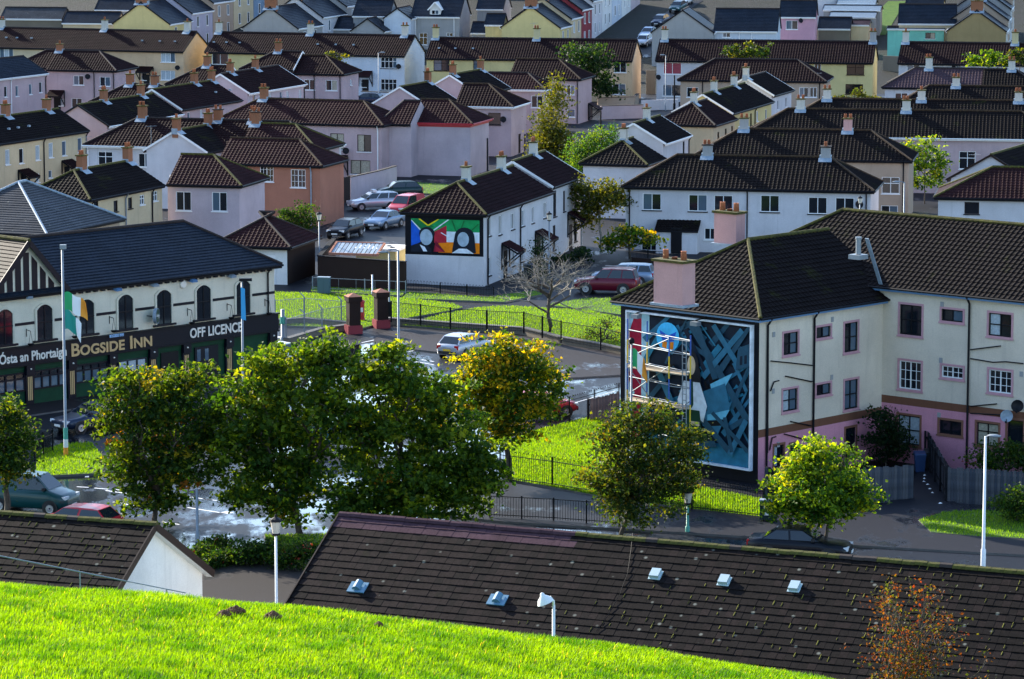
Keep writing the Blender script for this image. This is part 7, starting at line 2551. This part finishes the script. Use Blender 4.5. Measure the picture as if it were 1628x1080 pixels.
r, h = pole('lantern post before the white row with awnings', (873, 438), (875, 352), .055, .045); lantern(r, h, s=.9)
r, h = pole('slim lamp post before the pale blue terrace house', (602, 163), (602, 84), .06, .04); arm_head(r, h, .6, -.1)
r, h = pole('slim lamp post before the far white terrace house', (1058, 176), (1058, 88), .06, .04); arm_head(r, h, -.5, -.3)
r, h = pole('short steel lamp post behind the pub roof', (272, 355), (272, 278), .06, .045)
r, h = pole('lamp post behind the flats ridge on the right', (1437, 350), (1437, 290), .06, .05, Y=255, zb=0); arm_head(r, h, -.7, -.2)
r, h = pole('small lantern post behind the flats ridge', (1367, 345), (1367, 325), .05, .04, Y=262, zb=0); lantern(r, h, s=.8)
r, h = pole('white lantern post among the shrubs by the near roof', (440, 1000), (440, 852), .06, .05, m='white_paint', Y=140, zb=0); lantern(r, h, s=1.05)
r, h = pole('green lantern post on the near pavement', (1093, 864), (1096, 803), .07, .05, m='green_post', Y=160, zb=.1); lantern(r, h, s=1.05)
r, h = pole('tall white lamp post at the right of the near road', (1563, 902), (1571, 694), .075, .05, m='white_paint', Y=152, zb=0); arm_head(r, h, .42, -.2, m='galvanised', s=1.0)
r, h = pole('grey post beside the shrub bed', (314, 862), (313, 778), .07, .06, z=.0, name='post', group='posts')
r, h = pole('hooded white lamp in front of the long near roof', (880, 1120), (880, 962), .05, .045, m='white_paint', Y=103)
mb = MB()
mb.tube([(0, 0, h - .05), (-.01, 0, h + .12), (-.12, 0, h + .25)], .045, 6)
mb.build('arm', 'white_paint', r)
mb = MB()
mb.lathe([(.26, 0), (.2, .14), (.08, .24), (.05, .32), (.001, .34)], 12, (0, 0, 0))
o_ = mb.build('lamp_hood', 'white_paint', r, (-.24, 0, h + .06), smooth=True)
o_.rotation_euler = (0, R(-22), 0)
r, h = pole('dark domed lamp post before the tall mural with a tricolour', (1003, 800), (999, 545), .055, .045, Y=176, zb=0.1)
mb = MB()
mb.lathe([(.12, h - .05), (.15, h + .05), (.15, h + .16), (.08, h + .24), (.001, h + .26)], 10)
mb.build('lamp_head', 'gutter_dark', r)
f3 = empty('flag', r.location + Vector((.05, -.02, h - .3)), 0, 'small tricolour hanging before the tall mural', 'flag', 'flags')
flag(f3, (0, 0, 0), .9, .95, ['flag_green', 'flag_white', 'flag_orange'], R(-30), .9, 'cloth', 7)
for lb, b, t in (('wooden pole left of the dormer house', (792, 96), (792, 42)), ('wooden pole beside the far white terrace garden', (1072, 176), (1072, 120)), ('wooden pole by the big dark tree', (955, 205), (955, 176)), ('tall wooden pole on the steep street', (953, 62), (953, 2)),
                 ('wooden pole before the red banded wall', (775, 300), (775, 220))):
    r, h = pole(lb, b, t, .1, .08, m='wood_dark', name='post', group='wooden poles')
# gate pillars
def pillar(label, px, py, h, poster=False):
    P = at(px, py, .0)
    root = empty('gate_pillar', P, R(20), label, 'pillar', 'gate pillars')
    for nm, b, m in (('base', (-.48, .48, -.48, .48, 0, .55), 'red_wall'), ('shaft', (-.38, .38, -.38, .38, .55, h - .45), 'dark_render'), ('head', (-.46, .46, -.46, .46, h - .45, h - .12), 'dark_render')):
        mb = MB()
        mb.box(*b)
        mb.build(nm, m, root)
    mb = MB()
    mb.add([(-.5, -.5, h - .12), (.5, -.5, h - .12), (.5, .5, h - .12), (-.5, .5, h - .12), (0, 0, h + .1)], ((0, 1, 4), (1, 2, 4), (2, 3, 4), (3, 0, 4)))
    mb.build('cap', 'salmon', root)
    if poster:
        mb = MB()
        mb.box(.382, .395, -.3, .3, .75, h - .6)
        mb.build('notice_board', 'white_render', root)
        for k, m in enumerate(('flag_green', 'flag_white', 'flag_orange')):
            mb = MB()
            mb.box(.462, .475, -.42 + k * .28, -.15 + k * .28, h - .43, h - .14)
            mb.build('flag_panel', m, root)
pillar('left brown gate pillar with red base', 562, 530, 2.55)
pillar('right brown gate pillar with white notice and flag panel', 606, 521, 2.5, True)
def letterbox():
    P = at(575, 510, .1)
    root = empty('letter_box', P, 0, 'red letter box just right of the left gate pillar', 'letter box')
    mb = MB()
    mb.lathe([(.22, 0), (.22, .1), (.19, .12), (.19, 1.2), (.23, 1.22), (.23, 1.3), (.1, 1.42), (.001, 1.44)], 12)
    mb.build('body', 'red_paint', root, smooth=False)
    mb = MB()
    mb.box(-.1, .1, -.2, -.185, .6, .9)
    mb.build('plate', 'flag_white', root)
letterbox()
def cabinet(label, px, py, w_, d_, h, m, z=0.0, poster=False, rz=-12):
    P = at(px, py, z)
    root = empty('utility_cabinet', P, R(rz), label, 'cabinet', 'cabinets')
    mb = MB()
    mb.box(-w_ / 2, w_ / 2, 0, d_, .06, h)
    mb.build('body', m, root)
    mb = MB()
    mb.box(-w_ / 2 - .03, w_ / 2 + .03, -.03, d_ + .03, h, h + .06)
    mb.build('lid', 'lead', root)
    mb = MB()
    mb.box(-.004, .004, -.006, .0, .1, h - .06)
    mb.build('door_gap', 'iron_black', root)
    if poster:
        mb = MB()
        mb.box(-.2, .12, -.02, -.008, h * .3, h * .85)
        mb.build('poster', 'flag_white', root)
        mb = MB()
        mb.box(-.16, .08, -.03, -.022, h * .45, h * .7)
        mb.build('poster_print', 'car_navy', root)
mat('cabinet_blue', (.05, .10, .13), .5)
cabinet('blue grey utility cabinet on the verge by the lane', 514, 468, .85, .4, 1.15, 'cabinet_blue', .1)
cabinet('green utility cabinet with a white poster at the mural corner', 1221, 829, .8, .4, .95, 'car_green', .1, True)
r, h = pole('grey gate post with green top left of the fence', (450, 547), (450, 492), .12, .12, name='post', group='posts', bands=((1.3, 1.75, 'green_post'),))
r, h = pole('thin sign post with white arms on the shaded verge', (592, 470), (592, 437), .05, .05, m='white_paint', name='post', group='posts')
# white handrail wire before the near left roof
w0, w1, w2 = at_y(-10, 882, 100), at_y(200, 924, 100), at_y(296, 943, 100)
mb = MB()
mb.tube([w0, w1], .022, 6)
mb.tube([w1, w2], .016, 6)
for px, py in ((127, 910), (265, 937)):
    q = at_y(px, py, 100)
    mb.tube([q, q - Vector((0, 0, 1.5))], .02, 5)
tag(mb.build('handrail', 'galvanised'), 'thin pale handrail running down before the near left roof', 'handrail')
# aerials on roofs
for k, (px, py, Y, hh_, lb) in enumerate(((137, 222, 318, 2.8, 'aerial on the cream row house at left'), (849, 40, 455, 2.6, 'aerial above the yellow street gable'), (735, 260, 318, 2.4, 'aerial before the red banded wall'), (240, 205, 305, 1.8, 'bent aerial on the white eaved house'),
                                   (1300, 120, 392, 1.8, 'aerial on the tan hipped house'), (1550, 250, 300, 1.8, 'double aerial before the lilac wall at right'), (820, 130, 395, 1.6, 'aerial on the lilac house left of the birch'))):
    q = at_y(px, py, Y)
    o = empty('aerial', q, 0, lb, 'aerial', 'roof aerials')
    mb = MB()
    mb.tube([(0, 0, -hh_), (0, 0, .3)], .025, 5)
    mb.build('mast', 'galvanised', o)
    mb = MB()
    mb.tube([(-.5, 0, .2), (.5, .1, .25)], .015, 4)
    for t in (-.45, -.3, -.15, 0, .15, .3, .45):
        mb.tube([(t, -.22, .22 + t * .05), (t, .25, .22 + t * .05)], .01, 4)
    mb.build('antenna', 'galvanised', o)

# wheeled bins by the alley and the white row
def bin_(label, px, py, m, z=.1, rz=0):
    P = at(px, py, z)
    root = empty('wheeled_bin', P, R(rz), label, 'bin', 'wheeled bins')
    mb = MB()
    mb.add([(-.22, -.26, .08), (.22, -.26, .08), (.22, .2, .08), (-.22, .2, .08), (-.28, -.32, .95), (.28, -.32, .95), (.28, .3, .95), (-.28, .3, .95)], ((3, 2, 1, 0), (0, 1, 5, 4), (1, 2, 6, 5), (2, 3, 7, 6), (3, 0, 4, 7), (4, 5, 6, 7)))
    mb.build('body', m, root)
    mb = MB()
    mb.add([(-.3, -.34, .955), (.3, -.34, .955), (.3, .34, .955), (-.3, .34, .955), (-.28, -.3, 1.02), (.28, -.3, 1.02), (.28, .34, 1.08), (-.28, .34, 1.08)], ((0, 1, 5, 4), (1, 2, 6, 5), (2, 3, 7, 6), (3, 0, 4, 7), (4, 5, 6, 7)))
    mb.build('lid', m, root)
    for s in (-1, 1):
        w_ = MB()
        w_.lathe([(.02, -.03), (.1, -.03), (.1, .03), (.02, .03)], 10)
        o = w_.build('wheel', 'tyre', root, (s * .24, .24, .1))
        o.rotation_euler = (0, R(90), 0)
mat('bin_blue', (.01, .04, .12), .5)
mat('bin_grey', (.02, .022, .025), .5)
bin_('blue wheeled bin in the alley beside the flats', 1462, 752, 'bin_blue', .0)
bin_('black wheeled bin beside the blue bin in the alley', 1478, 748, 'bin_grey', .0)
bin_('black wheeled bin against the white row by the conifer', 838, 443, 'bin_grey', .0)
bin_('blue wheeled bin against the white row', 846, 440, 'bin_blue', .0)
# litter along the alley edge
for k in range(7):
    P = at(1466 + k * 5 + random.uniform(-9, 5), 748 + k * 8 + random.uniform(-9, 9), .125)
    mb = MB()
    a = random.uniform(0, 6)
    mb.add([(math.cos(a + t) * .12 * random.uniform(.5, 1), math.sin(a + t) * .12 * random.uniform(.5, 1), .02 * random.random()) for t in (0, 1.3, 2.9, 4.4)] + [(0, 0, .07)], ((0, 1, 4), (1, 2, 4), (2, 3, 4), (3, 0, 4)))
    tag(mb.build('litter', 'flag_white', None, P), 'crumpled pale litter along the dark alley fence', 'litter', 'litter in the alley')
